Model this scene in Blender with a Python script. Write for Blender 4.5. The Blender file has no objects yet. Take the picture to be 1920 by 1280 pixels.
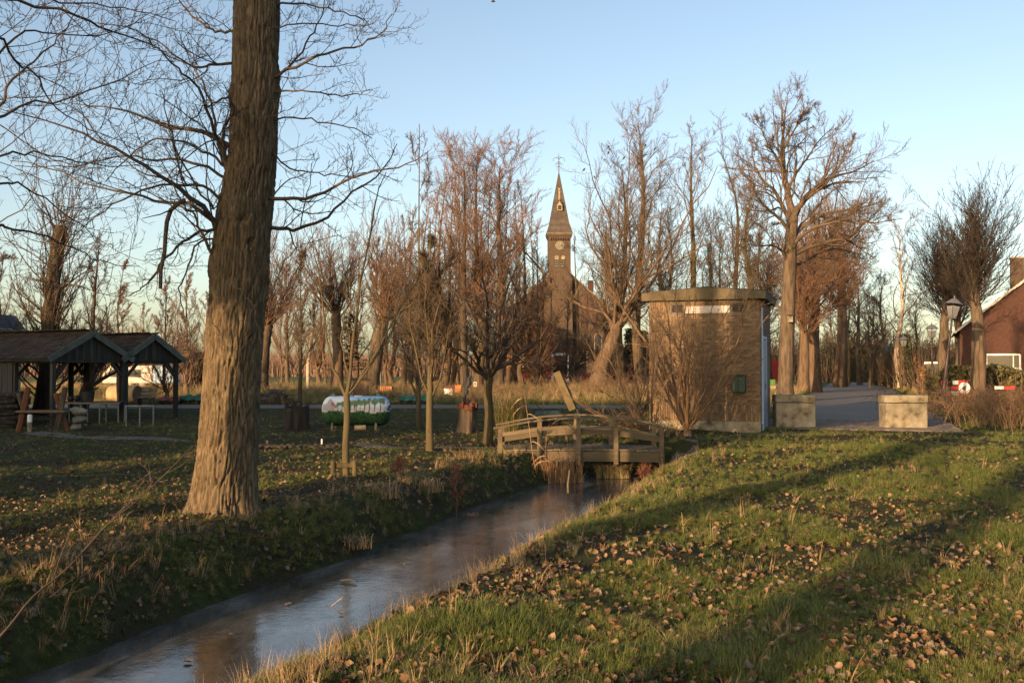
import bpy, math, random
import numpy as np
from mathutils import Vector, Matrix, Euler

S = bpy.context.scene
C = S.collection
R = math.radians
PI = math.pi

# ------------------------------------------------------------------ camera, sky, sun, exposure
CAM_Z = 1.65
PITCH = math.atan(50 / 1867)
F = 1867.0
cam_data = bpy.data.cameras.new('camera')
cam_data.sensor_width = 36
cam_data.lens = 35.0
cam_data.clip_start = 0.05
cam_data.clip_end = 6000
cam = bpy.data.objects.new('camera', cam_data)
C.objects.link(cam)
cam.location = (0, 0, CAM_Z)
cam.rotation_euler = (PI / 2 + PITCH, 0, 0)
S.camera = cam

SUN_AZ = R(35)      # light travels towards (sin, cos) of this, from behind the left shoulder
SUN_EL = R(9.5)
world = bpy.data.worlds.new('World')
S.world = world
world.use_nodes = True
wn = world.node_tree.nodes
wl = world.node_tree.links
wn.clear()
sky = wn.new('ShaderNodeTexSky')
sky.sky_type = 'NISHITA'
sky.sun_disc = False
sky.sun_elevation = SUN_EL
sky.sun_rotation = SUN_AZ + PI          # the sun stands opposite to where its light travels
sky.air_density = 0.8
sky.dust_density = 2.0
sky.ozone_density = 0.0
bg = wn.new('ShaderNodeBackground')
bg.inputs['Strength'].default_value = 0.127
wo = wn.new('ShaderNodeOutputWorld')
tint = wn.new('ShaderNodeMix')            # white balance of the photograph, the same all over the sky
tint.data_type = 'RGBA'; tint.blend_type = 'MULTIPLY'
tint.inputs[0].default_value = 1.0
tint.inputs[7].default_value = (1.03, 1.06, 1.11, 1)
wl.new(sky.outputs[0], tint.inputs[6])
wl.new(tint.outputs[2], bg.inputs[0])
wl.new(bg.outputs[0], wo.inputs[0])

sun_data = bpy.data.lights.new('sun', 'SUN')
sun_data.energy = 5.0
sun_data.angle = R(0.55)
sun_data.color = (1.0, 0.63, 0.32)
sun = bpy.data.objects.new('sun', sun_data)
C.objects.link(sun)
LDIR = Vector((math.sin(SUN_AZ) * math.cos(SUN_EL), math.cos(SUN_AZ) * math.cos(SUN_EL), -math.sin(SUN_EL)))
sun.rotation_euler = LDIR.to_track_quat('-Z', 'Y').to_euler()
sun.location = (-20, -30, 12)

S.view_settings.view_transform = 'Standard'
S.view_settings.look = 'None'
S.view_settings.exposure = 1.0
S.view_settings.gamma = 1.0
S.view_settings.use_curve_mapping = False
S.render.engine = 'CYCLES'
S.cycles.max_bounces = 5
S.cycles.diffuse_bounces = 2
S.cycles.glossy_bounces = 2
S.cycles.transmission_bounces = 4
S.cycles.transparent_max_bounces = 6
S.cycles.use_denoising = True
S.cycles.denoising_prefilter = 'NONE'

rng = np.random.default_rng(7)
random.seed(7)

# ------------------------------------------------------------------ helpers
def P(px, py, Y):
    """point at depth Y seen at pixel (px, py) of the 1920 x 1280 photograph"""
    u = (px - 960) / F
    v = (640 - py) / F
    ry = math.cos(PITCH) - v * math.sin(PITCH)
    rz = math.sin(PITCH) + v * math.cos(PITCH)
    k = Y / ry
    return Vector((u * k, Y, CAM_Z + rz * k))

def X(px, Y):
    return P(px, 690, Y).x

def Z(py, Y):
    return P(960, py, Y).z

def hash3(ix, iy, iz, seed):
    h = (ix.astype(np.int64) * 374761393 + iy.astype(np.int64) * 668265263 + iz.astype(np.int64) * 1274126177 + seed * 974634777) & 0xffffffff
    h = ((h ^ (h >> 13)) * 1103515245 + 12345) & 0xffffffff
    h = ((h ^ (h >> 16)) * 2246822519) & 0xffffffff
    h = h ^ (h >> 15)
    return (h & 0xffffff) / float(0xffffff)

def vnoise(x, y, z=None, seed=0):
    x = np.asarray(x, float); y = np.asarray(y, float)
    z = np.zeros_like(x) if z is None else np.asarray(z, float)
    ix, iy, iz = np.floor(x), np.floor(y), np.floor(z)
    fx, fy, fz = x - ix, y - iy, z - iz
    fx = fx * fx * (3 - 2 * fx); fy = fy * fy * (3 - 2 * fy); fz = fz * fz * (3 - 2 * fz)
    out = 0
    for dx in (0, 1):
        for dy in (0, 1):
            for dz in (0, 1):
                w = (fx if dx else 1 - fx) * (fy if dy else 1 - fy) * (fz if dz else 1 - fz)
                out = out + w * hash3(ix + dx, iy + dy, iz + dz, seed)
    return out

def sstep(a, b, x):
    t = np.clip((np.asarray(x, float) - a) / (b - a), 0, 1)
    return t * t * (3 - 2 * t)

def mesh_np(name, V, Fq, mat=None, smooth=False, parent=None, mats=None, midx=None):
    """one mesh object from arrays; Fq is (n,3) or (n,4), or a list of such arrays"""
    V = np.asarray(V, np.float32)
    if not isinstance(Fq, list) or (len(Fq) and isinstance(Fq[0], tuple)): Fq = [Fq]
    Fq = [np.asarray(f, np.int32) for f in Fq if len(f)]
    me = bpy.data.meshes.new(name)
    me.vertices.add(len(V)); me.vertices.foreach_set('co', V.ravel())
    loops = np.concatenate([f.ravel() for f in Fq])
    tot = np.concatenate([np.full(len(f), f.shape[1], np.int32) for f in Fq])
    start = np.concatenate([[0], np.cumsum(tot)[:-1]]).astype(np.int32)
    me.loops.add(len(loops)); me.loops.foreach_set('vertex_index', loops)
    me.polygons.add(len(tot)); me.polygons.foreach_set('loop_start', start)
    if smooth: me.polygons.foreach_set('use_smooth', np.ones(len(tot), bool))
    if mats:
        for m in mats: me.materials.append(m)
        me.polygons.foreach_set('material_index', np.asarray(midx, np.int32))
    elif mat: me.materials.append(mat)
    me.update(calc_edges=True)
    return link(name, me, parent)

def link(name, me, parent=None):
    o = bpy.data.objects.new(name, me)
    C.objects.link(o)
    if parent is not None: o.parent = parent
    return o

def tag(o, label=None, cat=None, group=None, kind=None):
    if label: o['label'] = label
    if cat: o['category'] = cat
    if group: o['group'] = group
    if kind: o['kind'] = kind
    return o

def thing(name, label, cat, loc=(0, 0, 0), rotz=0, group=None, rot=None):
    o = bpy.data.objects.new(name, None)
    C.objects.link(o)
    o.empty_display_size = 0.2
    o.location = loc
    o.rotation_euler = rot if rot else (0, 0, rotz)
    return tag(o, label, cat, group)

def kids(o):
    return [c for c in bpy.data.objects if c.parent is o]

CHILD = {}
def dup(root, loc, rotz, scale=1.0, label=None, group=None, zscale=None):
    c = root.copy(); C.objects.link(c)
    c.location = loc; c.rotation_euler = (0, 0, rotz)
    c.scale = (scale, scale, zscale or scale)
    if label: c['label'] = label
    if group: c['group'] = group
    for ch in root.children:
        d = ch.copy(); C.objects.link(d); d.parent = c
        for g in ch.children:
            e = g.copy(); C.objects.link(e); e.parent = d
    return c

class MB:
    """collects shapes and links them as ONE mesh object"""
    def __init__(self):
        self.v = []; self.f = []; self.m = []; self.cur = 0
    def add(self, vs, fs, M=None):
        n = len(self.v)
        for v in vs:
            v = Vector(v)
            self.v.append(tuple(M @ v) if M is not None else tuple(v))
        for f in fs:
            self.f.append(tuple(i + n for i in f)); self.m.append(self.cur)
        return self
    def box(self, c, s, rot=None, bev=0.0, M=None):
        x, y, z = s[0] / 2, s[1] / 2, s[2] / 2
        T = Matrix.Translation(c)
        if rot: T = T @ Euler(rot).to_matrix().to_4x4()
        if M is not None: T = M @ T
        if bev <= 0:
            vs = [(-x, -y, -z), (x, -y, -z), (x, y, -z), (-x, y, -z), (-x, -y, z), (x, -y, z), (x, y, z), (-x, y, z)]
            fs = [(3, 2, 1, 0), (4, 5, 6, 7), (0, 1, 5, 4), (1, 2, 6, 5), (2, 3, 7, 6), (3, 0, 4, 7)]
            return self.add(vs, fs, T)
        b = min(bev, x * .9, y * .9, z * .9)
        vs = []
        idx = {}
        for sx in (-1, 1):
            for sy in (-1, 1):
                for sz in (-1, 1):
                    for k in range(3):
                        p = [sx * (x - b), sy * (y - b), sz * (z - b)]
                        p[k] = (sx * x, sy * y, sz * z)[k]
                        idx[(sx, sy, sz, k)] = len(vs); vs.append(p)
        fs = []
        for k in range(3):
            a, c2 = [(1, 2), (2, 0), (0, 1)][k]
            for s0 in (-1, 1):
                q = []
                for (p1, p2) in ((-1, -1), (1, -1), (1, 1), (-1, 1)):
                    t = [0, 0, 0]; t[k] = s0; t[a] = p1; t[c2] = p2
                    q.append(idx[(t[0], t[1], t[2], k)])
                fs.append(tuple(q) if s0 > 0 else tuple(reversed(q)))
        for k in range(3):              # edges along axis k
            a, c2 = (k + 1) % 3, (k + 2) % 3
            for sa in (-1, 1):
                for sc in (-1, 1):
                    t0 = [0, 0, 0]; t0[k] = -1; t0[a] = sa; t0[c2] = sc
                    t1 = list(t0); t1[k] = 1
                    q = [idx[(*t0, a)], idx[(*t1, a)], idx[(*t1, c2)], idx[(*t0, c2)]]
                    fs.append(tuple(q) if sa * sc < 0 else tuple(reversed(q)))
        for sx in (-1, 1):
            for sy in (-1, 1):
                for sz in (-1, 1):
                    q = [idx[(sx, sy, sz, 0)], idx[(sx, sy, sz, 1)], idx[(sx, sy, sz, 2)]]
                    fs.append(tuple(q) if sx * sy * sz > 0 else tuple(reversed(q)))
        return self.add(vs, fs, T)
    def bar(self, a, b, w, h, up=(0, 0, 1), bev=0.0):
        """box from a to b, w wide, h high (h along up)"""
        a = Vector(a); b = Vector(b); d = b - a
        L = d.length; d.normalize()
        upv = Vector(up)
        s = d.cross(upv)
        if s.length < 1e-4: s = d.cross(Vector((1, 0, 0)))
        s.normalize(); u = s.cross(d)
        M = Matrix(((d.x, s.x, u.x, 0), (d.y, s.y, u.y, 0), (d.z, s.z, u.z, 0), (0, 0, 0, 1)))
        M.translation = (a + b) / 2
        return self.box((0, 0, 0), (L, w, h), bev=bev, M=M)
    def tube(self, pts, rad, n=8, caps=True):
        pts = [Vector(p) for p in pts]
        if not hasattr(rad, '__len__'): rad = [rad] * len(pts)
        vs = []; fs = []
        prev = None
        for i, p in enumerate(pts):
            t = (pts[min(i + 1, len(pts) - 1)] - pts[max(i - 1, 0)]).normalized()
            if prev is None:
                ref = Vector((0, 0, 1)) if abs(t.z) < .9 else Vector((1, 0, 0))
                u = t.cross(ref).normalized()
            else:
                u = (prev - t * prev.dot(t)).normalized()
            prev = u
            w = t.cross(u)
            for k in range(n):
                a = 2 * PI * k / n
                vs.append(p + (u * math.cos(a) + w * math.sin(a)) * rad[i])
        for i in range(len(pts) - 1):
            for k in range(n):
                fs.append((i * n + k, i * n + (k + 1) % n, (i + 1) * n + (k + 1) % n, (i + 1) * n + k))
        if caps:
            fs.append(tuple(reversed(range(n)))); fs.append(tuple(range((len(pts) - 1) * n, len(pts) * n)))
        return self.add(vs, fs)
    def lathe(self, prof, c=(0, 0, 0), n=16, M=None):
        vs = []; fs = []
        for (r, z) in prof:
            for k in range(n):
                a = 2 * PI * k / n
                vs.append((c[0] + r * math.cos(a), c[1] + r * math.sin(a), c[2] + z))
        for i in range(len(prof) - 1):
            for k in range(n):
                fs.append((i * n + k, i * n + (k + 1) % n, (i + 1) * n + (k + 1) % n, (i + 1) * n + k))
        fs.append(tuple(reversed(range(n)))); fs.append(tuple(range((len(prof) - 1) * n, len(prof) * n)))
        return self.add(vs, fs, M)
    def prism(self, poly, y0, y1, M=None):
        """polygon in the xz plane pushed from y0 to y1"""
        n = len(poly)
        vs = [(p[0], y0, p[1]) for p in poly] + [(p[0], y1, p[1]) for p in poly]
        fs = [tuple(range(n)), tuple(reversed(range(n, 2 * n)))]
        for i in range(n):
            j = (i + 1) % n
            fs.append((j, i, n + i, n + j))
        return self.add(vs, fs, M)
    def build(self, name, mat, parent=None, smooth=False, mats=None):
        me = bpy.data.meshes.new(name)
        me.from_pydata(self.v, [], self.f)
        if mats:
            for m in mats: me.materials.append(m)
            me.polygons.foreach_set('material_index', self.m)
        else: me.materials.append(mat)
        if smooth:
            me.polygons.foreach_set('use_smooth', [True] * len(self.f))
        me.update()
        return link(name, me, parent)

def inst(name, src, parent, loc, rot=(0, 0, 0), scale=(1, 1, 1)):
    o = bpy.data.objects.new(name, src.data)
    C.objects.link(o); o.parent = parent
    o.location = loc; o.rotation_euler = rot; o.scale = scale
    return o

# ------------------------------------------------------------------ materials
def new_mat(name):
    m = bpy.data.materials.new(name); m.use_nodes = True
    nt = m.node_tree
    b = nt.nodes['Principled BSDF']
    return m, nt, b

def node(nt, typ, **kw):
    n = nt.nodes.new(typ)
    for k, v in kw.items():
        if k in n.inputs.keys() if isinstance(k, str) else False: n.inputs[k].default_value = v
        else: setattr(n, k, v)
    return n

def ramp(nt, fac, stops, interp='LINEAR'):
    r = nt.nodes.new('ShaderNodeValToRGB')
    r.color_ramp.interpolation = interp
    while len(r.color_ramp.elements) < len(stops): r.color_ramp.elements.new(0.5)
    for e, (p, c) in zip(r.color_ramp.elements, stops):
        e.position = p; e.color = (*c, 1)
    nt.links.new(fac, r.inputs[0])
    return r.outputs[0]

def coords(nt, stretch=(1, 1, 1), space='Object'):
    if space == 'World':
        g = nt.nodes.new('ShaderNodeNewGeometry'); out = g.outputs['Position']
    else:
        g = nt.nodes.new('ShaderNodeTexCoord'); out = g.outputs[space]
    mp = nt.nodes.new('ShaderNodeMapping')
    mp.inputs['Scale'].default_value = stretch
    nt.links.new(out, mp.inputs[0])
    return mp.outputs[0]

def noise(nt, vec, scale, detail=4, rough=.55, out=0):
    n = nt.nodes.new('ShaderNodeTexNoise')
    n.inputs['Scale'].default_value = scale
    n.inputs['Detail'].default_value = detail
    n.inputs['Roughness'].default_value = rough
    nt.links.new(vec, n.inputs['Vector'])
    return n.outputs[out]

def mixc(nt, fac, a, b, mode='MIX'):
    n = nt.nodes.new('ShaderNodeMix'); n.data_type = 'RGBA'; n.blend_type = mode
    def put(sock, val):
        if hasattr(val, 'is_linked') or hasattr(val, 'links'): nt.links.new(val, sock)
        elif isinstance(val, (tuple, list)): sock.default_value = (*val[:3], 1)
        else: sock.default_value = val
    put(n.inputs[0], fac); put(n.inputs[6], a); put(n.inputs[7], b)
    return n.outputs[2]

def bump(nt, b, height, strength=.5, dist=.02):
    n = nt.nodes.new('ShaderNodeBump')
    n.inputs['Strength'].default_value = strength
    n.inputs['Distance'].default_value = dist
    nt.links.new(height, n.inputs['Height'])
    nt.links.new(n.outputs[0], b.inputs['Normal'])

def surf(name, stops, scale=3, stretch=(1, 1, 1), rough=.85, bmp=.4, bdist=.01, bscale=None, var='object', varamt=.25, space='Object', detail=6, metallic=0, spec=.3):
    """noise-coloured surface; per object or per island brightness variation"""
    m, nt, b = new_mat(name)
    v = coords(nt, stretch, space)
    f = noise(nt, v, scale, detail)
    col = ramp(nt, f, stops)
    if var:
        if var == 'object':
            g = nt.nodes.new('ShaderNodeObjectInfo'); rv = g.outputs['Random']
        else:
            g = nt.nodes.new('ShaderNodeNewGeometry'); rv = g.outputs['Random Per Island']
        k = ramp(nt, rv, [(0, (1 - varamt,) * 3), (1, (1 + varamt,) * 3)])
        col = mixc(nt, 1.0, col, k, 'MULTIPLY')
    nt.links.new(col, b.inputs['Base Color'])
    b.inputs['Roughness'].default_value = rough
    b.inputs['Metallic'].default_value = metallic
    b.inputs['Specular IOR Level'].default_value = spec
    if bmp:
        f2 = noise(nt, v, bscale or scale * 4, 5, .65)
        bump(nt, b, f2, bmp, bdist)
    return m

def plain(name, col, rough=.6, metallic=0.0, spec=.4):
    return surf(name, [(.3, tuple(c * .85 for c in col)), (.7, tuple(min(1, c * 1.1) for c in col))], 9, rough=rough, bmp=.08, var=None, metallic=metallic, spec=spec)

M = {}
# bark: long furrows
def bark(name, dark, mid, light, stretch=(1, 1, .18), scale=9, moss=None, bdist=.03):
    m, nt, b = new_mat(name)
    v = coords(nt, stretch)
    f = noise(nt, v, scale, 6, .6)
    f2 = noise(nt, coords(nt, (1, 1, .6)), 1.3, 4)
    col = ramp(nt, f, [(.3, dark), (.5, mid), (.72, light)])
    if moss:
        mk = ramp(nt, f2, [(.42, (0, 0, 0)), (.62, (1, 1, 1))])
        col = mixc(nt, mk, col, moss)
    nt.links.new(col, b.inputs['Base Color'])
    b.inputs['Roughness'].default_value = .9
    b.inputs['Specular IOR Level'].default_value = .15
    bump(nt, b, f, .9, bdist)
    return m
M['bark_big'] = bark('poplar bark', (.036, .026, .016), (.105, .08, .05), (.195, .15, .098), stretch=(1, 1, .16), scale=34, bdist=.012)
M['bark'] = bark('grey brown bark', (.04, .03, .02), (.088, .066, .046), (.14, .108, .075))
M['bark_dark'] = bark('dark willow bark', (.022, .017, .012), (.05, .038, .026), (.09, .068, .045))
M['bark_moss'] = bark('mossy bark', (.035, .028, .017), (.075, .06, .035), (.115, .092, .053), moss=(.062, .056, .022))
M['bark_red'] = bark('reddish bark', (.05, .034, .023), (.105, .072, .048), (.16, .112, .075))
M['bark_pale'] = bark('pale bark', (.20, .15, .11), (.38, .31, .24), (.5, .43, .35), stretch=(.5, .5, 1.5), scale=5, bdist=.01)
M['bark_young'] = bark('young bark', (.055, .042, .025), (.088, .069, .042), (.125, .098, .06), scale=14, bdist=.004, moss=(.09, .078, .034))
M['twig'] = surf('brown twigs', [(.3, (.065, .045, .03)), (.7, (.12, .085, .056))], 2, rough=.8, bmp=0, var='object', varamt=.25)
M['twig_red'] = surf('red brown twigs', [(.3, (.098, .055, .035)), (.7, (.175, .104, .066))], 2, rough=.8, bmp=0, var='object', varamt=.2)
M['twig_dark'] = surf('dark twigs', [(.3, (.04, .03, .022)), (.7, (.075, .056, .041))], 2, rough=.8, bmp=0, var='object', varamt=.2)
M['twig_pink'] = surf('pinkish twigs', [(.3, (.12, .077, .053)), (.7, (.20, .134, .095))], 2, rough=.8, bmp=0, var='object', varamt=.15)
M['twig_black'] = surf('blackish twigs', [(.3, (.022, .017, .014)), (.7, (.045, .035, .028))], 2, rough=.8, bmp=0, var='object', varamt=.2)
M['twig_tan'] = surf('tan shoots', [(.3, (.12, .075, .042)), (.7, (.21, .138, .08))], 2, rough=.8, bmp=0, var='object', varamt=.15)

M['wood_bridge'] = surf('weathered bridge timber', [(.25, (.06, .046, .028)), (.55, (.11, .085, .052)), (.8, (.165, .13, .082))], 5, stretch=(.12, 1, 1), rough=.8, bmp=.3, bdist=.004, bscale=24, varamt=.18)
M['wood_grey'] = surf('dark tarred boards', [(.3, (.02, .019, .017)), (.7, (.05, .046, .039))], 6, stretch=(1, 1, .1), rough=.85, bmp=.4, bdist=.004, varamt=.35)
M['wood_trim'] = surf('grey green barge board', [(.3, (.06, .068, .06)), (.7, (.10, .11, .098))], 5, rough=.7, bmp=.15, varamt=.1)
M['wood_pale'] = surf('pale raw wood', [(.3, (.30, .20, .11)), (.7, (.46, .33, .19))], 6, stretch=(1, 1, .2), rough=.8, bmp=.3, bdist=.005)
M['wood_slab'] = surf('sawn slab wood', [(.3, (.09, .068, .034)), (.55, (.14, .108, .054)), (.75, (.045, .034, .02))], 3.2, stretch=(1, 1, .5), rough=.75, bmp=.3, bdist=.006, var=None)
M['black_wood'] = surf('blackened wood', [(.3, (.015, .017, .02)), (.7, (.05, .055, .062))], 6, rough=.6, bmp=.5, bdist=.008, var=None)
M['tile'] = surf('clay roof tile', [(.3, (.024, .018, .015)), (.55, (.042, .031, .025)), (.8, (.036, .033, .025))], 9, rough=.85, bmp=.4, bdist=.006, varamt=.4)
M['brick'] = surf('brown brick', [(.3, (.115, .076, .045)), (.7, (.215, .142, .083))], 12, rough=.9, bmp=.4, bdist=.004, varamt=.3)
M['brick_many'] = surf('brown brick mass', [(.3, (.115, .076, .045)), (.7, (.215, .142, .083))], 12, rough=.9, bmp=.4, bdist=.004, var='island', varamt=.3)
M['mortar'] = surf('grey mortar', [(.3, (.10, .082, .06)), (.7, (.165, .138, .105))], 8, rough=.95, bmp=.3, var=None)
M['brick_church'] = surf('church brick', [(.3, (.05, .035, .025)), (.7, (.082, .058, .041))], 3, rough=.9, bmp=.3, var='island', varamt=.15)
M['brick_red'] = surf('dark red brick', [(.3, (.042, .021, .016)), (.7, (.072, .034, .026))], 6, rough=.9, bmp=.3, var='island', varamt=.2)
M['slate'] = surf('slate roof', [(.3, (.048, .039, .034)), (.7, (.082, .066, .056))], 2.5, rough=.7, bmp=.3, var='island', varamt=.2)
M['roof_red'] = surf('red roof tile', [(.3, (.17, .05, .033)), (.7, (.27, .088, .058))], 4, rough=.8, bmp=.3, var='island', varamt=.25)
M['concrete'] = surf('weathered concrete', [(.33, (.07, .058, .036)), (.46, (.20, .17, .115)), (.62, (.27, .235, .17)), (.75, (.36, .32, .25))], 3.6, rough=.9, bmp=.5, bdist=.006, bscale=30, varamt=.06)
M['concrete_roof'] = surf('mossy concrete fascia', [(.28, (.058, .046, .028)), (.5, (.098, .078, .046)), (.75, (.145, .118, .072))], 2.2, stretch=(1, 1, .4), rough=.9, bmp=.4, bdist=.005, bscale=24, var=None)
M['white'] = plain('white paint', (.78, .76, .72), .5)
M['offwhite'] = surf('weathered white plate', [(.25, (.33, .28, .24)), (.6, (.50, .45, .40))], 3, rough=.7, bmp=.1, var=None)
M['black'] = plain('black', (.02, .02, .02), .6)
M['iron'] = surf('brown black painted iron', [(.3, (.022, .014, .012)), (.7, (.05, .03, .025))], 6, rough=.45, bmp=.1, var=None)
M['iron_roof'] = plain('lantern hood grey', (.10, .10, .12), .5)
M['green_box'] = plain('dark green steel', (.012, .045, .032), .5)
M['steel'] = plain('galvanised pipe', (.17, .175, .17), .55, .4)
M['red'] = plain('red paint', (.55, .04, .035), .5)
M['orange'] = plain('orange paint', (.55, .20, .06), .6)
M['maroon'] = plain('maroon', (.16, .03, .03), .6)
M['tarp_green'] = surf('green tarpaulin', [(.3, (.018, .085, .06)), (.7, (.035, .14, .10))], 5, rough=.5, bmp=.5, bdist=.02, var=None)
M['tarp_dull'] = surf('dull green tarpaulin', [(.3, (.04, .062, .05)), (.7, (.085, .115, .095))], 5, rough=.6, bmp=.6, bdist=.03, var=None)
M['tarp_maroon'] = surf('maroon boards', [(.3, (.13, .028, .035)), (.7, (.19, .05, .055))], 5, rough=.7, bmp=.2, var=None)
M['lime'] = plain('bright green', (.06, .18, .04), .6)
M['blue_pale'] = plain('pale blue sheet', (.34, .48, .66), .5)
M['glass_dark'] = plain('dark window glass', (.03, .035, .04), .12)
M['stone'] = surf('pale field stone', [(.3, (.17, .155, .12)), (.7, (.33, .30, .235))], 5, rough=.9, bmp=.5, bdist=.01, varamt=.2)
M['log_end'] = surf('cut log end', [(.3, (.10, .065, .04)), (.7, (.20, .13, .075))], 9, rough=.9, bmp=.3)
M['dark_litter'] = surf('dark brush', [(.3, (.03, .025, .02)), (.7, (.08, .062, .045))], 5, rough=.9, bmp=.6, bdist=.03, var=None)
M['navy_roof'] = plain('blue black roofing', (.012, .016, .03), .6)
M['cream'] = plain('cream render', (.42, .38, .29), .8)
M['orange_rust'] = plain('rust orange paint', (.13, .042, .015), .7)
M['char'] = surf('old stump wood', [(.3, (.012, .01, .009)), (.55, (.03, .025, .02)), (.8, (.075, .064, .052))], 6, stretch=(1, 1, .2), rough=.9, bmp=.8, bdist=.04, var=None)
M['stump_wood'] = surf('stripped stump wood', [(.3, (.032, .024, .018)), (.55, (.075, .056, .04)), (.8, (.15, .115, .085))], 6, stretch=(1, 1, .15), rough=.85, bmp=.8, bdist=.04, var=None)
M['stump_red'] = surf('red fungus stained wood', [(.3, (.07, .022, .014)), (.7, (.13, .045, .026))], 6, rough=.85, bmp=.5, bdist=.02, var=None)

def glass_mat():
    m, nt, b = new_mat('milky lantern glass')
    b.inputs['Base Color'].default_value = (.30, .32, .34, 1)
    b.inputs['Roughness'].default_value = .25
    b.inputs['Transmission Weight'].default_value = .55
    return m
M['lantern_glass'] = glass_mat()
# ------------------------------------------------------------------ terrain
DT = np.array((math.sin(R(19)), math.cos(R(19))))      # the ditch, the lane and the brick hut all follow this direction
DN = np.array((DT[1], -DT[0]))                          # to its right
D0 = np.array((-2.70, 7.80))                            # a point on the middle of the ditch
WATER_Z = -0.65
LANE0 = np.array((9.35, 27.0))
LANE_W = 2.55

def ditch_coords(x, y):
    dx = x - D0[0]; dy = y - D0[1]
    return dx * DN[0] + dy * DN[1], dx * DT[0] + dy * DT[1]

def lane_mask(x, y, grow=0.0):
    dx = x - LANE0[0]; dy = y - LANE0[1]
    d = np.abs(dx * DN[0] + dy * DN[1]); s = dx * DT[0] + dy * DT[1]
    lane = (1 - sstep(LANE_W + grow, LANE_W + .5 + grow, d)) * sstep(-1.8 - grow, -1.2 - grow, s)
    cross = 1 - sstep(2.0 + grow, 2.5 + grow, np.abs(y - 42.0))
    return np.maximum(lane, cross)

def base_z(x, y):
    d, s = ditch_coords(x, y)
    z = np.where(d < 0, -0.09, 0.0) + 0.05 * sstep(14, 30, y) * (d > 0)
    z = -0.09 + (0.09 + 0.04 * sstep(14, 26, y)) * sstep(-.6, 1.0, d)
    z = z + (0.12 - z) * sstep(30, 39, y) * .6
    z = z + 0.32 * sstep(45.5, 53, y) * (1 - sstep(75, 120, y)) * (1 - sstep(9, 15, x - (y - 45) * .3)) * sstep(-40, -28, x)
    z = z - 0.30 * sstep(55, 200, y)
    return z

def zt(x, y, full=True):
    x = np.asarray(x, float); y = np.asarray(y, float)
    z = base_z(x, y)
    road = lane_mask(x, y, .2)
    n = (vnoise(x * .9, y * .9, seed=1) - .5) * .10 + (vnoise(x * 2.7, y * 2.7, seed=2) - .5) * .05
    if full: n = n + (vnoise(x * 7, y * 7, seed=3) - .5) * .028
    fade = 1 - sstep(60, 110, np.hypot(x, y)) * .7
    z = z + n * (1 - road) * fade
    d, s = ditch_coords(x, y)
    wob = (vnoise(s * .7, s * 0 + 3.3, seed=4) - .5) * .22
    wob2 = (vnoise(s * .8, s * 0 + 9.1, seed=5) - .5) * .26
    end = 1 - sstep(14.6, 16.2, s)                     # the ditch goes into a culvert behind the bridge
    # left bank: steep with a rounded lip; right bank: gentler
    left = sstep(-1.50 + wob, -.38 + wob, d)
    right = 1 - sstep(.60 + wob2 * .6, 2.5 + wob2, d)
    cut = np.minimum(left, right) * end
    floor_z = WATER_Z - .25
    z = z * (1 - cut) + floor_z * cut
    return z - .02 * lane_mask(x, y, .05)

def zf(x, y):
    return float(zt(np.array([x]), np.array([y]))[0])

def grid_mesh(name, xs, ys, zfun, mat, parent=None, mask=None):
    gx, gy = np.meshgrid(xs, ys)
    gz = zfun(gx, gy)
    V = np.stack([gx, gy, gz], -1).reshape(-1, 3)
    nx, ny = len(xs), len(ys)
    i = np.arange(nx * ny).reshape(ny, nx)
    q = np.stack([i[:-1, :-1], i[:-1, 1:], i[1:, 1:], i[1:, :-1]], -1).reshape(-1, 4)
    if mask is not None:
        cx = gx.ravel()[q].mean(1); cy = gy.ravel()[q].mean(1)
        q = q[mask(cx, cy)]
    return mesh_np(name, V, q, mat, smooth=True, parent=parent)

def graded(lo, hi, a, b, step, growth=1.16):
    mid = list(np.arange(a, b + step / 2, step))
    up = []; s = step; v = mid[-1]
    while v < hi:
        s *= growth; v += s; up.append(v)
    dn = []; s = step; v = mid[0]
    while v > lo:
        s *= growth; v -= s; dn.append(v)
    return np.array(dn[::-1] + mid + up)

def ground_mat():
    m, nt, b = new_mat('grassy soil')
    v = coords(nt, (1, 1, 1), 'World')
    f = noise(nt, v, .8, 6, .6); g = noise(nt, v, 9, 5, .65); h = noise(nt, v, 45, 4, .6)
    green = ramp(nt, g, [(.3, (.024, .03, .010)), (.5, (.044, .054, .017)), (.75, (.075, .08, .03))])
    soil = ramp(nt, h, [(.3, (.022, .018, .012)), (.6, (.055, .042, .027)), (.8, (.095, .07, .045))])
    mk = ramp(nt, f, [(.42, (0, 0, 0)), (.62, (1, 1, 1))])
    col = mixc(nt, mk, green, soil)
    # far field
    geo = nt.nodes.new('ShaderNodeNewGeometry'); sep = nt.nodes.new('ShaderNodeSeparateXYZ')
    nt.links.new(geo.outputs['Position'], sep.inputs[0])
    mr = nt.nodes.new('ShaderNodeMapRange'); mr.inputs[1].default_value = 38; mr.inputs[2].default_value = 62
    nt.links.new(sep.outputs[1], mr.inputs[0])
    field = ramp(nt, g, [(.3, (.06, .065, .022)), (.55, (.09, .095, .035)), (.8, (.16, .135, .065))])
    col = mixc(nt, mr.outputs[0], col, field)
    nt.links.new(col, b.inputs['Base Color'])
    b.inputs['Roughness'].default_value = .95
    b.inputs['Specular IOR Level'].default_value = .1
    hb = nt.nodes.new('ShaderNodeMath'); hb.operation = 'ADD'
    nt.links.new(g, hb.inputs[0]); nt.links.new(h, hb.inputs[1])
    bump(nt, b, hb.outputs[0], .9, .05)
    return m

ground = grid_mesh('ground', graded(-2200, 2200, -11, 12, .13), graded(-400, 3500, 2.2, 27, .13), zt, ground_mat())
tag(ground, kind='structure')

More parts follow.
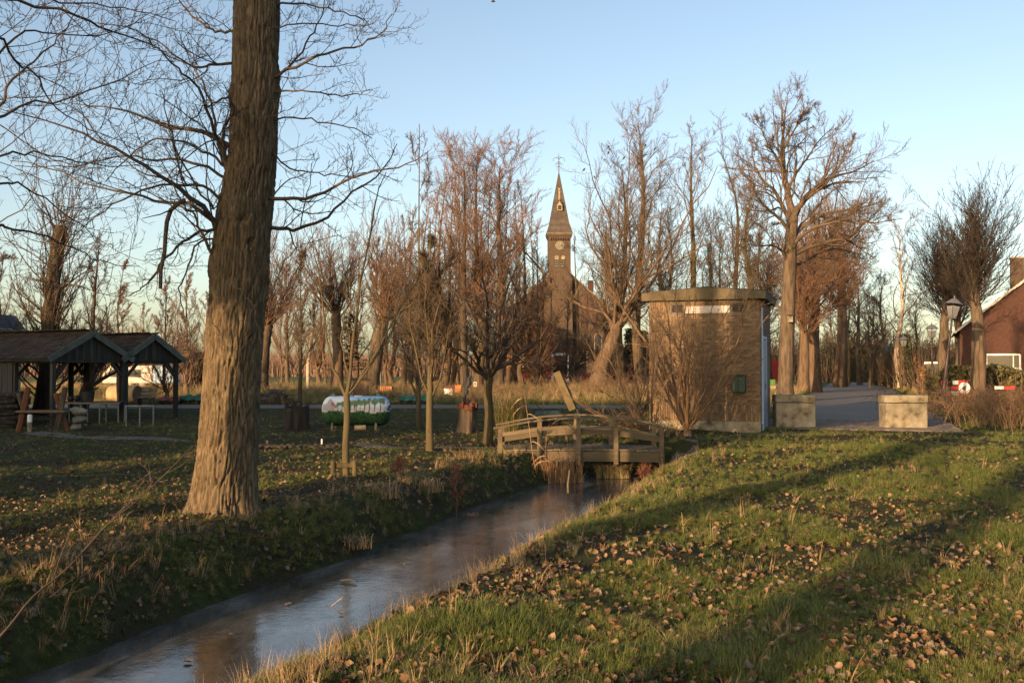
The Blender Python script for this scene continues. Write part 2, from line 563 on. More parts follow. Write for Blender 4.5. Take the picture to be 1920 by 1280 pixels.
# frozen ditch
def water_mat():
    m, nt, b = new_mat('thin grey ice on ditch water')
    v = coords(nt, (1, 1, 1), 'World')
    mp = nt.nodes.new('ShaderNodeMapping'); mp.inputs['Rotation'].default_value = (0, 0, R(20))
    mp.inputs['Scale'].default_value = (1, .45, 1)
    nt.links.new(v, mp.inputs[0])
    f = noise(nt, mp.outputs[0], 2.2, 6, .6); g = noise(nt, v, 16, 4, .6); h = noise(nt, v, 4.5, 5, .7)
    col = ramp(nt, f, [(.35, (.03, .029, .026)), (.55, (.085, .086, .084)), (.75, (.17, .175, .178))])
    nt.links.new(col, b.inputs['Base Color'])
    rg = ramp(nt, h, [(.35, (.04,) * 3), (.55, (.12,) * 3), (.75, (.26,) * 3)])
    nt.links.new(rg, b.inputs['Roughness'])
    b.inputs['IOR'].default_value = 1.45
    b.inputs['Specular IOR Level'].default_value = .6
    mx = nt.nodes.new('ShaderNodeMath'); mx.operation = 'MULTIPLY_ADD'
    nt.links.new(g, mx.inputs[0]); mx.inputs[1].default_value = .35
    nt.links.new(h, mx.inputs[2])
    bump(nt, b, mx.outputs[0], .16, .02)
    return m
mbw = MB()
a0 = D0 + DT * -14 - DN * 1.9; a1 = D0 + DT * -14 + DN * 2.2
b0 = D0 + DT * 16.4 - DN * 1.9; b1 = D0 + DT * 16.4 + DN * 2.2
mbw.add([(*a0, WATER_Z), (*a1, WATER_Z), (*b1, WATER_Z), (*b0, WATER_Z)], [(0, 1, 2, 3)])
tag(mbw.build('water', water_mat()), kind='structure')

# lane and cross road as sheets on the levelled ground
def asphalt_mat(name, c1, c2):
    m, nt, b = new_mat(name)
    v = coords(nt, (1, 1, 1), 'World')
    f = noise(nt, v, .35, 5); g = noise(nt, v, 60, 3)
    col = mixc(nt, .5, ramp(nt, f, [(.3, c1), (.7, c2)]), ramp(nt, g, [(.3, c1), (.7, c2)]))
    nt.links.new(col, b.inputs['Base Color']); b.inputs['Roughness'].default_value = .75
    bump(nt, b, g, .4, .01)
    return m
asph = asphalt_mat('old asphalt', (.075, .066, .056), (.14, .125, .108))

def strip(name, pts, width, mat, lift=.006, nacross=6, rag=0.0, seed=1, zfun=base_z):
    """a sheet following a polyline on the ground"""
    pts = np.array(pts, float)
    seg = np.hypot(*np.diff(pts, axis=0).T); cum = np.concatenate([[0], np.cumsum(seg)])
    n = max(4, int(cum[-1] / .6))
    t = np.linspace(0, cum[-1], n)
    c = np.stack([np.interp(t, cum, pts[:, 0]), np.interp(t, cum, pts[:, 1])], -1)
    tg = np.gradient(c, axis=0); tg /= np.linalg.norm(tg, axis=1)[:, None]
    nrm = np.stack([tg[:, 1], -tg[:, 0]], -1)
    us = np.linspace(-1, 1, nacross)
    w = width / 2 * (1 + rag * (vnoise(t[:, None] * 1.3 + us * 0, t[:, None] * 0 + np.sign(us) * 5, seed=seed) - .5))
    xy = c[:, None, :] + nrm[:, None, :] * (us[None, :] * w)[..., None]
    z = zfun(xy[..., 0], xy[..., 1]) + lift
    V = np.concatenate([xy, z[..., None]], -1).reshape(-1, 3)
    i = np.arange(n * nacross).reshape(n, nacross)
    q = np.stack([i[:-1, :-1], i[:-1, 1:], i[1:, 1:], i[1:, :-1]], -1).reshape(-1, 4)
    return mesh_np(name, V, q, mat, smooth=True)
lane_pts = [tuple(LANE0 + DT * s) for s in np.linspace(4.0, 150, 60)]
tag(strip('lane', lane_pts, LANE_W * 2, asph, lift=.012, rag=.06), kind='structure')
tag(strip('cross_road', [(-70, 42), (70, 42)], 4.0, asph, lift=.006, rag=.05, seed=2), kind='structure')
gravel = surf('trodden gravel', [(.3, (.055, .046, .036)), (.7, (.14, .12, .098))], 14, rough=.95, bmp=.6, bdist=.02, var=None, space='World')
pz = lambda x, y: zt(x, y, False)
gp = [(X(60, 26.5), 26.5), (X(200, 25), 25.0), (X(360, 23.6), 23.6), (X(500, 22.9), 22.9), (X(640, 22.3), 22.3), (X(760, 21.7), 21.7), (X(880, 21.5), 21.5), (X(945, 21.5), 21.5)]
tag(strip('gravel_path', gp, .55, gravel, lift=.012, rag=1.2, seed=3, nacross=7, zfun=pz), kind='structure')
gp2 = [(X(1255, 21.2), 21.2), (X(1300, 22.6), 22.6), (X(1400, 24.0), 24.0), (X(1500, 25.0), 25.0), (X(1600, 25.3), 25.3)]
tag(strip('footpath', gp2, .55, gravel, lift=.012, rag=1.2, seed=4, nacross=7, zfun=pz), kind='structure')

# brick paving at the mouth of the lane: sheet of sand with separate clay pavers laid on it
pave = strip('pavement', [tuple(LANE0 + DT * s) for s in np.linspace(-1.3, 4.0, 12)], LANE_W * 2, M['mortar'], lift=.004)
tag(pave, kind='structure')
mbp = MB()
for i in range(52):
    for j in range(24):
        s = -1.2 + i * .1; d = -2.45 + j * .208 + (.104 if i % 2 else 0)
        if d > 2.45: continue
        if i < 4 and rng.random() < .35: continue
        c = LANE0 + DT * s + DN * d
        mbp.box((c[0], c[1], float(base_z(c[0], c[1])) + .012 + rng.normal() * .003), (.196, .088, .03), rot=(rng.normal() * .012, rng.normal() * .012, -R(19) + rng.normal() * .02))
M['paver'] = surf('clay pavers', [(.3, (.085, .072, .066)), (.7, (.16, .135, .12))], 8, rough=.8, bmp=.3, var='island', varamt=.3)
tag(mbp.build('brick', M['paver'], pave), kind='stuff')
# ------------------------------------------------------------------ trees
def nrm(v):
    return v / np.maximum(np.linalg.norm(v, axis=-1, keepdims=True), 1e-9)

def resample(pts, n):
    """Catmull-Rom through control points"""
    p = np.array([tuple(q) for q in pts], float)
    p = np.vstack([2 * p[0] - p[1], p, 2 * p[-1] - p[-2]])
    m = len(p) - 3
    t = np.linspace(0, m - 1e-6, n)
    k = t.astype(int); f = (t - k)[:, None]
    a, b, c, d = p[k], p[k + 1], p[k + 2], p[k + 3]
    return .5 * (2 * b + (c - a) * f + (2 * a - 5 * b + 4 * c - d) * f ** 2 + (3 * b - a - 3 * c + d) * f ** 3)

def grow_level(rg, par, rad, root, lv):
    """par (M,n,3) parent paths, rad (M,n); returns children paths"""
    Mn, n, _ = par.shape
    k = lv['n']
    t0, t1 = lv.get('t', (.2, 1.0))
    base = (np.arange(k) + rg.random((Mn, k))) / k
    t = t0 + (t1 - t0) * base ** lv.get('tp', 1.0)
    ft = t * (n - 1); i = np.minimum(ft.astype(int), n - 2); f = (ft - i)[..., None]
    rows = np.arange(Mn)[:, None]
    pos = par[rows, i] * (1 - f) + par[rows, i + 1] * f
    tan = nrm(par[rows, i + 1] - par[rows, i])
    prad = rad[rows, i] * (1 - f[..., 0]) + rad[rows, i + 1] * f[..., 0]
    ref = np.where(np.abs(tan[..., 2:3]) > .9, np.array([1., 0, 0]), np.array([0, 0, 1.]))
    u = nrm(np.cross(tan, ref)); w = np.cross(tan, u)
    az = rg.random((Mn, 1)) * 2 * PI + np.arange(k) * 2.39996 + rg.normal(size=(Mn, k)) * .5
    if 'az' in lv:
        az = lv['az'] + rg.normal(size=(Mn, k)) * lv.get('azv', .6)
    an = np.radians(lv['a'][0] + rg.normal(size=(Mn, k)) * lv['a'][1] - lv.get('adrop', 0) * base)
    d = tan * np.cos(an)[..., None] + (u * np.cos(az)[..., None] + w * np.sin(az)[..., None]) * np.sin(an)[..., None]
    plen = np.linalg.norm(np.diff(par, axis=1), axis=2).sum(1)[:, None]
    L = (plen * lv['len'] if lv.get('rel', True) else lv['len'] * np.ones_like(plen)) * (1 - lv.get('fall', .5) * base) * (1 + lv.get('lv', .25) * rg.normal(size=(Mn, k)))
    L = np.maximum(L, lv.get('min', .12))
    r0 = np.clip(np.minimum(prad * .85, prad * lv.get('r', .5) * (.7 + .6 * rg.random((Mn, k)))), lv.get('rmin', .006), lv.get('rmax', 9))
    s = lv.get('s', 4)
    pos = pos.reshape(-1, 3); d = nrm(d).reshape(-1, 3); L = L.ravel(); r0 = r0.ravel()
    pts = [pos]
    g = lv.get('g', .2); wob = lv.get('w', .15)
    drift = rg.normal(size=d.shape) * wob
    for q in range(s):
        d = nrm(d + np.array([0, 0, 1.]) * g / s + drift / s + rg.normal(size=d.shape) * wob * .6)
        pos = pos + d * (L / s)[:, None]
        pts.append(pos)
    path = np.stack(pts, 1)
    rr = r0[:, None] * np.linspace(1, lv.get('tip', .35), s + 1)[None, :]
    return path, rr, np.repeat(root, k)

def tube_arrays(path, rad, k):
    Mn, n, _ = path.shape
    tan = nrm(np.gradient(path, axis=1))
    mean = np.abs(nrm(path[:, -1] - path[:, 0]))
    ref = np.eye(3)[np.argmin(mean, 1)][:, None, :]
    u = nrm(np.cross(tan, np.broadcast_to(ref, tan.shape))); w = np.cross(tan, u)
    a = np.arange(k) * 2 * PI / k
    V = path[:, :, None, :] + (u[:, :, None, :] * np.cos(a)[:, None] + w[:, :, None, :] * np.sin(a)[:, None]) * rad[:, :, None, None]
    idx = np.arange(Mn * n * k).reshape(Mn, n, k)
    nx = np.roll(idx, -1, 2)
    q = np.stack([idx[:, :-1], nx[:, :-1], nx[:, 1:], idx[:, 1:]], -1).reshape(-1, 4)
    return V.reshape(-1, 3), q

def tubes_obj(name, sets, mat, parent):
    Vs, Fs, off = [], [], 0
    for path, rad, k in sets:
        if not len(path): continue
        V, q = tube_arrays(path, rad, k)
        Vs.append(V); Fs.append(q + off); off += len(V)
    return mesh_np(name, np.concatenate(Vs), np.concatenate(Fs), mat, smooth=True, parent=parent)

def crown_levels(seed, path, rad, levels):
    rg = np.random.default_rng(seed)
    out = []
    par, rd, root = path[None], rad[None], np.zeros(1, int)
    for j, lv in enumerate(levels):
        if lv.get('cont'):               # also carries on from the level before the last
            pass
        p, r, rt = grow_level(rg, par, rd, root, lv)
        if j == 0: rt = np.arange(len(p))
        out.append((p, r, rt, lv.get('k', 3)))
        par, rd, root = p, r, rt
    return out

TREE_TRIS = 0
def make_tree(name, label, loc, trunk, rad, levels, seed, tbark, ttwig, group=None, limbs=False, sides=10, extra=None, flare=.35, kind='tree', limb_mat=None):
    """trunk: control points in local coordinates; rad: radii at them"""
    t = thing(name, label, kind, loc, 0, group)
    n = max(10, len(trunk) * 4)
    rw = np.random.default_rng(seed + 500)
    hh_ = trunk[-1][2]
    trunk = [tuple(p) if i < 1 or tbark == 'bark_young' or name == 'young_tree' else (p[0] + rw.normal() * .013 * hh_, p[1] + rw.normal() * .013 * hh_, p[2]) for i, p in enumerate(trunk)]
    path = resample(trunk, n)
    tt = np.linspace(0, 1, n)
    rr = np.interp(tt, np.linspace(0, 1, len(rad)), rad)
    zrel = np.maximum(path[:, 2], 0)
    rfl = rr * (1 + flare * np.exp(-zrel / (rad[0] * 1.3 + .05)))
    path[0, 2] -= .25
    rg = np.random.default_rng(seed + 99)
    pw = path.copy(); pw[2:, :2] += rg.normal(size=(n - 2, 2)) * rad[0] * .05
    V, q = tube_arrays(pw[None], rfl[None], sides)
    lump = 1 + .10 * (vnoise(V[:, 0] * 5, V[:, 1] * 5, V[:, 2] * 1.5, seed=seed) - .5)
    ctr = np.repeat(pw, sides, 0)
    V = ctr + (V - ctr) * lump[:, None]
    mesh_np('trunk', V, q, M[tbark], smooth=True, parent=t)
    lv = crown_levels(seed, path, rr, levels)
    if limbs:
        roots = lv[0][2]
        for b in range(len(lv[0][0])):
            sets = [(p[rt == b], r[rt == b], k) for p, r, rt, k in lv]
            tubes_obj('branch', sets, M[ttwig], t)
    else:
        if limb_mat:
            tubes_obj('limb', [(p, r, k) for p, r, rt, k in lv[:1]], M[limb_mat], t)
            tubes_obj('crown', [(p, r, k) for p, r, rt, k in lv[1:]], M[ttwig], t)
        else:
            tubes_obj('crown', [(p, r, k) for p, r, rt, k in lv], M[ttwig], t)
    return t

# ---------------- the big poplar beside the ditch
BX, BY = X(428, 11.9), 11.9
BZ = -0.13
def big_poplar():
    t = thing('poplar_tree', 'huge old poplar with deeply furrowed bark standing on the bank of the frozen ditch', 'tree', (BX, BY, BZ))
    zc = np.array([-.25, 0, .12, .3, .66, 1.15, 1.78, 2.35, 2.9, 3.3, 3.63, 4.0, 4.4, 5.3, 6.2, 9, 14])
    xc = np.array([-.06, -.05, -.04, -.03, .0, .02, .05, .085, .13, .15, .18, .235, .28, .30, .31, .35, .4])
    rc = np.array([.49, .475, .40, .375, .35, .335, .325, .322, .325, .315, .318, .295, .275, .270, .265, .22, .12])
    nth, nz = 236, 420
    z = np.concatenate([np.linspace(-.25, 6.9, nz), np.linspace(7.1, 14, 30)])
    xx = np.interp(z, zc, xc); rr = np.interp(z, zc, rc)
    ker = np.ones(15) / 15
    xx = np.convolve(np.pad(xx, 7, 'edge'), ker, 'valid'); rr = np.convolve(np.pad(rr, 7, 'edge'), ker, 'valid')
    th = np.arange(nth) * 2 * PI / nth
    T, Zg = np.meshgrid(th, z)
    r0 = rr[:, None] * np.ones_like(T)
    # buttress lobes at the foot
    foot = np.exp(-np.maximum(Zg + .02, 0) / .26)
    r0 = r0 * (1 + foot * (.10 * np.cos(5 * T + 1.1) + .09 * np.cos(3 * T + .4)))
    r0 *= 1 + .05 * (vnoise(np.cos(T) * 1.2, np.sin(T) * 1.2, Zg * .9, seed=21) - .5)
    cx, cy = np.cos(T) * .36, np.sin(T) * .36
    wx = (vnoise(cx * 7, cy * 7, Zg * 2.6, seed=22) - .5) * .065
    wx2 = (vnoise(cx * 7, cy * 7, Zg * 2.6, seed=23) - .5) * .065
    a = vnoise((cx + wx) * 30, (cy + wx2) * 30, Zg * 3.0, seed=24)
    b = vnoise((cx + wx2) * 55, (cy + wx) * 55, Zg * 11, seed=25)
    furrow = np.abs(2 * a - 1)              # 0 in the grooves
    f2 = np.abs(2 * b - 1)
    plates = np.clip(furrow * 2.9, 0, 1) ** .8
    amt = (.034 + .014 * np.exp(-np.maximum(Zg, 0) / 1.2))
    r = r0 + (plates - .75) * amt + (np.clip(f2 * 2.2, 0, 1) - .5) * .012 + (vnoise(cx * 80, cy * 80, Zg * 40, seed=26) - .5) * .008
    # swelling rings where limbs were shed
    for (za, ta, sa, ha) in ((3.52, -1.35, .16, .05), (3.25, -1.0, .14, .04), (2.75, .25, .14, .045), (5.2, .05, .16, .05), (5.05, 3.2, .13, .04), (3.0, 3.0, .18, .06)):
        dth = np.angle(np.exp(1j * (T - ta))) * .33
        dd = np.sqrt(dth ** 2 + (Zg - za) ** 2)
        r += ha * np.exp(-(dd / sa) ** 2) - ha * 1.7 * np.exp(-(dd / (sa * .33)) ** 2)
    V = np.stack([xx[:, None] + r * np.cos(T), r * np.sin(T), Zg], -1).reshape(-1, 3)
    i = np.arange(len(z) * nth).reshape(len(z), nth); j = np.roll(i, -1, 1)
    q = np.stack([i[:-1], j[:-1], j[1:], i[1:]], -1).reshape(-1, 4)
    mesh_np('trunk', V, q, M['bark_big'], smooth=True, parent=t)
    return t
poplar = big_poplar()

TW = [dict(n=11, t=(.16, 1.0), a=(48, 14), len=.30, fall=.35, r=.42, rmin=.0032, rmax=.010, s=7, g=.55, w=.30, k=4, tip=.45),
      dict(n=6, t=(.15, 1.0), a=(48, 14), len=.36, fall=.35, r=.6, rmin=.0024, rmax=.0045, s=5, g=.6, w=.28, k=3, tip=.5, lv=.4),
      dict(n=3, t=(.25, 1.0), a=(44, 14), len=.24, fall=.2, r=.8, rmin=.0022, rmax=.0034, s=3, g=.7, w=.25, k=3, tip=.9, min=.04)]

def px_branch(parent, px, Y0, Y1, r0, r1, seed, levels=TW, mat='twig', origin=None, n=18, name='branch', heart=None):
    """a limb through the given picture points with its depth running from Y0 to Y1; its twigs grow on it"""
    m = len(px)
    ctrl = []
    for i, (a, b) in enumerate(px):
        f = i / (m - 1)
        ctrl.append(P(a, b, Y0 + (Y1 - Y0) * f))
    if origin is not None: ctrl[0] = Vector(origin)
    if heart is not None:                # rooted in the heart of the trunk
        ctrl.insert(0, heart(ctrl[0]))
    loc = parent.location
    path = resample([tuple(c - loc) for c in ctrl], n)
    rg = np.random.default_rng(seed + 7)
    path[1:] += rg.normal(size=(n - 1, 3)) * .012
    rad = r0 + (r1 - r0) * np.linspace(0, 1, n) ** .8
    lv = crown_levels(seed, path, rad, levels)
    sets = [(path[None], rad[None], 7)] + [(p, r, k) for p, r, rt, k in lv]
    return tubes_obj(name, sets, M[mat], parent)

def poplar_heart(p):
    z = p.z - BZ
    x = float(np.interp(z, [0, .66, 1.78, 2.9, 3.63, 4.4, 6.2, 9], [-.05, 0, .05, .13, .18, .28, .31, .35]))
    return Vector((BX + x + .12 * (1 if p.x > BX + x else -1), BY, p.z - .05))
BR = [  # pixels, far depth, base radius
    ([(505, 150), (535, 128), (562, 100), (585, 62), (602, 28), (616, -30)], 12.6, .024),
    ([(508, 150), (560, 122), (620, 98), (672, 84), (712, 64), (734, 30)], 11.2, .026),
    ([(510, 170), (560, 172), (620, 177), (668, 180), (692, 166)], 11.4, .016),
    ([(500, 375), (540, 371), (595, 368), (640, 345), (690, 324), (752, 311), (800, 290)], 11.0, .034),
    ([(470, 418), (520, 427), (556, 430), (605, 412), (640, 378), (690, 342), (728, 300), (745, 270)], 12.6, .036),
    ([(505, 225), (560, 222), (620, 232), (665, 240), (700, 262)], 12.4, .015),
    ([(505, 285), (550, 318), (600, 322), (650, 330), (692, 322)], 12.5, .015),
    ([(500, 10), (560, 5), (620, 20), (668, 30), (690, 44)], 12.4, .02),
    ([(505, 55), (560, 45), (640, 48), (700, 45)], 11.2, .015),
    ([(436, 332), (420, 300), (412, 272), (402, 256), (370, 242), (330, 240), (285, 226), (240, 208), (190, 200), (140, 196)], 12.2, .058),
    ([(424, 300), (420, 255), (428, 225), (436, 195), (420, 160)], 11.0, .035),
    ([(412, 266), (392, 215), (368, 162), (345, 140), (312, 112), (285, 80), (262, 60)], 11.0, .026),
    ([(410, 262), (404, 220), (385, 165), (372, 140), (352, 105), (335, 60)], 12.6, .024),
    ([(412, 450), (402, 418), (384, 395), (345, 358), (310, 335), (260, 305), (205, 276), (150, 248), (80, 225), (10, 205)], 10.6, .050),
    ([(406, 425), (380, 398), (352, 382), (300, 378), (250, 362), (180, 352), (100, 318), (20, 300)], 12.6, .038),
    ([(404, 490), (392, 462), (376, 436), (366, 405), (350, 390), (330, 352), (300, 300)], 11.2, .030),
    ([(398, 430), (360, 440), (325, 470), (296, 505), (266, 538), (246, 552)], 11.3, .028),
    ([(384, 448), (360, 480), (348, 515), (337, 550), (345, 590), (358, 622)], 11.2, .016),
    ([(430, 385), (390, 352), (340, 346), (290, 352), (240, 372), (190, 398), (150, 432)], 10.9, .026),
    ([(436, 345), (396, 315), (340, 300), (285, 300), (238, 292), (190, 300), (120, 310), (30, 310)], 12.9, .026),
    ([(430, 120), (400, 122), (375, 128), (340, 112), (300, 82), (250, 55), (170, 40)], 12.0, .024),
    ([(432, 60), (400, 58), (360, 30), (330, -10), (300, -40)], 12.8, .024),
    ([(420, 310), (385, 285), (345, 268), (300, 262), (262, 278), (225, 308), (200, 340)], 11.6, .022),
    ([(440, 180), (410, 188), (380, 205), (350, 232), (318, 262)], 11.3, .016),
    ([(425, 395), (395, 385), (360, 340), (330, 280), (312, 220), (305, 170)], 11.4, .022),
]
for q, (px, yf, r0) in enumerate(BR):
    m_ = 'twig_dark' if q % 3 else 'twig'  # dark twig colour stands in for shade on most limbs
    px_branch(poplar, px, 11.80, yf, r0 * .95, .005, 100 + q, mat=m_, heart=poplar_heart, n=20)
# a broken-off bough hanging in the twigs
px_branch(poplar, [(348, 376), (324, 390), (314, 428), (306, 480), (297, 540)], 11.5, 11.4, .030, .022, 190, mat='twig_dark', n=8,
          levels=[dict(n=5, t=(.1, .9), a=(55, 10), len=.35, r=.4, rmin=.004, s=4, g=.2, w=.3, k=3)])
# thin suckers against the trunk
SUCK = ([(470, 500), (482, 430), (470, 350), (452, 300)], [(478, 570), (462, 610), (450, 690), (456, 740)], [(440, 530), (465, 560), (478, 592), (490, 640)], [(430, 580), (452, 560), (472, 500), (486, 420)], [(500, 560), (540, 480), (580, 455), (640, 440)], [(495, 600), (530, 560), (560, 500), (590, 430)])
for q, px in enumerate(SUCK):
    px_branch(poplar, px, 11.5, 11.45, .008, .004, 300 + q, mat='twig', levels=[dict(n=6, t=(.2, 1), a=(45, 10), len=.35, r=.6, rmin=.003, s=4, g=.4, w=.3, k=3)])

# ---------------- the next poplars of the row: beyond the picture's edge; boughs of the first reach into it
def row_poplar(name, label, x, y, seed, r=.36, h=15, boughs=(), n1=26):
    t = make_tree(name, label, (x, y, zf(x, y)), [(0, 0, 0), (.05, .02, 2.5), (.1, 0, 6), (.15, .1, 10), (.2, .1, h)], [r * 1.05, r * .95, r * .8, r * .5, .05],
                  [dict(n=n1, t=(.38, .98), a=(62, 10), adrop=25, len=.30, fall=.6, r=.22, rmin=.02, rmax=.06, s=7, g=.5, w=.25, k=5),
                   dict(n=9, t=(.2, 1), a=(45, 12), len=.32, fall=.4, r=.5, rmin=.008, s=4, g=.4, w=.25, k=3),
                   dict(n=5, t=(.2, 1), a=(45, 12), len=.35, r=.6, rmin=.006, s=3, g=.4, w=.2, k=3)],
                  seed, 'bark', 'twig', group='poplars in a row along the ditch', sides=12)
    for q, (px, Y0, Y1, r0, org) in enumerate(boughs):
        px_branch(t, px, Y0, Y1, r0 * .55, .0032, seed * 10 + q, mat='twig_dark', origin=org)
    return t
PX1, PY1 = -5.9, 6.6
bo = lambda z: (PX1 + .2, PY1 + .1, z)
row_poplar('poplar_tree', 'poplar of the ditch row whose dark boughs cross the sky at the upper left corner', PX1, PY1, 31, n1=12, boughs=[
    ([(-400, 60), (-60, 2), (60, 10), (150, 30), (200, 56), (265, 74), (330, 112), (400, 150)], 7.2, 9.2, .032, bo(3.9)),
    ([(-400, 330), (-60, 220), (20, 150), (70, 110), (120, 60), (160, -10)], 7.2, 8.6, .030, bo(3.3)),
    ([(-400, 300), (-50, 62), (20, 108), (62, 140), (98, 190), (150, 230), (210, 262)], 7.2, 9.4, .026, bo(3.6)),
    ([(-400, 420), (-60, 232), (30, 200), (80, 190), (150, 178), (230, 140), (300, 112)], 7.2, 9.0, .028, bo(3.2)),
    ([(-400, 420), (-50, 345), (30, 345), (90, 375), (150, 420), (190, 460)], 7.2, 9.6, .024, bo(2.9)),
    ([(-400, 500), (-60, 420), (20, 432), (80, 442), (140, 470), (200, 492), (260, 500)], 7.2, 9.8, .028, bo(2.7)),
    ([(-400, 300), (-60, 300), (40, 285), (120, 300), (200, 310), (300, 310)], 7.4, 9.9, .024, bo(3.0)),
    ([(-400, 40), (-60, -30), (60, -8), (150, 6), (250, 18), (330, 40)], 7.2, 9.4, .026, bo(4.1)),
    ([(-400, 200), (-60, 130), (40, 60), (110, 66), (210, 60), (290, 20)], 7.2, 9.6, .024, bo(3.5)),
])
# ---------------- tree kinds
def sp_fan(H, h0, r, n1=14, a=24, len1=.62, dens=1.0, lean=(0, 0), tw=.0075):
    f = h0 / H
    tr = [(0, 0, 0), (lean[0] * .3, lean[1] * .3, h0 * .6), (lean[0] * .6, lean[1] * .6, h0 * 1.1), (lean[0], lean[1], H * .6), (lean[0] * 1.2, lean[1] * 1.2, H * .97)]
    rd = [r, r * .92, r * .75, r * .3, .012]
    lv = [dict(n=n1, t=(f * .85, .95), tp=1.3, a=(a, 7), len=len1, fall=.82, r=.34, rmin=.009, rmax=.055, s=7, g=.35, w=.28, k=4, tip=.15),
          dict(n=int(15 * dens), t=(.10, 1), a=(32, 10), len=.30, fall=.45, r=.36, rmin=tw, rmax=.02, s=4, g=.35, w=.26, k=3),
          dict(n=int(19 * dens), t=(.10, 1), a=(34, 12), len=.32, r=.6, rmin=tw * .72, rmax=.009, s=1, g=.35, w=.2, k=3, tip=.6)]
    return tr, rd, lv

def sp_tall(H, r, t0=.3, n1=22, a=42, len1=.34, dens=1.0, lean=(0, 0), tw=.010, g=.6, fork=None):
    tr = [(0, 0, 0), (lean[0] * .2, lean[1] * .2, H * .22), (lean[0] * .55, lean[1] * .55, H * .48), (lean[0] * .8, lean[1] * .8, H * .74), (lean[0], lean[1], H * .98)]
    rd = [r, r * .86, r * .62, r * .32, .015]
    lv = [dict(n=n1, t=(t0, .97), a=(a, 9), adrop=14, len=len1, fall=.5, r=.30, rmin=.016, rmax=.085, s=7, g=g, w=.42, k=4, tip=.15),
          dict(n=int(15 * dens), t=(.10, 1), a=(40, 12), len=.36, fall=.45, r=.34, rmin=tw * .9, rmax=.022, s=4, g=.45, w=.30, k=3),
          dict(n=int(19 * dens), t=(.10, 1), a=(40, 13), len=.36, r=.6, rmin=tw * .62, rmax=.009, s=1, g=.45, w=.22, k=3, tip=.6)]
    return tr, rd, lv

def sp_pollard(h0, r, shoot, n1=46, a=30, dens=1.0, lean=(0, 0), tw=.010, t0=.72):
    tr = [(0, 0, 0), (lean[0] * .4, lean[1] * .4, h0 * .4), (lean[0] * .8, lean[1] * .8, h0 * .8), (lean[0], lean[1], h0)]
    rd = [r, r * .85, r * .85, r * .7]
    lv = [dict(n=n1, t=(t0, .99), a=(a, 14), len=shoot, rel=False, fall=.0, lv=.22, r=.12, rmin=.018, rmax=.045, s=7, g=.55, w=.26, k=4, tip=.2),
          dict(n=int(11 * dens), t=(.12, 1), a=(30, 10), len=.27, fall=.4, r=.4, rmin=tw, rmax=.018, s=4, g=.35, w=.24, k=3),
          dict(n=int(12 * dens), t=(.12, 1), a=(32, 12), len=.35, r=.6, rmin=tw * .7, s=1, g=.35, w=.2, k=3, tip=.6)]
    return tr, rd, lv

def sp_linden(H, r, reach, n1=150, t0=.3, tw=.010, dens=1.0, a=66, g=.65):
    tr = [(0, 0, 0), (.05, 0, H * .3), (0, .05, H * .55), (.05, 0, H * .72)]
    rd = [r, r * .8, r * .62, r * .35]
    lv = [dict(n=n1, t=(t0, .99), a=(a, 13), adrop=34, len=reach, rel=False, fall=-.25, lv=.2, r=.10, rmin=.016, rmax=.035, s=6, g=g, w=.22, k=3, tip=.4),
          dict(n=int(10 * dens), t=(.15, 1), a=(30, 10), len=.34, fall=.4, r=.6, rmin=tw, s=3, g=.3, w=.2, k=3),
          dict(n=int(8 * dens), t=(.15, 1), a=(32, 12), len=.36, r=.7, rmin=tw * .75, s=1, g=.3, w=.2, k=3, tip=.6)]
    return tr, rd, lv

def H_of(top_py, Y, base):
    return Z(top_py, Y) - base

def put_tree(px, Y, top, spec, label, seed, tb='bark', tw='twig', group=None, name='bare_tree', **kw):
    x = X(px, Y); b = zf(x, Y)
    H = H_of(top, Y, b)
    tr, rd, lv = spec(H)
    t = make_tree(name, label, (x, Y, b), tr, rd, lv, seed, tb, tw, group=group, **kw)
    PROTO[seed] = (t, H)
    return t

PROTO = {}
def dup_tree(px, Y, top, seed, label, group=None, rot=None, squeeze=1.0):
    """another tree of a kind already grown: copied part by part, turned and sized"""
    src, H0 = PROTO[seed]
    x = X(px, Y); b = zf(x, Y)
    k = H_of(top, Y, b) / H0
    return dup(src, (x, Y, b), rng.random() * 6.28 if rot is None else rot, k * squeeze, label, group, zscale=k)

G_YOUNG = 'young trees on the lawn beyond the ditch'
G_FIELD = 'trees along the sunlit field edge'
G_CHURCH = 'tall trees round the church'
G_LANE = 'trees lining the lane'

# young trees on the lawn
def sapling():
    Y = 16.0; x = X(650, Y); b = zf(x, Y)
    t = thing('young_tree', 'slim three-stemmed young tree tied between two short stakes, in front of the painted tank', 'tree', (x, Y, b), 0, G_YOUNG)
    h = Z(737, Y) - b
    tubes_obj('trunk', [(resample([(0, 0, -.15), (-.01, 0, h * .35), (.01, 0, h * .7), (.0, 0, h)], 12)[None], np.linspace(.058, .05, 12)[None] , 10)], M['bark_young'], t)
    TL = [dict(n=9, t=(.2, 1), a=(30, 8), len=.30, fall=.4, r=.5, rmin=.005, s=5, g=.3, w=.2, k=3), dict(n=4, t=(.2, 1), a=(35, 10), len=.3, r=.6, rmin=.0045, s=3, g=.3, w=.2, k=3)]
    for k, px in enumerate(([(648, 742), (628, 700), (616, 650), (608, 590), (598, 520), (585, 450)],
                            [(650, 742), (657, 690), (666, 610), (672, 540), (688, 470), (700, 395), (722, 320)],
                            [(652, 742), (676, 705), (706, 660), (738, 600), (770, 545), (802, 495)],
                            [(651, 742), (684, 700), (700, 676), (724, 640), (752, 590), (778, 560)],
                            [(653, 700), (640, 640), (650, 560), (640, 480)])):
        px_branch(t, px, Y, Y + (.5, -.3, .6, -.5, .9)[k], (.03, .034, .026, .02, .016)[k], .007, 500 + k, levels=TL, mat='bark_young', n=14)
sapling()
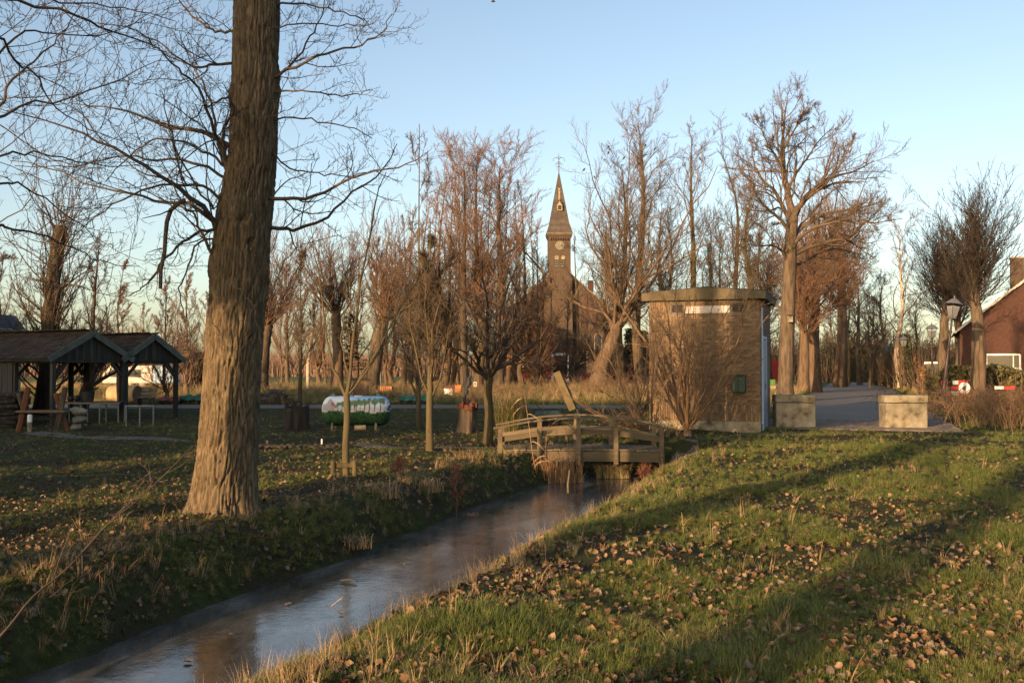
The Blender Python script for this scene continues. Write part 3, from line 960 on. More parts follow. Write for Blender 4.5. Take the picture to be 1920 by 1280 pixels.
put_tree(806, 21.0, 400, lambda H: sp_fan(H, 1.55, .08, n1=14, a=20, len1=.62), 'young tree with a tied trunk and fanning brown stems, just beyond the ditch bank', 41, 'bark_young', 'twig', G_YOUNG, name='young_tree', limb_mat='bark_young', sides=12)
put_tree(785, 29.5, 215, lambda H: sp_fan(H, 1.6, .075, n1=16, a=17, len1=.40, dens=.8), 'very slender young tree with the tallest thin leader, behind the fanning young tree', 42, 'bark_young', 'twig', G_YOUNG, name='young_tree', limb_mat='twig', sides=10)
def gnarled(H):
    tr = [(0, 0, 0), (.03, 0, .7), (.0, 0, 1.3), (.05, 0, 1.62)]
    lv = [dict(n=11, t=(.78, 1), a=(50, 12), adrop=14, len=2.0, rel=False, fall=-.55, r=.5, rmin=.03, rmax=.06, s=8, g=.75, w=.45, k=6, tip=.25),
          dict(n=11, t=(.15, 1), a=(46, 12), len=.36, fall=.35, r=.5, rmin=.009, s=5, g=.25, w=.4, k=3),
          dict(n=8, t=(.15, 1), a=(46, 12), len=.36, r=.6, rmin=.006, s=4, g=.25, w=.35, k=3, tip=.6)]
    return tr, [.105, .098, .1, .085], lv
put_tree(915, 22.9, 470, gnarled, 'stout mossy young tree with crooked dark branches, beside the near end of the bridge', 44, 'bark_moss', 'twig_dark', G_YOUNG, name='young_tree', limbs=True, sides=14, limb_mat='bark_moss')
put_tree(563, 40.0, 440, lambda H: sp_fan(H, 1.9, .085, n1=14, a=22, len1=.42), 'thin straight young tree rising behind the dark stump', 45, 'bark_moss', 'twig', G_YOUNG, name='young_tree')

# trees along the sunlit field edge, left to middle
put_tree(872, 56, 300, lambda H: sp_tall(H, .25, .26, 26, 36, .38, 1.0), 'tall field-edge tree with a dark trunk, first of the close trio left of the church', 51, 'bark', 'twig_red', G_FIELD)
put_tree(895, 59, 285, lambda H: sp_tall(H, .29, .24, 26, 38, .38, 1.0), 'tallest of the close trio of field-edge trees, behind the metal sculpture stump', 52, 'bark', 'twig_pink', G_FIELD)
dup_tree(934, 57, 300, 51, 'thicker tree of the close trio, nearest the church', G_FIELD, squeeze=1.25)
put_tree(980, 62, 330, lambda H: sp_fan(H, 2.2, .22, 18, 20, .5, 1.0), 'slender upright tree whose shoots overlap the church front', 54, 'bark_red', 'twig_red', G_FIELD)
put_tree(833, 61, 305, lambda H: sp_fan(H, 3, .22, 20, 17, .5, 1.1), 'pinkish upright tree beside the trio, behind the stacked boxes', 55, 'bark_red', 'twig_pink', G_FIELD)
put_tree(694, 55, 420, lambda H: sp_pollard(4.0, .42, 5.2, 46, 24, lean=(.75, 0)), 'leaning grey pollard behind the brown notice box', 56, 'bark', 'twig_red', G_FIELD, name='pollard_tree')
put_tree(632, 58, 425, lambda H: sp_pollard(4.6, .36, 4.6, 44, 24), 'upright reddish pollard behind the painted tank', 57, 'bark_red', 'twig_red', G_FIELD, name='pollard_tree')
dup_tree(489, 54, 440, 56, 'leaning sunlit pollard just past the big poplar trunk', G_FIELD)
put_tree(577, 55, 520, lambda H: sp_fan(H, 3.4, .11, 12, 18, .35, .8, lean=(.4, 0)), 'thin white-barked tree leaning over the field edge between the stump and the tank', 59, 'bark_pale', 'twig_pink', G_FIELD, name='birch_tree')
dup_tree(711, 57, 430, 59, 'thin white-barked tree touching the leaning grey pollard', G_FIELD)
put_tree(757, 60, 400, lambda H: sp_fan(H, 3, .17, 18, 20, .5, 1.0), 'narrow brown tree above the green covered boat', 61, 'bark', 'twig_red', G_FIELD)
dup_tree(800, 66, 350, 55, 'pink-twigged tree in the field line behind the tallest slender sapling', G_FIELD)
dup_tree(540, 72, 450, 61, 'pale far tree showing between the poplar and the dark stump', G_FIELD)
dup_tree(600, 78, 460, 54, 'pale far tree showing above the white-barked leaning tree', G_FIELD)
dup_tree(668, 80, 455, 61, 'pale far tree behind the cedar', G_FIELD)
dup_tree(735, 82, 440, 54, 'pale far tree between the white-barked tree and the narrow brown tree', G_FIELD)
put_tree(350, 50, 500, lambda H: sp_fan(H, 1.0, .13, 20, 26, .62, 1.0), 'bushy pink tree above the green tarpaulin', 67, 'bark_red', 'twig_pink', G_FIELD)
put_tree(312, 46, 520, lambda H: sp_fan(H, .8, .10, 18, 26, .6, 1.0), 'many-stemmed thin tree at the corner of the open shelter', 68, 'bark', 'twig_red', G_FIELD)
put_tree(226, 44, 480, lambda H: sp_fan(H, 2.0, .11, 16, 16, .38, 1.0), 'slender bare tree rising behind the twin gables', 69, 'bark', 'twig_red', G_FIELD)
dup_tree(385, 64, 540, 67, 'low pink tree half hidden by the big poplar trunk', G_FIELD)
dup_tree(270, 70, 560, 67, 'low pink thicket tree behind the white caravan', G_FIELD)

# old cut-back willow behind the shelter
def stub():
    Y = 35.5
    p0 = P(82, 640, Y); p1 = P(112, 424, Y)
    b = zf(p0.x, Y)
    H = p1.z - b
    tr = [(0, 0, 0), (.05, 0, 1.5), (.25, 0, H * .55), (p1.x - p0.x + .05, 0, H)]
    lv = [dict(n=95, t=(.10, 1.0), a=(40, 16), len=3.4, rel=False, fall=.25, r=.12, rmin=.02, rmax=.05, s=7, g=.8, w=.3, k=4, tip=.25),
          dict(n=8, t=(.15, 1), a=(34, 10), len=.3, fall=.4, r=.5, rmin=.009, s=4, g=.4, w=.25, k=3),
          dict(n=5, t=(.15, 1), a=(34, 10), len=.35, r=.6, rmin=.008, s=3, g=.4, w=.2, k=3, tip=.6)]
    make_tree('willow_tree', 'thick sawn-off willow trunk bristling with shoots behind the tiled shelter roof', (p0.x, Y, b), tr, [.33, .29, .26, .24], lv, 81, 'bark_dark', 'twig_dark', G_FIELD, limb_mat='twig')
stub()
put_tree(20, 38, 430, lambda H: sp_fan(H, 1.2, .26, 20, 34, .62, 1.0, lean=(-.6, 0)), 'bushy many-stemmed willow above the far end of the tiled roof', 82, 'bark', 'twig_dark', G_FIELD, limb_mat='bark', name='willow_tree')
dup_tree(150, 40, 450, 82, 'bushy willow between the sawn-off trunk and the slender tree', G_FIELD)
dup_tree(-60, 44, 380, 82, 'bushy willow cut by the picture edge over the cream hut', G_FIELD)

# cedar
def cedar():
    Y = 60; x = X(655, Y); b = zf(x, Y)
    H = Z(585, Y) - b
    t = thing('cedar_tree', 'small sparse conifer with flat dark tiers behind the painted tank', 'tree', (x, Y, b), 0, G_FIELD)
    tubes_obj('trunk', [(resample([(0, 0, -.2), (.03, 0, H * .5), (0, 0, H)], 8)[None], np.linspace(.12, .02, 8)[None], 8)], M['bark'], t)
    rg = np.random.default_rng(5)
    V = []; Fq = []
    br = []
    for k in range(46):
        z = H * (.25 + .72 * k / 46); L = (1 - k / 52) * 1.9 * (.6 + .5 * rg.random()); a = k * 2.4 + rg.random()
        pts = [(0, 0, z), (math.cos(a) * L * .5, math.sin(a) * L * .5, z + .06), (math.cos(a) * L, math.sin(a) * L, z - .05)]
        pp = resample(pts, 6); br.append(pp)
        for q in range(70):
            f = .2 + .8 * rg.random()
            c = np.array([np.interp(f * 5, range(6), pp[:, j]) for j in range(3)])
            s = .16 + .1 * rg.random()
            d = nrm(np.array([math.cos(a), math.sin(a), .15]) + rg.normal(size=3) * .5)
            sd = nrm(np.cross(d, [0, 0, 1.])) * .03
            n = len(V)
            V += [c - sd, c + sd, c + d * s]
            Fq.append((n, n + 1, n + 2))
    tubes_obj('limb', [(np.array(br), np.tile(np.linspace(.03, .008, 6), (len(br), 1)), 3)], M['bark'], t)
    needle = surf('dark needles', [(.3, (.012, .022, .012)), (.7, (.035, .05, .026))], 5, rough=.8, bmp=0, var='island', varamt=.4)
    mesh_np('crown', V, Fq, needle, parent=t)
cedar()

# church trees
def leaning(H):
    tr = [(0, 0, 0), (.35, 0, 1.4), (1.0, 0, 2.9), (1.35, 0, 3.9)]
    lv = [dict(n=17, t=(.68, 1), a=(24, 10), len=8.8, rel=False, fall=-.15, lv=.2, r=.30, rmin=.05, rmax=.12, s=9, g=.5, w=.42, k=5, tip=.15),
          dict(n=17, t=(.15, 1), a=(38, 12), len=.26, fall=.45, r=.36, rmin=.011, rmax=.035, s=5, g=.5, w=.34, k=3),
          dict(n=19, t=(.10, 1), a=(40, 13), len=.34, r=.6, rmin=.0072, rmax=.010, s=1, g=.5, w=.25, k=3, tip=.6)]
    return tr, [.52, .43, .38, .32], lv
put_tree(1117, 58, 300, leaning, 'old leaning willow with a sunlit orange trunk in front of the church', 91, 'bark_red', 'twig', G_CHURCH, name='willow_tree', limb_mat='bark_red', sides=16)
put_tree(1202, 62, 225, lambda H: sp_tall(H, .33, .22, 30, 32, .33, 1.0, g=.75), 'tallest bare tree rising behind the roof corner of the brick hut, near the church', 92, 'bark', 'twig', G_CHURCH, limb_mat='bark')
dup_tree(1168, 70, 300, 92, 'bare tree between the leaning willow and the tallest tree', G_CHURCH)
put_tree(1296, 60, 250, lambda H: sp_tall(H, .25, .25, 20, 28, .30, .8, g=.9), 'tall narrow open-crowned tree above the middle of the brick hut roof', 94, 'bark_moss', 'twig', G_CHURCH, limb_mat='bark')
dup_tree(1335, 70, 420, 92, 'lower mossy tree behind the brick hut roof', G_CHURCH)
put_tree(1372, 64, 270, lambda H: sp_tall(H, .23, .22, 20, 28, .3, .8, g=.9), 'tall thin pale-topped tree left of the great ash', 96, 'bark_moss', 'twig', G_CHURCH, limb_mat='bark_moss')
put_tree(1408, 60, 350, lambda H: sp_tall(H, .28, .22, 26, 40, .36, 1.0), 'mossy bushy tree touching the crown of the great ash', 97, 'bark_moss', 'twig', G_CHURCH, limb_mat='bark_moss')
dup_tree(1240, 78, 380, 92, 'far dark tree showing between the tallest tree and the hut roof', G_CHURCH)
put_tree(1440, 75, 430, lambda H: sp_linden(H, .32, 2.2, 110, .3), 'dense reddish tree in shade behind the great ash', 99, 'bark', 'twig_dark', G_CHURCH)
put_tree(1012, 66, 470, lambda H: sp_fan(H, .8, .16, 22, 26, .55, 1.0), 'bushy brown tree standing before the church door and tower foot', 88, 'bark', 'twig_red', G_CHURCH)
dup_tree(1060, 76, 520, 88, 'low brown tree covering the church gable right of the tower', G_CHURCH)
dup_tree(968, 74, 430, 88, 'taller brown tree covering the church gable left of the tower', G_CHURCH)
dup_tree(1150, 82, 520, 88, 'low brown tree behind the leaning willow trunk', G_CHURCH)
put_tree(1080, 84, 420, lambda H: sp_fan(H, 2, .22, 18, 22, .5, 1.0), 'thin brown tree in front of the church gable', 90, 'bark', 'twig', G_CHURCH)

# the great ash by the lane
def ash():
    Y = 45.0
    x = X(1472, Y); b = zf(x, Y)
    t = thing('ash_tree', 'great spreading ash, tallest tree by the lane, behind the left concrete block', 'tree', (x, Y, b), 0, G_LANE)
    t['label'] = 'great spreading ash with a broad open crown, tallest tree beside the lane'
    tp = [P(a, c, Y) - t.location for a, c in ((1472, 745), (1474, 680), (1477, 600), (1480, 520), (1483, 450), (1487, 400))]
    tp[0].z = -.2
    pth = resample([tuple(p) for p in tp], 20)
    rr = np.interp(np.linspace(0, 1, 20), [0, .1, .4, .75, 1], [.46, .35, .32, .28, .24])
    tubes_obj('trunk', [(pth[None], rr[None], 16)], M['bark'], t)
    LV = [dict(n=13, t=(.14, .97), a=(38, 11), len=.50, fall=.55, r=.45, rmin=.015, rmax=.05, s=6, g=.5, w=.34, k=4),
          dict(n=10, t=(.12, 1), a=(36, 11), len=.38, fall=.4, r=.4, rmin=.007, rmax=.016, s=4, g=.40, w=.26, k=3),
          dict(n=13, t=(.10, 1), a=(40, 13), len=.36, r=.7, rmin=.0055, s=1, g=.4, w=.22, k=3, tip=.6)]
    LS = [(((1487, 408), (1478, 370), (1470, 320), (1468, 270), (1470, 225), (1476, 182)), .5, .24),
          (((1486, 410), (1500, 385), (1525, 362), (1552, 340), (1580, 300), (1598, 262)), -1.5, .20),
          (((1490, 408), (1510, 370), (1545, 340), (1570, 330), (1610, 318), (1640, 300)), 2.2, .15),
          (((1485, 450), (1500, 430), (1540, 405), (1580, 395), (1620, 388), (1655, 375)), 1.0, .15),
          (((1483, 462), (1520, 430), (1560, 418), (1600, 415), (1640, 420)), -2.4, .12),
          (((1482, 480), (1520, 462), (1560, 452), (1600, 440), (1618, 418), (1640, 418), (1690, 410)), .4, .16),
          (((1484, 420), (1470, 392), (1452, 358), (1428, 335), (1412, 300), (1410, 270)), .8, .15),
          (((1484, 440), (1462, 410), (1440, 392), (1420, 370), (1400, 330)), -2.0, .12),
          (((1474, 365), (1490, 330), (1515, 295), (1535, 265), (1560, 240)), 1.4, .10),
          (((1470, 320), (1452, 290), (1436, 262), (1420, 225)), -1.2, .09),
          (((1469, 280), (1486, 250), (1500, 225), (1515, 200)), -.8, .08),
          (((1480, 500), (1466, 470), (1445, 460), (1420, 462), (1400, 455)), -1.0, .10),
          (((1482, 500), (1510, 490), (1545, 470), (1580, 468), (1605, 480)), 2.4, .10)]
    for k, (px, dy, r0) in enumerate(LS):
        px_branch(t, px, Y, Y + dy * 1.3, r0 * .85, .014, 600 + k, levels=LV, mat='bark_moss' if r0 > .5 else 'twig', n=20)
ash()

# lane trees on the right
put_tree(1505, 61, 520, lambda H: sp_linden(H * 1.25, .36, 2.3, 130, .42, tw=.008), 'sunlit linden trunk with dense red shoots, the nearer of a pair beside the lane', 111, 'bark_red', 'twig_red', G_LANE, name='linden_tree')
dup_tree(1525, 64, 470, 111, 'sunlit linden with a taller red crown, the farther of a pair beside the lane', G_LANE)
dup_tree(1575, 84, 440, 111, 'dense red-brown linden farther along the lane behind the sunlit pair', G_LANE, squeeze=.8)
put_tree(1612, 96, 500, lambda H: sp_tall(H, .26, .25, 24, 45, .4, .9, tw=.012), 'dark twiggy tree where the lane narrows', 114, 'bark', 'twig_dark', G_LANE)
put_tree(1690, 74, 420, lambda H: sp_tall(H, .22, .3, 18, 34, .36, .7, tw=.012, g=.7), 'light open-crowned tree with hanging seed clusters beyond the lamp row', 115, 'bark_pale', 'twig_pink', G_LANE, limb_mat='bark_young')
dup_tree(1655, 90, 520, 114, 'brown tree behind the third lamp post', G_LANE)
put_tree(1832, 41, 378, lambda H: sp_linden(H, .32, 2.3, 120, .52, a=46, g=.55, tw=.0085), 'ivy-dark pollard linden with a round spray of shoots in front of the red house', 117, 'bark', 'twig_black', G_LANE, name='linden_tree', sides=16, flare=.6)
dup_tree(1772, 55, 440, 117, 'smaller dark pollard linden between the lamps and the red house', G_LANE)
dup_tree(1798, 66, 480, 117, 'far reddish linden behind the tilted lamp post', G_LANE)
dup_tree(1720, 100, 560, 114, 'low brown tree behind the row of lamp posts', G_LANE)
dup_tree(1560, 120, 560, 114, 'far dark tree closing the lane', G_LANE)
dup_tree(1640, 130, 560, 114, 'far dark tree beside the end of the lane', G_LANE)
dup_tree(1918, 60, 540, 114, 'shaded bare tree against the red house wall', G_LANE)

# the dense row of slim trees that closes the view between the lawn and the church
G_ROW = 'slim trees packed in the row left of the church'
for k_, (px_, Y_, top_, src_) in enumerate(((770, 64, 380, 55), (815, 69, 340, 54), (846, 64, 320, 54), (858, 72, 330, 55), (908, 66, 315, 55), (918, 74, 330, 54), (952, 64, 330, 55), (966, 70, 350, 54), (996, 72, 390, 55), (1006, 60, 420, 54))):
    dup_tree(px_, Y_, top_, src_, 'slim reddish tree packed in the dense row between the slender sapling and the church tower', G_ROW, squeeze=.8)
G_FAR = 'pale slim trees far behind the lawn'
for k_, (px_, Y_, top_, src_) in enumerate(((528, 84, 480, 55), (610, 70, 490, 61), (655, 74, 440, 54), (725, 70, 410, 54), (330, 82, 540, 55), (410, 80, 560, 61), (240, 88, 590, 61))):
    dup_tree(px_, Y_, top_, src_, 'pale slim bare tree far behind the lawn, one of many alike toward the horizon', G_FAR, squeeze=.6)
G_BACK = 'bare trees filling the gaps behind the church trees'
for k_, (px_, Y_, top_, src_) in enumerate(((1138, 84, 400, 92), (1255, 80, 400, 97), (1350, 88, 430, 97), (1430, 88, 420, 97), (1590, 100, 520, 97), (1630, 80, 560, 114))):
    dup_tree(px_, Y_, top_, src_, 'thin bare tree in the rear rank between the church and the lane', G_BACK, squeeze=.72)

# seed clusters on the light tree, small nests of dark leaves
def shrub(px, Y, label, seed, n, L, a, tw, r=.02, lean=0, base=.12, dens=1.0, g=.2, name='bare_shrub', group=None, limbs=True):
    x = X(px, Y); b = zf(x, Y)
    tr = [(0, 0, 0), (lean * .05, 0, base * .5), (lean * .1, 0, base)]
    lv = [dict(n=n, t=(.3, 1), a=(a, a * .5), len=L, rel=False, fall=.0, lv=.2, r=.30, rmin=r * .6, rmax=r, s=8, g=g, w=.2, k=5, tip=.3),
          dict(n=int(9 * dens), t=(.22, 1), a=(32, 10), len=.26, fall=.4, r=.5, rmin=.0055, s=5, g=.25, w=.25, k=3),
          dict(n=int(6 * dens), t=(.15, 1), a=(38, 12), len=.36, r=.6, rmin=.0045, s=4, g=.2, w=.25, k=3, tip=.6)]
    return make_tree(name, label, (x, Y, b), tr, [.09, .085, .08], lv, seed, tw, tw, group=group, limbs=limbs, sides=8, kind='shrub')
shrub(1288, 23.9, 'large many-stemmed bare shrub standing right against the front of the brick hut', 131, 34, 3.1, 22, 'twig_tan', .024, dens=1.1)
shrub(1226, 23.2, 'orange-stemmed bare shrub leaning left beside the bridge rail and the brick hut', 132, 15, 2.3, 30, 'twig_tan', .020, lean=-1, dens=.9)
shrub(1196, 30, 'thin bare shrub behind the bridge, left of the brick hut corner', 133, 16, 2.4, 26, 'twig', .018, dens=.9)
# ------------------------------------------------------------------ brick transformer hut
HX, HY = 6.35, 25.5                     # front right corner
HW, HD = 2.86, 3.0
def hut():
    t = thing('transformer_hut', 'small flat-roofed brown brick transformer hut beside the lane', 'building', (HX, HY, 0.02), -R(19))
    z1 = 3.40
    # local: front wall runs along -x from the origin, depth along +y
    mb = MB()
    x0 = -HW
    holes = [(-2.27, -1.95), (-.70, -.38)]
    hz0, hz1 = 3.07, 3.31
    xs = [x0, holes[0][0], holes[0][1], holes[1][0], holes[1][1], 0]
    for i in range(5):
        a, b = xs[i], xs[i + 1]
        if i in (1, 3):
            mb.box(((a + b) / 2, .10, hz0 / 2 - .15), (b - a, .2, hz0 + .3))
            mb.box(((a + b) / 2, .10, (hz1 + z1) / 2), (b - a, .2, z1 - hz1))
        else:
            mb.box(((a + b) / 2, .10, z1 / 2 - .15), (b - a, .2, z1 + .3))
    mb.box((-.10, .2 + (HD - .2) / 2, z1 / 2 - .15), (.2, HD - .2, z1 + .3))
    mb.box((x0 + .10, .2 + (HD - .2) / 2, z1 / 2 - .15), (.2, HD - .2, z1 + .3))
    mb.box((x0 / 2, HD - .1, z1 / 2 - .15), (HW - .4, .2, z1 + .3))
    wall = mb.build('wall', M['mortar'], t)
    # bricks
    proto = MB().box((0, 0, 0), (.200, .024, .050), bev=.004).build('brick', M['brick'], wall)
    proto_u = MB().box((0, 0, 0), (.050, .024, .200), bev=.004).build('brick', M['brick'], wall)
    first = [True, True]
    many = MB(); count = 0
    rows = []
    z = .27
    # plinth, three soldier rows, running bond, a soldier row at the top
    lay = []
    for r in range(2):
        lay.append(('s', z, z + .205)); z += .213
    while z < z1 - .22 - .03:
        lay.append(('r', z, z + .052)); z += .0615
    lay.append(('s', z, z1 - .003))
    cells = []
    for ri, (kind, za, zb) in enumerate(lay):
        if kind == 'r':
            n = 14; step = HW / n
            for k in range(-1, n + 1):
                a = x0 + k * step + (step / 2 if ri % 2 else 0); b = a + step - .010
                a, b = max(a, x0 + .004), min(b, -.004)
                if b - a < .03: continue
                cells.append((a, b, za, zb))
        else:
            n = int(HW / .0605); step = HW / n
            for k in range(n): cells.append((x0 + k * step + .004, x0 + (k + 1) * step - .005, za, zb))
    def in_hole(a, b, za, zb):
        return any(b > h0 - .005 and a < h1 + .005 and zb > hz0 - .005 and za < hz1 + .005 for h0, h1 in holes)
    full = .204 - .010
    for (a, b, za, zb) in cells:
        if in_hole(a, b, za, zb): continue
        c = ((a + b) / 2, -.004 - rng.random() * .004, (za + zb) / 2)
        if count < 296 and a > -1.15 and zb < 2.6 and zb - za < .1 and abs((b - a) - (HW / 14 - .010)) < .002:
            if first[0]:
                o = proto; first[0] = False; o.location = c
            else:
                o = inst('brick', proto, wall, c)
            o.scale = ((b - a) / .2, 1, (zb - za) / .05)
            count += 1
        else:
            many.box(c, (b - a, .024, zb - za), bev=.004)
    bpy.data.objects.remove(proto_u)
    # right side wall
    for ri, (kind, za, zb) in enumerate(lay):
        if kind == 'r':
            n = 14; step = HD / n
            for k in range(-1, n + 1):
                a = k * step + (step / 2 if ri % 2 else 0); b = a + step - .010
                a, b = max(a, .02), min(b, HD - .004)
                if b - a < .03: continue
                if a < 1.75 and b > .55 and za < 2.45: continue
                many.box((.004 + rng.random() * .003, (a + b) / 2, (za + zb) / 2), (.024, b - a, zb - za))
        else:
            n = int(HD / .0605); step = HD / n
            for k in range(n):
                a = .02 + k * step; b = a + step - .009
                if b > HD: continue
                if a < 1.75 and b > .55 and za < 2.45: continue
                many.box((.004 + rng.random() * .003, (a + b) / 2, (za + zb) / 2), (.024, b - a, zb - za))
    tag(many.build('brickwork', M['brick_many'], wall), kind='stuff')
    MB().box((x0 / 2, -.012 + .02, .02), (HW + .03, .06, .48), bev=.008).build('plinth', M['concrete'], t)
    # concrete roof slab with a low front gable
    oh = .17
    poly = [(x0 - oh, z1 + .004), (oh, z1 + .004), (oh, z1 + .20), (-1.35, z1 + .33), (x0 - oh, z1 + .20)]
    MB().prism(poly, -oh, HD + oh).build('roof', M['concrete_roof'], t)
    MB().prism([(x0 - oh - .012, z1 + .195), (x0 - oh - .012, z1 + .215), (-1.35, z1 + .347), (oh + .012, z1 + .215), (oh + .012, z1 + .195), (-1.35, z1 + .326)], -oh - .012, HD + oh + .01).build('roofing_felt', M['navy_roof'], t)
    # vents
    for h0, h1 in holes:
        fr = MB()
        w = h1 - h0
        for (cx, cz, sx, sz) in (((h0 + h1) / 2, hz0 + .012, w, .024), ((h0 + h1) / 2, hz1 - .012, w, .024), (h0 + .012, (hz0 + hz1) / 2, .024, hz1 - hz0 - .05), (h1 - .012, (hz0 + hz1) / 2, .024, hz1 - hz0 - .05)):
            fr.box((cx, .045, cz), (sx, .05, sz))
        o = fr.build('vent', M['iron'], t)
        MB().box(((h0 + h1) / 2, .085, (hz0 + hz1) / 2), (w, .01, hz1 - hz0)).build('vent_mesh', M['black'], o)
        for k in range(3):
            MB().box(((h0 + h1) / 2, .06, hz0 + .06 + k * .06), (w - .05, .008, .02), rot=(.6, 0, 0)).build('louvre', M['iron'], o)
    # pale plate under the eave
    sg = MB().box((-1.33, -.030, 3.155), (1.16, .02, .19), bev=.004).build('sign', M['offwhite'], t)
    bt = MB()
    for sx in (-1.86, -.80):
        bt.lathe([(.012, 0), (.012, .006)], M=Matrix.Translation((sx, -.046, 3.155)) @ Matrix.Rotation(PI / 2, 4, 'X'), n=8)
    bt.build('screw', M['steel'], sg)
    # right side: pale blue steel door with frame
    fr = MB()
    fr.box((.012, .60, 1.2), (.05, .07, 2.42)); fr.box((.012, 1.70, 1.2), (.05, .07, 2.42)); fr.box((.012, 1.15, 2.44), (.05, 1.17, .06))
    d = fr.build('door_frame', M['blue_pale'], t)
    dd = MB(); dd.box((.016, .885, 1.2), (.03, .49, 2.36), bev=.006); dd.box((.016, 1.405, 1.2), (.03, .52, 2.36), bev=.006)
    dd = dd.build('door', plain('grey blue steel door', (.22, .25, .33), .5), t)
    MB().box((.05, 1.08, 1.15), (.03, .03, .16), bev=.005).build('handle', M['steel'], dd)
    MB().tube([(.03, .28, .2), (.03, .28, 3.2)], .03, 8).build('downpipe', M['blue_pale'], t)
    return t
hut()
def green_box():
    # hangs on the hut's front wall
    p = Matrix.Rotation(-R(19), 4, 'Z') @ Vector((-.52, -.02, 0))
    t = thing('wall_cabinet', 'dark green metal cabinet with two doors mounted on the brick hut', 'cabinet', (HX + p.x, HY + p.y, 1.02), -R(19))
    MB().box((0, -.09, .22), (.34, .17, .42), bev=.008).build('body', M['green_box'], t)
    for s in (-1, 1):
        d = MB().box((s * .083, -.182, .215), (.158, .014, .37), bev=.004).build('door', M['green_box'], t)
    MB().box((.05, -.192, .36), (.02, .012, .03)).build('lock', M['steel'], t)
    MB().box((0, -.10, .445), (.38, .22, .03), rot=(.08, 0, 0), bev=.006).build('roof', M['green_box'], t)
green_box()

# ------------------------------------------------------------------ concrete blocks closing the lane
def rough_box(name, c, s, mat, parent, seed):
    """a cast block with worn faces and knocked corners"""
    n = [max(3, int(v / .045)) for v in s]
    V = []; F_ = []
    for ax in range(3):
        a, b = [(1, 2), (2, 0), (0, 1)][ax]
        for sg in (-1, 1):
            o = len(V)
            for i in range(n[a] + 1):
                for j in range(n[b] + 1):
                    p = [0, 0, 0]; p[ax] = sg * s[ax] / 2; p[a] = (i / n[a] - .5) * s[a]; p[b] = (j / n[b] - .5) * s[b]
                    V.append(p)
            for i in range(n[a]):
                for j in range(n[b]):
                    q = (o + i * (n[b] + 1) + j, o + (i + 1) * (n[b] + 1) + j, o + (i + 1) * (n[b] + 1) + j + 1, o + i * (n[b] + 1) + j + 1)
                    F_.append(q if sg > 0 else q[::-1])
    V = np.array(V)
    hs = np.array(s) / 2
    e = np.sort(hs - np.abs(V), axis=1)                      # distance to the nearest faces
    edge = np.exp(-(e[:, 1] / .03) ** 2)
    k = vnoise(V[:, 0] * 6 + seed, V[:, 1] * 6, V[:, 2] * 6, seed=seed)
    f = vnoise(V[:, 0] * 22, V[:, 1] * 22 + seed, V[:, 2] * 22, seed=seed)
    pull = .006 * f + edge * (.010 + .05 * np.clip(k - .55, 0, 1))
    V = V * (1 - pull[:, None] / np.maximum(np.abs(V).max(1), .2)[:, None]) + np.array(c)
    return mesh_np(name, V, F_, mat, parent=parent)
def block(px0, px1, Y, label, yaw, h=.90):
    x0, x1 = X(px0, Y), X(px1, Y)
    w = x1 - x0; cx = (x0 + x1) / 2
    b = zf(cx, Y)
    t = thing('concrete_block', label, 'road barrier', (cx, Y + .25, b), yaw, 'concrete blocks across the lane mouth')
    rough_box('body', (0, 0, h * .39 - .05), (w - .03, .5, h * .78 + .1), M['concrete'], t, int(px0))
    rough_box('cap', (0, 0, h * .89 + .008), (w, .53, h * .22), M['concrete'], t, int(px1))
    lo = MB()
    for k in (-1, 1):
        lo.tube([(k * w * .3, 0, h - .02), (k * w * .3, .03, h + .03), (k * w * .3, .08, h + .03), (k * w * .3, .11, h - .02)], .009, 6)
    lo.build('lifting_loop', M['iron'], t)
    return t
block(1455, 1531, 26.9, 'weathered concrete barrier block next to the brick hut', -.06)
block(1658, 1740, 26.6, 'weathered concrete barrier block near the tilted lamp post', .02)

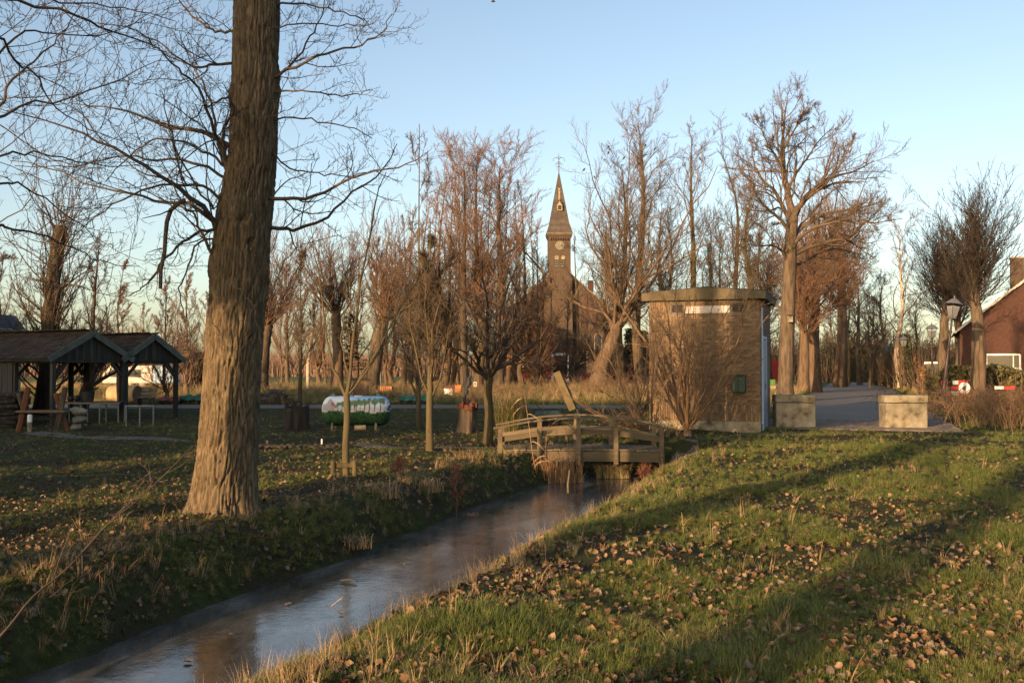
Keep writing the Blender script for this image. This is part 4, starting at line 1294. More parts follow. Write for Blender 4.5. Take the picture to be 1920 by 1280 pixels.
# ------------------------------------------------------------------ footbridge
def bridge():
    Y0 = 20.8
    xL, xR = X(938, Y0), X(1240, Y0)
    W = xR - xL
    t = thing('footbridge', 'small arched wooden footbridge with railings over the frozen ditch', 'bridge', (xL, Y0, 0), R(-1.5))
    arch = lambda x: .09 * (1 - ((x - W / 2) / (W / 2)) ** 2)
    wd = M['wood_bridge']
    DY = 1.25
    # side beams
    for yy in (0, DY):
        n = 12
        vs = []; fs = []
        for k in range(n + 1):
            x = -.05 + (W + .1) * k / n
            z = -.30 + arch(x) * .2
            vs += [(x, yy - .04, z), (x, yy + .04, z), (x, yy + .04, z + .21), (x, yy - .04, z + .21)]
        for k in range(n):
            a = k * 4; b = a + 4
            for q in range(4): fs.append((a + q, a + (q + 1) % 4, b + (q + 1) % 4, b + q)[::-1])
        fs += [(0, 1, 2, 3), (n * 4 + 3, n * 4 + 2, n * 4 + 1, n * 4)]
        MB().add(vs, fs).build('beam', wd, t)
    # deck planks
    pk = MB().box((0, 0, 0), (.135, DY + .12, .034), bev=.004).build('plank', wd, t)
    n = int((W + .06) / .142)
    for k in range(n):
        x = .04 + k * .142
        loc = (x, DY / 2, -.062 + arch(x) * .2 + rng.normal() * .002)
        rot = (0, math.atan(-.18 * 2 * (x - W / 2) / (W / 2) ** 2 * -.5) * .5, rng.normal() * .006)
        if k == 0: pk.location = loc; pk.rotation_euler = rot
        else: inst('plank', pk, t, loc, rot)
    posts = [.0, .82, 1.63, 2.40, W - .02]
    for yi, yy in enumerate((-.075, DY + .075)):
        for k, x in enumerate(posts):
            top = .40 + arch(x) * 2.2
            bot = -.34 if 0 < k < 4 else -.45
            if yi: bot = -.30
            o = MB().box((x, yy, (top + bot) / 2), (.098, .065, top - bot), bev=.005).build('post', wd, t)
            if not yi:
                bm = MB()
                for zz in (-.14, -.24):
                    bm.lathe([(.013, 0), (.013, .010)], M=Matrix.Translation((x, yy - .033, zz + arch(x) * .5)) @ Matrix.Rotation(PI / 2, 4, 'X'), n=8)
                bm.build('bolt', M['steel'], o)
        # mid rails between posts, behind the posts' faces
        for k in range(4):
            a, b = posts[k], posts[k + 1]
            za, zb = .16 + arch(a) * 2, .16 + arch(b) * 2
            off = .052 if not yi else -.052
            MB().bar((a - .02, yy + off, za), (b + .02 if k == 3 else b - .024, yy + off, zb), .034, .115, bev=.004).build('rail', wd, t)
        # arched handrail, two lengths lapped
        for seg in ((-.14, W * .52), (W * .52 + .003, W + .16)):
            n = 8; vs = []; fs = []
            for k in range(n + 1):
                x = seg[0] + (seg[1] - seg[0]) * k / n
                z = .405 + arch(np.clip(x, 0, W)) * 2.2 - max(0, x - W) * .25 - max(0, -x) * .12
                vs += [(x, yy - .075, z), (x, yy + .075, z), (x, yy + .075, z + .035), (x, yy - .075, z + .035)]
            for k in range(n):
                a = k * 4; b = a + 4
                for q in range(4): fs.append((a + q, a + (q + 1) % 4, b + (q + 1) % 4, b + q)[::-1])
            fs += [(0, 1, 2, 3), (n * 4 + 3, n * 4 + 2, n * 4 + 1, n * 4)]
            MB().add(vs, fs).build('handrail', wd, t)
bridge()

# ------------------------------------------------------------------ leaning sawn sculpture behind the bridge, tarpaulin heap
def slab():
    Y = 23.6
    a = P(1043, 697, Y); b = P(1078, 778, Y)
    base = P(1070, 790, Y); g = zf(base.x, Y)
    t = thing('leaning_slab', 'thick sawn timber slab leaning over behind the bridge handrail', 'sculpture', (base.x, Y, g), 0)
    top = a - t.location; bot = b - t.location
    MB().bar(top, bot + (top - bot) * .12, .17, .19, up=(0, -1, 0), bev=.012).build('slab', M['wood_slab'], t)
    sh = Vector((.10, .07, 0))
    MB().bar(top + sh + (bot - top) * .08, bot + sh + (bot - top) * .15, .05, .22, up=(0, -1, 0), bev=.01).build('backing', M['black_wood'], t)  # black plank stands in for the shadow on the slab's right side
    MB().bar(bot + sh * .6 + Vector((0, 0, .05)), Vector((.10, .05, -.1)), .10, .14, bev=.01).build('foot', M['black_wood'], t)
slab()
def heap(name, label, cat, px, Y, w, h, mat, seed, cover=None, d=None):
    """low rounded heap of brush or covered goods"""
    x = X(px, Y); g = zf(x, Y)
    t = thing(name, label, cat, (x, Y, g))
    n, m = 22, 9
    V = []; Fq = []
    for i in range(m + 1):
        f = i / m
        for k in range(n):
            a = 2 * PI * k / n
            rr = math.cos(f * PI / 2) ** .55
            nx_ = float(vnoise(np.array([math.cos(a) * 2.2 + 7]), np.array([math.sin(a) * 2.2 + 3]), np.array([f * 3]), seed=seed)[0])
            q = rr * (.8 + .4 * nx_)
            V.append((math.cos(a) * w / 2 * q, math.sin(a) * (d or w * .8) / 2 * q, h * math.sin(f * PI / 2) * (.85 + .3 * nx_) - .03))
    for i in range(m):
        for k in range(n):
            Fq.append((i * n + k, i * n + (k + 1) % n, (i + 1) * n + (k + 1) % n, (i + 1) * n + k))
    mesh_np(cover or 'mound', V, Fq, M[mat], smooth=True, parent=t)
    return t
def sticks(parent, n, w, h, seed, mat='twig', r=.012, L=.8, name='stick_bundle'):
    rg = np.random.default_rng(seed)
    c = np.stack([rg.normal(size=n) * w * .26, rg.normal(size=n) * w * .2, np.abs(rg.random(n)) * h], 1)
    c[:, 2] *= np.exp(-(c[:, 0] / (w * .4)) ** 2)
    d = nrm(np.stack([rg.normal(size=n), rg.normal(size=n) * .6, rg.normal(size=n) * .35], 1)) * (L * (.5 + rg.random(n)))[:, None] / 2
    bend = rg.normal(size=(n, 3)) * .06
    path = np.stack([c - d, c + bend, c + d], 1)
    path[..., 2] = np.maximum(path[..., 2], .01)
    o = tubes_obj(name, [(path, np.tile([r, r * .9, r * .6], (n, 1)), 4)], M[mat], parent)
    tag(o, kind='stuff')
    return o
h1 = heap('covered_stump', 'dark stump heap capped with a torn dull green tarpaulin behind the bridge', 'stump', 1028, 27.5, .80, .50, 'char', 3)
tt = heap('tarp', 'x', 'x', 1028, 27.5, .86, .16, 'tarp_dull', 9, cover='tarpaulin')
for ch in list(tt.children):
    ch.parent = h1; ch.location = (0, 0, .42)
bpy.data.objects.remove(tt)
sticks(h1, 40, .9, .42, 31, 'twig_dark', .015, .7)

# ------------------------------------------------------------------ stumps and the painted tank
def stump(px, Y, w, h, label, seed, mats=('char', 'char'), name='tree_stump'):
    x = X(px, Y); g = zf(x, Y)
    t = thing(name, label, 'stump', (x, Y, g))
    n, m = 40, 14
    V = []; Fq = []
    for i in range(m + 1):
        z = h * i / m
        for k in range(n):
            a = 2 * PI * k / n
            fl = 1 + .32 * math.exp(-z / (h * .28)) * (1 + .6 * math.cos(4 * a + seed))
            nz = float(vnoise(np.array([math.cos(a) * 3.5]), np.array([math.sin(a) * 3.5]), np.array([z * 1.2]), seed=seed)[0])
            r = w / 2 * fl * (.84 + .34 * nz) * (1 + .04 * math.cos(13 * a))
            zz = z + (h * .22 * (nz - .45) * 3 if i == m else 0)
            V.append((r * math.cos(a), r * math.sin(a), zz - .04))
    for i in range(m):
        for k in range(n):
            Fq.append((i * n + k, i * n + (k + 1) % n, (i + 1) * n + (k + 1) % n, (i + 1) * n + k))
    mesh_np('stump_body', V, Fq, M[mats[0]], smooth=True, parent=t)
    V2 = V[-n:] + [(v[0] * .5, v[1] * .5, h - .05 - .06) for v in V[-n:]] + [(0, 0, h - .12)]
    F2 = [(k, (k + 1) % n, n + (k + 1) % n, n + k) for k in range(n)]
    F3 = [(n + k, n + (k + 1) % n, 2 * n) for k in range(n)]
    mesh_np('cut_face', V2, [F2, F3], M[mats[1]], smooth=False, parent=t)
    return t
stump(558, 28.3, .64, .70, 'wide black rotting tree stump beside the painted tank', 2)
s2 = stump(877, 27.6, .44, .80, 'grey split stump with a red stained top carrying a black iron figure', 5, mats=('stump_wood', 'stump_red'))
mbk = MB()
for k in range(14):
    a = k * 2 * PI / 14 + .1
    r = .25 + .02 * math.sin(k * 3)
    mbk.box((r * math.cos(a), r * math.sin(a), .70 + .05 * math.sin(k * 5)), (.05, .11, .15), rot=(0, 0, a), bev=.01)
mbk.build('bark_ring', M['stump_red'], s2)
def iron_figure():
    Y = 27.6
    base = P(870, 752, Y)
    t = thing('iron_figure', 'twisted black iron figure standing on the red topped stump', 'sculpture', (base.x, Y, zf(X(877, Y), Y) + .74))
    pts = [P(a, b, Y) - t.location for a, b in ((871, 752), (872, 742), (875, 735), (874, 727), (880, 718), (879, 710), (883, 704))]
    MB().tube(pts, [.045, .035, .06, .04, .065, .05, .03], 8).build('body', M['black_wood'], t, smooth=True)
    MB().tube([pts[2], pts[2] + Vector((-.05, 0, .06)), pts[2] + Vector((-.04, 0, .15))], .016, 6).build('arm', M['black_wood'], t)
    MB().tube([pts[4], pts[4] + Vector((.04, 0, -.05)), pts[4] + Vector((.03, 0, -.12))], .016, 6).build('arm', M['black_wood'], t)
    MB().lathe([(.02, -.05), (.045, -.02), (.045, .03), (.015, .06)], c=tuple(pts[-1]), n=10).build('head', M['black_wood'], t, smooth=True)
iron_figure()

def tank():
    Y = 27.3
    xa, xb = X(599, Y), X(730, Y)
    L = xb - xa; r = .41
    g = zf((xa + xb) / 2, Y)
    t = thing('gas_tank', 'horizontal gas tank painted with a landscape of trees, house and sky', 'tank', ((xa + xb) / 2, Y + r, g))
    zc = Z(743, Y) - g - r
    nu, nv = 170, 72
    prof = []
    hd = .30
    for i in range(nu + 1):
        s = i / nu
        x = -L / 2 + L * s
        e = min(x + L / 2, L / 2 - x)
        q = 1.0 if e >= hd else math.sqrt(max(0, 1 - ((hd - e) / hd) ** 2.4)) ** .9
        prof.append((x, max(.002, r * q)))
    prof = np.array(prof)
    # even out the steps over the rounded ends
    arc = np.concatenate([[0], np.cumsum(np.hypot(np.diff(prof[:, 0]), np.diff(prof[:, 1])))])
    tq = np.linspace(0, arc[-1], nu + 1)
    px = np.interp(tq, arc, prof[:, 0]); pr = np.interp(tq, arc, prof[:, 1])
    a = np.arange(nv) * 2 * PI / nv
    V = np.stack([np.repeat(px, nv), (pr[:, None] * np.cos(a)).ravel(), zc + (pr[:, None] * np.sin(a)).ravel()], 1)
    i = np.arange((nu + 1) * nv).reshape(nu + 1, nv); j = np.roll(i, -1, 1)
    q = np.stack([i[:-1], j[:-1], j[1:], i[1:]], -1).reshape(-1, 4)
    m, nt, b = new_mat('painted landscape on tank')
    at = nt.nodes.new('ShaderNodeVertexColor'); at.layer_name = 'paint'
    nt.links.new(at.outputs[0], b.inputs['Base Color']); b.inputs['Roughness'].default_value = .75
    b.inputs['Specular IOR Level'].default_value = .2
    o = mesh_np('tank_body', V, q, m, smooth=True, parent=t)
    # the mural, in tank coordinates: u along, h height
    u = V[:, 0] / (L / 2); h = (V[:, 2] - zc) / r
    col = np.ones((len(V), 3)) * np.array([.62, .68, .72])
    cl = vnoise(u * 5 + 3, h * 3 + V[:, 1] * 2, seed=61)
    col = col * (.75 + .5 * cl[:, None])
    blue = sstep(.55, .9, h + (cl - .5) * .3) * sstep(-.35, .1, u) * .9
    col = col * (1 - blue[:, None]) + np.array([.16, .42, .72]) * blue[:, None]
    col[(h < .22)] = np.array([.55, .52, .50])
    fieldm = (h < .30) & (h > .02); col[fieldm] = col[fieldm] * .4 + np.array([.50, .43, .42]) * .6
    def put(mask, c, k=1.0):
        col[mask] = col[mask] * (1 - k) + np.array(c) * k
    # house with red gable at the left
    put((u > -.92) & (u < -.62) & (h > .05) & (h < .45), (.33, .33, .34))
    put((u > -.68) & (u < -.56) & (h > .05) & (h < .40), (.42, .26, .24))
    put((u > -.86) & (u < -.56) & (h > .40) & (h < .40 + .45 * (1 - np.abs(u + .70) / .17)), (.36, .34, .34))
    put((u > -.68) & (u < -.56) & (h > .36) & (h < .66 - 2.2 * np.abs(u + .63)), (.42, .11, .07))
    # row of trees
    rg = np.random.default_rng(8)
    for k, uc in enumerate((-.48, -.36, -.24, -.12, 0, .05, .16, .28, .42, .57, .74)):
        wd = .010 + .004 * (k > 6)
        put((np.abs(u - uc - .01 * np.sin(h * 6)) < wd) & (h > -.06) & (h < .55), (.07, .075, .06))
        tc = .48 + .02 * k
        for q2 in range(7):
            cu, ch_, cr = uc + rg.normal() * .05, tc + rg.normal() * .07, .035 + .03 * rg.random()
            put((((u - cu) * 1.2) ** 2 + ((h - ch_) * .42) ** 2) < cr ** 2, (.06 + .08 * rg.random(), .13 + .09 * rg.random(), .07), .85)
    # blue-grey figures at the right end, green bottom
    put((u > .83) & (vnoise(u * 22, h * 6, seed=62) > .58) & (h > -.05) & (h < .6), (.07, .10, .16))
    gr = h < -.02 + .05 * np.sin(u * 9) - .06 * u
    gn = vnoise(u * 26, h * 8, seed=63)
    col = col * .86 + col.mean(1)[:, None] * .14
    col[gr] = np.array([.014, .036, .015]) + gn[gr][:, None] * np.array([.03, .075, .028])
    put(gr & (h > -.18) & (gn > .6), (.10, .17, .08), .7)
    ca = o.data.color_attributes.new('paint', 'FLOAT_COLOR', 'POINT')
    ca.data.foreach_set('color', np.concatenate([np.clip(col, 0, 1), np.ones((len(V), 1))], 1).astype(np.float32).ravel())
    for x in (-L * .33, L * .30):
        lg = MB()
        lg.box((x, -.30, .09), (.06, .03, .24), rot=(.2, .08, 0)); lg.box((x, .25, .09), (.06, .03, .30)); lg.box((x, -.33, .01), (.09, .08, .02))
        lg.build('leg', M['concrete'], t)
        lug = MB().tube([(x * 1.05 - .045, -.05, zc + r - .015), (x * 1.05 - .025, -.05, zc + r + .05), (x * 1.05 + .025, -.05, zc + r + .05), (x * 1.05 + .045, -.05, zc + r - .015)], .008, 6)
        lug.build('lifting_lug', M['blue_pale'], t)
    MB().lathe([(.10, 0), (.10, .05), (.06, .06), (.06, .12), (.02, .13)], c=(-.22, -.02, zc + r - .02), n=14).build('valve', M['blue_pale'], t)
    MB().lathe([(.12, 0), (.12, .03), (.02, .035)], c=(.05, -.02, zc + r - .015), n=16).build('hatch', M['white'], t)
    lg = thing('log', 'short pale cut log lying under the painted tank', 'log', (X(676, Y - .12), Y - .15, zf(X(676, Y), Y) + .075))
    MB().tube([(-.15, 0, 0), (.15, .02, .01)], [.075, .07], 14).build('bark_body', M['wood_pale'], lg, smooth=False)
    MB().tube([(-.156, 0, 0), (-.151, 0, 0)], [.066, .070], 14).build('cut_face', M['log_end'], lg)
tank()

# stakes round the sapling, marker pegs, kerb of the dug bed
def stakes():
    Y = 16.0
    x = X(650, Y)
    t = thing('tree_stakes', 'two short round stakes with a crossbar holding the slim young tree', 'tree stakes', (x, Y - .12, zf(x, Y)))
    for px in (628, 668):
        dx = X(px, Y) - x
        MB().lathe([(.042, -.2), (.042, .26), (.036, .275)], c=(dx, .0, 0), n=12).build('stake', M['bark_moss'], t, smooth=False)
    MB().box((0, .02, .20), (X(668, Y) - X(628, Y), .03, .07), bev=.005).build('crossbar', M['bark_moss'], t)
stakes()
for px, py, Y, lab, mt in ((604, 840, 22.0, 'white marker peg stuck in the turned earth before the tank', 'white'), (502, 838, 22.1, 'short tan marker peg beside the poplar trunk', 'wood_pale')):
    x = X(px, Y)
    o = MB().box((0, 0, .06), (.035, .025, .22), bev=.003).build('marker_peg', M[mt])
    o.location = (x, Y, zf(x, Y) + .02)
    tag(o, lab, 'peg')
h_ = thing('earth_bed', 'dug strip of dark earth with an old edging plank before the tank', 'flower bed', (X(560, 21.7), 21.7, zf(X(560, 21.7), 21.7) + .02))
MB().box((.1, 0, .02), (1.5, .10, .05), rot=(0, .01, .02), bev=.006).build('plank', M['wood_grey'], h_)
bed = []
hb = MB()
for k in range(60):
    hb.box((rng.normal() * .5, rng.normal() * .14 + .1, .012 + rng.random() * .02), (.10, .08, .05), rot=tuple(rng.normal(size=3) * .4), bev=.02)
tag(hb.build('clods', M['dark_litter'], h_), kind='stuff')
# ------------------------------------------------------------------ twin-gabled open shelter
SHX, SHY = X(163, 31.0), 31.0
SHR = R(60)
def shelter(name, label, ox, half, zp, ze, depth, y0, seed, long_wall=False):
    """local x along the gable, local y along the ridge"""
    g = zf(SHX, SHY)
    off = Matrix.Rotation(SHR, 3, 'Z') @ Vector((ox, y0, 0))
    t = thing(name, label, 'shelter', (SHX + off.x, SHY + off.y, g), SHR)
    zp -= g; ze -= g
    oh = .16
    sl = math.atan2(zp - ze, half)
    hx, hz = half + oh, ze - oh * math.tan(sl)
    # barge boards
    for s in (-1, 1):
        MB().bar((0, -.30, zp + .01), (s * hx, -.30, hz + .01), .035, .19, bev=.004).build('barge_board', M['wood_trim'], t)
    # gable boards
    bz = ze - .08
    n = int(2 * half / .125)
    for k in range(n):
        x = -half + (k + .5) * 2 * half / n
        top = zp - abs(x) * math.tan(sl) - .06
        if top - bz < .03: continue
        w = 2 * half / n - .008
        ta = zp - abs(x - w / 2) * math.tan(sl) - .06; tb = zp - abs(x + w / 2) * math.tan(sl) - .06
        yy = -.2 + (.012 if k % 2 else 0)
        vs = [(x - w / 2, yy, bz), (x + w / 2, yy, bz), (x + w / 2, yy, max(tb, bz + .01)), (x - w / 2, yy, max(ta, bz + .01))]
        vs += [(a, b + .022, c) for a, b, c in vs]
        MB().add(vs, [(0, 1, 2, 3), (7, 6, 5, 4), (1, 0, 4, 5), (2, 1, 5, 6), (3, 2, 6, 7), (0, 3, 7, 4)]).build('board', M['wood_grey'], t)
    MB().box((0, -.12, bz - .02), (2 * half + .1, .12, .13), bev=.006).build('beam', M['wood_grey'], t)
    for s in (-1, 1):
        MB().box((s * (half - .06), depth / 2 - .1, ze - .10), (.12, depth - .1, .14), bev=.006).build('plate', M['wood_grey'], t)
    # posts and braces
    for s in (-1, 1):
        for yy in [-.12] + ([depth - .3] if not long_wall else [1.7, depth - .3]):
            MB().box((s * (half - .10), yy, (bz - .1) / 2 - .05), (.13, .13, bz - .1 + .12), bev=.008).build('post', M['wood_grey'], t)
            MB().bar((s * (half - .14), yy, bz - .52), (s * (half - .55), yy, bz - .1), .07, .08).build('brace', M['wood_grey'], t)
            if s > 0 and yy < 0: MB().bar((s * (half - .1), yy, bz - .52), (s * (half - .1), yy + .42, bz - .1), .07, .08).build('brace', M['wood_grey'], t)
    # roof deck and separate tiles
    for s in (-1, 1):
        MB().bar((0, depth / 2 - .15, zp - .02), (s * hx, depth / 2 - .15, hz - .02), depth + .25, .03, up=(0, 0, 1)).build('roof_deck', M['wood_grey'], t)
    L = hx / math.cos(sl)
    rows = int(L / .215)
    proto = None; cnt = 0
    for s in (-1, 1):
        joined = MB()
        for r in range(rows + 1):
            d = L - .02 - r * L / (rows + .3)
            nt_ = int((depth + .2) / .205)
            for k in range(nt_):
                y = -.24 + (k + .5) * (depth + .15) / nt_
                px_, pz_ = s * (d - .13) * math.cos(sl), zp - (d - .13) * math.sin(sl) + .035 + rng.normal() * .005
                rot = (rng.normal() * .02, s * (sl - .10) + rng.normal() * .02, rng.normal() * .02)
                if s < 0 and cnt < 290:
                    if proto is None:
                        vs = []; n6 = 6
                        for i in range(2):
                            for q in range(n6 + 1):
                                f = q / n6
                                zz = .018 * math.sin(f * PI * 1.35 - .4)
                                vs.append(((-.155, .155)[i], -.1025 + .207 * f, zz))
                        fs = [(q, q + 1, n6 + 2 + q, n6 + 1 + q) for q in range(n6)]
                        vs += [(a, b, c - .018) for a, b, c in vs]
                        m0 = 2 * (n6 + 1)
                        fs += [tuple(reversed([m0 + z for z in f_])) for f_ in fs]
                        fs += [(q + 1, q, m0 + q, m0 + q + 1) for q in range(n6)] + [(n6 + 1 + q, n6 + 2 + q, m0 + n6 + 2 + q, m0 + n6 + 1 + q) for q in range(n6)]
                        proto = MB().add(vs, fs).build('roof_tile', M['tile'], t)
                        o = proto; o.location = (px_, y, pz_); o.rotation_euler = rot
                    else:
                        inst('roof_tile', proto, t, (px_, y, pz_), rot)
                    cnt += 1
                else:
                    joined.box((px_, y, pz_), (.31, .2, .018), rot=rot)
        if joined.v: tag(joined.build('roof_tiling', M['tile'], t), kind='stuff')
    for k in range(int(depth / .33)):
        MB().tube([(0, -.25 + k * .33, zp + .045), (0, -.25 + k * .33 + .345, zp + .04)], [.075, .068], 10).build('ridge_tile', M['tile'], t)
    if long_wall:
        # boarded side and back of the rear half, under the long roof
        bw = MB()
        for k in range(34):
            bw.box((-half + .02 + (.006 if k % 2 else 0), 1.78 + k * .125, (ze - .1) / 2 - .05), (.025, .118, ze - .1))
        tag(bw.build('side_boarding', M['wood_grey'], t), kind='stuff')
        MB().box((0, depth - .2, ze / 2 - .05), (2 * half - .1, .05, ze)).build('back_wall', M['wood_grey'], t)
    return t
shelter('garden_shelter', 'long tiled timber shelter with the taller grey gable and open front', 0, 1.36, 2.72, 1.98, 6.2, 0, 1, True)
shelter('garden_shelter', 'short open timber shelter with the smaller gable standing behind the long one', 2.36, 1.12, 2.68, 1.98, 2.9, .0, 2)

# things in and before the shelter
def seat():
    Y = 27.6
    x0 = X(45, Y); x1 = X(112, Y)
    g = zf(x0, Y)
    t = thing('rustic_bench', 'rustic bench of crossed split logs with orange cut ends before the shelter', 'bench', ((x0 + x1) / 2, Y, g), .1)
    w = (x1 - x0) / 2
    for s in (-1, 1):
        a = MB().bar((s * w - .10, 0, -.05), (s * w + .12, .05, 1.22), .10, .15, bev=.03); a.build('leg', M['orange_rust'] if s < 0 else M['stump_wood'], t)
        MB().bar((s * w + .16, .16, -.05), (s * w - .16, .1, 1.05), .10, .13, bev=.03).build('leg', M['stump_wood'] if s < 0 else M['orange_rust'], t)
    MB().box((0, .05, .54), (2 * w + .3, .34, .07), bev=.015).build('seat', M['log_end'], t)
    MB().bar((-w, .2, .35), (w, .2, .35), .06, .1).build('crosspiece', M['wood_grey'], t)
seat()
def bollard():
    Y = 27.2; x = X(57, Y)
    t = thing('marker_post', 'short grey post with a white top in front of the rustic bench', 'post', (x, Y, zf(x, Y)))
    MB().lathe([(.062, -.1), (.06, .27)], n=12).build('shaft', M['concrete'], t)
    MB().lathe([(.062, .27), (.062, .45), (.05, .47)], n=12).build('white_top', M['white'], t)
bollard()
for k, (px, py, Y, sz) in enumerate(((150, 772, 28.2, (.42, .34, .22)), (151, 787, 28.2, (.52, .42, .24)), (143, 800, 28.2, (.30, .30, .20)))):
    x = X(px, Y)
    g = zf(x, Y)
    lab = ('pale flat boulder topmost of the stack before the shelter', 'broad mossy boulder in the middle of the stack before the shelter', 'small boulder at the foot of the stack before the shelter')[k]
    n, m = 12, 8
    V = []; F_ = []
    for i in range(m + 1):
        p = PI * i / m
        for q in range(n):
            a = 2 * PI * q / n
            d = np.array([math.sin(p) * math.cos(a), math.sin(p) * math.sin(a), math.cos(p)])
            rr = .55 + .95 * float(vnoise(np.array([d[0] * 1.6 + k * 5 + 4]), np.array([d[1] * 1.6 + 2]), np.array([d[2] * 1.6 + 7]), seed=k + 3)[0])
            V.append(tuple(d * rr * np.array(sz) / 2))
    for i in range(m):
        for q in range(n): F_.append((i * n + q, (i + 1) * n + q, (i + 1) * n + (q + 1) % n, i * n + (q + 1) % n))
    o = mesh_np('boulder', V, F_, M['stone'])
    o.location = (x, Y, (.52, .30, .08)[k] + g)
    o.rotation_euler = ((.1, .25, .3), (-.1, -.08, 1.2), (.0, .1, 2.2))[k]
    tag(o, lab, 'boulder', 'stones stacked before the shelter')
def pipe_table(name, label, px0, px1, Y, h, legs, mat='steel', board=None):
    x0, x1 = X(px0, Y), X(px1, Y)
    g = zf((x0 + x1) / 2, Y)
    t = thing(name, label, 'rail', ((x0 + x1) / 2, Y, g))
    w = (x1 - x0) / 2
    MB().tube([(-w, 0, h), (w, 0, h)], .026, 8).build('top_rail', M[mat], t)
    if board: MB().tube([(-w, .5, h), (w, .5, h)], .026, 8).build('top_rail', M[mat], t)
    for k in range(legs):
        x = -w + .04 + (2 * w - .08) * k / (legs - 1)
        MB().tube([(x, 0, -.05), (x, 0, h - .02)], .024, 8).build('leg', M[mat], t)
        if board: MB().tube([(x, .5, -.05), (x, .5, h - .02)], .022, 8).build('leg', M[mat], t)
    if board: MB().box((0, .25, h + .035), (2 * w + .1, .55, .03), bev=.006).build('tabletop', M[board], t)
pipe_table('pipe_rail', 'white pipe rail frame under the smaller gable', 235, 291, 29.5, .62, 3)
pipe_table('work_table', 'long work table on pipe legs under the taller gable', 115, 225, 31.2, .66, 4, board='wood_grey')
pot = thing('plant_pot', 'black pot with a bushy plant standing on the long work table', 'pot plant', (X(166, 31.45), 31.45, zf(X(166, 31.4), 31.4) + .71))
MB().lathe([(.16, 0), (.20, .30), (.215, .31), (.19, .32)], n=14).build('pot', M['black'], pot)
lv_ = crown_levels(3, resample([(0, 0, .2), (0, 0, .35)], 6), np.full(6, .02), [dict(n=26, t=(0, 1), a=(45, 20), len=.4, rel=False, s=4, g=.3, r=.4, rmin=.006, k=3), dict(n=8, a=(40, 10), len=.35, s=3, r=.7, rmin=.012, k=3)])
tubes_obj('foliage', [(p, r, k) for p, r, rt, k in lv_], M['twig_dark'], pot)
for k, (px, py) in enumerate(((133, 744), (145, 744))):
    o = MB().lathe([(.04, 0), (.10, .03), (.12, .09), (.08, .16), (.02, .18)], n=12).build('pumpkin', M['black'], smooth=True)
    o.location = (X(px, 31.4), 31.4, zf(X(px, 31.4), 31.4) + .71)
    tag(o, ('small dark gourd at the end of the work table', 'small dark gourd next to the potted plant')[k], 'gourd', 'dark gourds on the work table')
# firewood pile by the dark wall: single logs for those that show, on the picture's left edge
fw = thing('firewood_pile', 'dim stack of split firewood beneath the tiled roof', 'firewood', (X(14, 29.5), 29.5, zf(X(14, 29.5), 29.5)), .15)
lp = MB().tube([(-.5, 0, 0), (.5, 0, 0)], [.07, .066], 8).build('log', M['char'], fw)
first = True
for r in range(9):
    for k in range(5):
        loc = (-1.0 + rng.random() * .9 + .3, k * .13 - .3, .07 + r * .115 + rng.normal() * .01)
        rot = (rng.random() * 6, rng.normal() * .05, rng.normal() * .12)
        if first: lp.location = loc; lp.rotation_euler = rot; first = False
        else: inst('log', lp, fw, loc, rot)
# big logs beyond, in the sun
def log_thing(px0, px1, py, Y, r, label, yaw=0):
    x0, x1 = X(px0, Y), X(px1, Y)
    g = zf((x0 + x1) / 2, Y)
    t = thing('log', label, 'log', ((x0 + x1) / 2, Y, g + r * .96), yaw, 'felled logs on the grass')
    L = (x1 - x0) / 2
    MB().tube([(-L, 0, 0), (-L * .3, 0, .02), (L * .4, 0, 0), (L, 0, .01)], [r * .9, r, r * .97, r * .93], 18).build('bark_body', M['wood_pale'], t, smooth=False)
    MB().tube([(L + .001, 0, .01), (L + .012, 0, .01)], [r * .9, r * .88], 18).build('cut_face', M['log_end'], t)
log_thing(205, 262, 740, 45, .42, 'thick golden felled log lying on the field edge beyond the shelter', -.25)
log_thing(262, 276, 738, 45.6, .30, 'short thick log butted against the golden felled log', -1.1)
# benches and sheets
def garden_seat():
    Y = 41; x0, x1 = X(260, Y), X(290, Y); g = zf(x0, Y)
    t = thing('garden_bench', 'grey slatted garden bench behind the white pipe rail', 'bench', ((x0 + x1) / 2, Y, g))
    w = (x1 - x0)
    for k in range(4): MB().box((0, .25 + k * .02, .48 + k * .11), (w, .03, .085), bev=.004).build('back_slat', M['concrete'], t)
    for k in range(3): MB().box((0, k * .11 - .05, .42), (w, .09, .03), bev=.004).build('seat_slat', M['concrete'], t)
    for s in (-1, 1):
        MB().box((s * (w / 2 - .05), 0, .2), (.05, .35, .42)).build('leg', M['wood_grey'], t)
garden_seat()
def sheet(name, label, cat, px0, px1, py0, py1, Y, mat, n=5):
    x0, x1 = X(px0, Y), X(px1, Y)
    z1, z0 = Z(py0, Y), Z(py1, Y)
    g = zf((x0 + x1) / 2, Y)
    h = z1 - g; w = x1 - x0
    t = thing(name, label, cat, ((x0 + x1) / 2, Y, g))
    V = []; nx, ny = 24, 9
    for j in range(ny):
        for i in range(nx):
            f = j / (ny - 1)
            x = -w / 2 + w * i / (nx - 1)
            yy = -.35 + .7 * f
            zz = h * math.sin(PI * min(1, max(0, f * .86 + .07))) ** .5 * (.93 + .12 * math.sin(i * .8 + j))
            V.append((x, yy, max(zz, -.05)))
    F_ = [(j * nx + i, j * nx + i + 1, (j + 1) * nx + i + 1, (j + 1) * nx + i) for j in range(ny - 1) for i in range(nx - 1)]
    mesh_np('cover', V, F_, M[mat], smooth=True, parent=t)
    bx = MB().box((0, 0, h * .4 - .02), (w * .96, .45, h * .8), bev=.03).build('contents', M['wood_grey'], t)
    return t
sheet('covered_pile', 'low pile under a maroon cover beyond the shelter post', 'covered pile', 300, 342, 744, 760, 44.6, 'tarp_maroon')
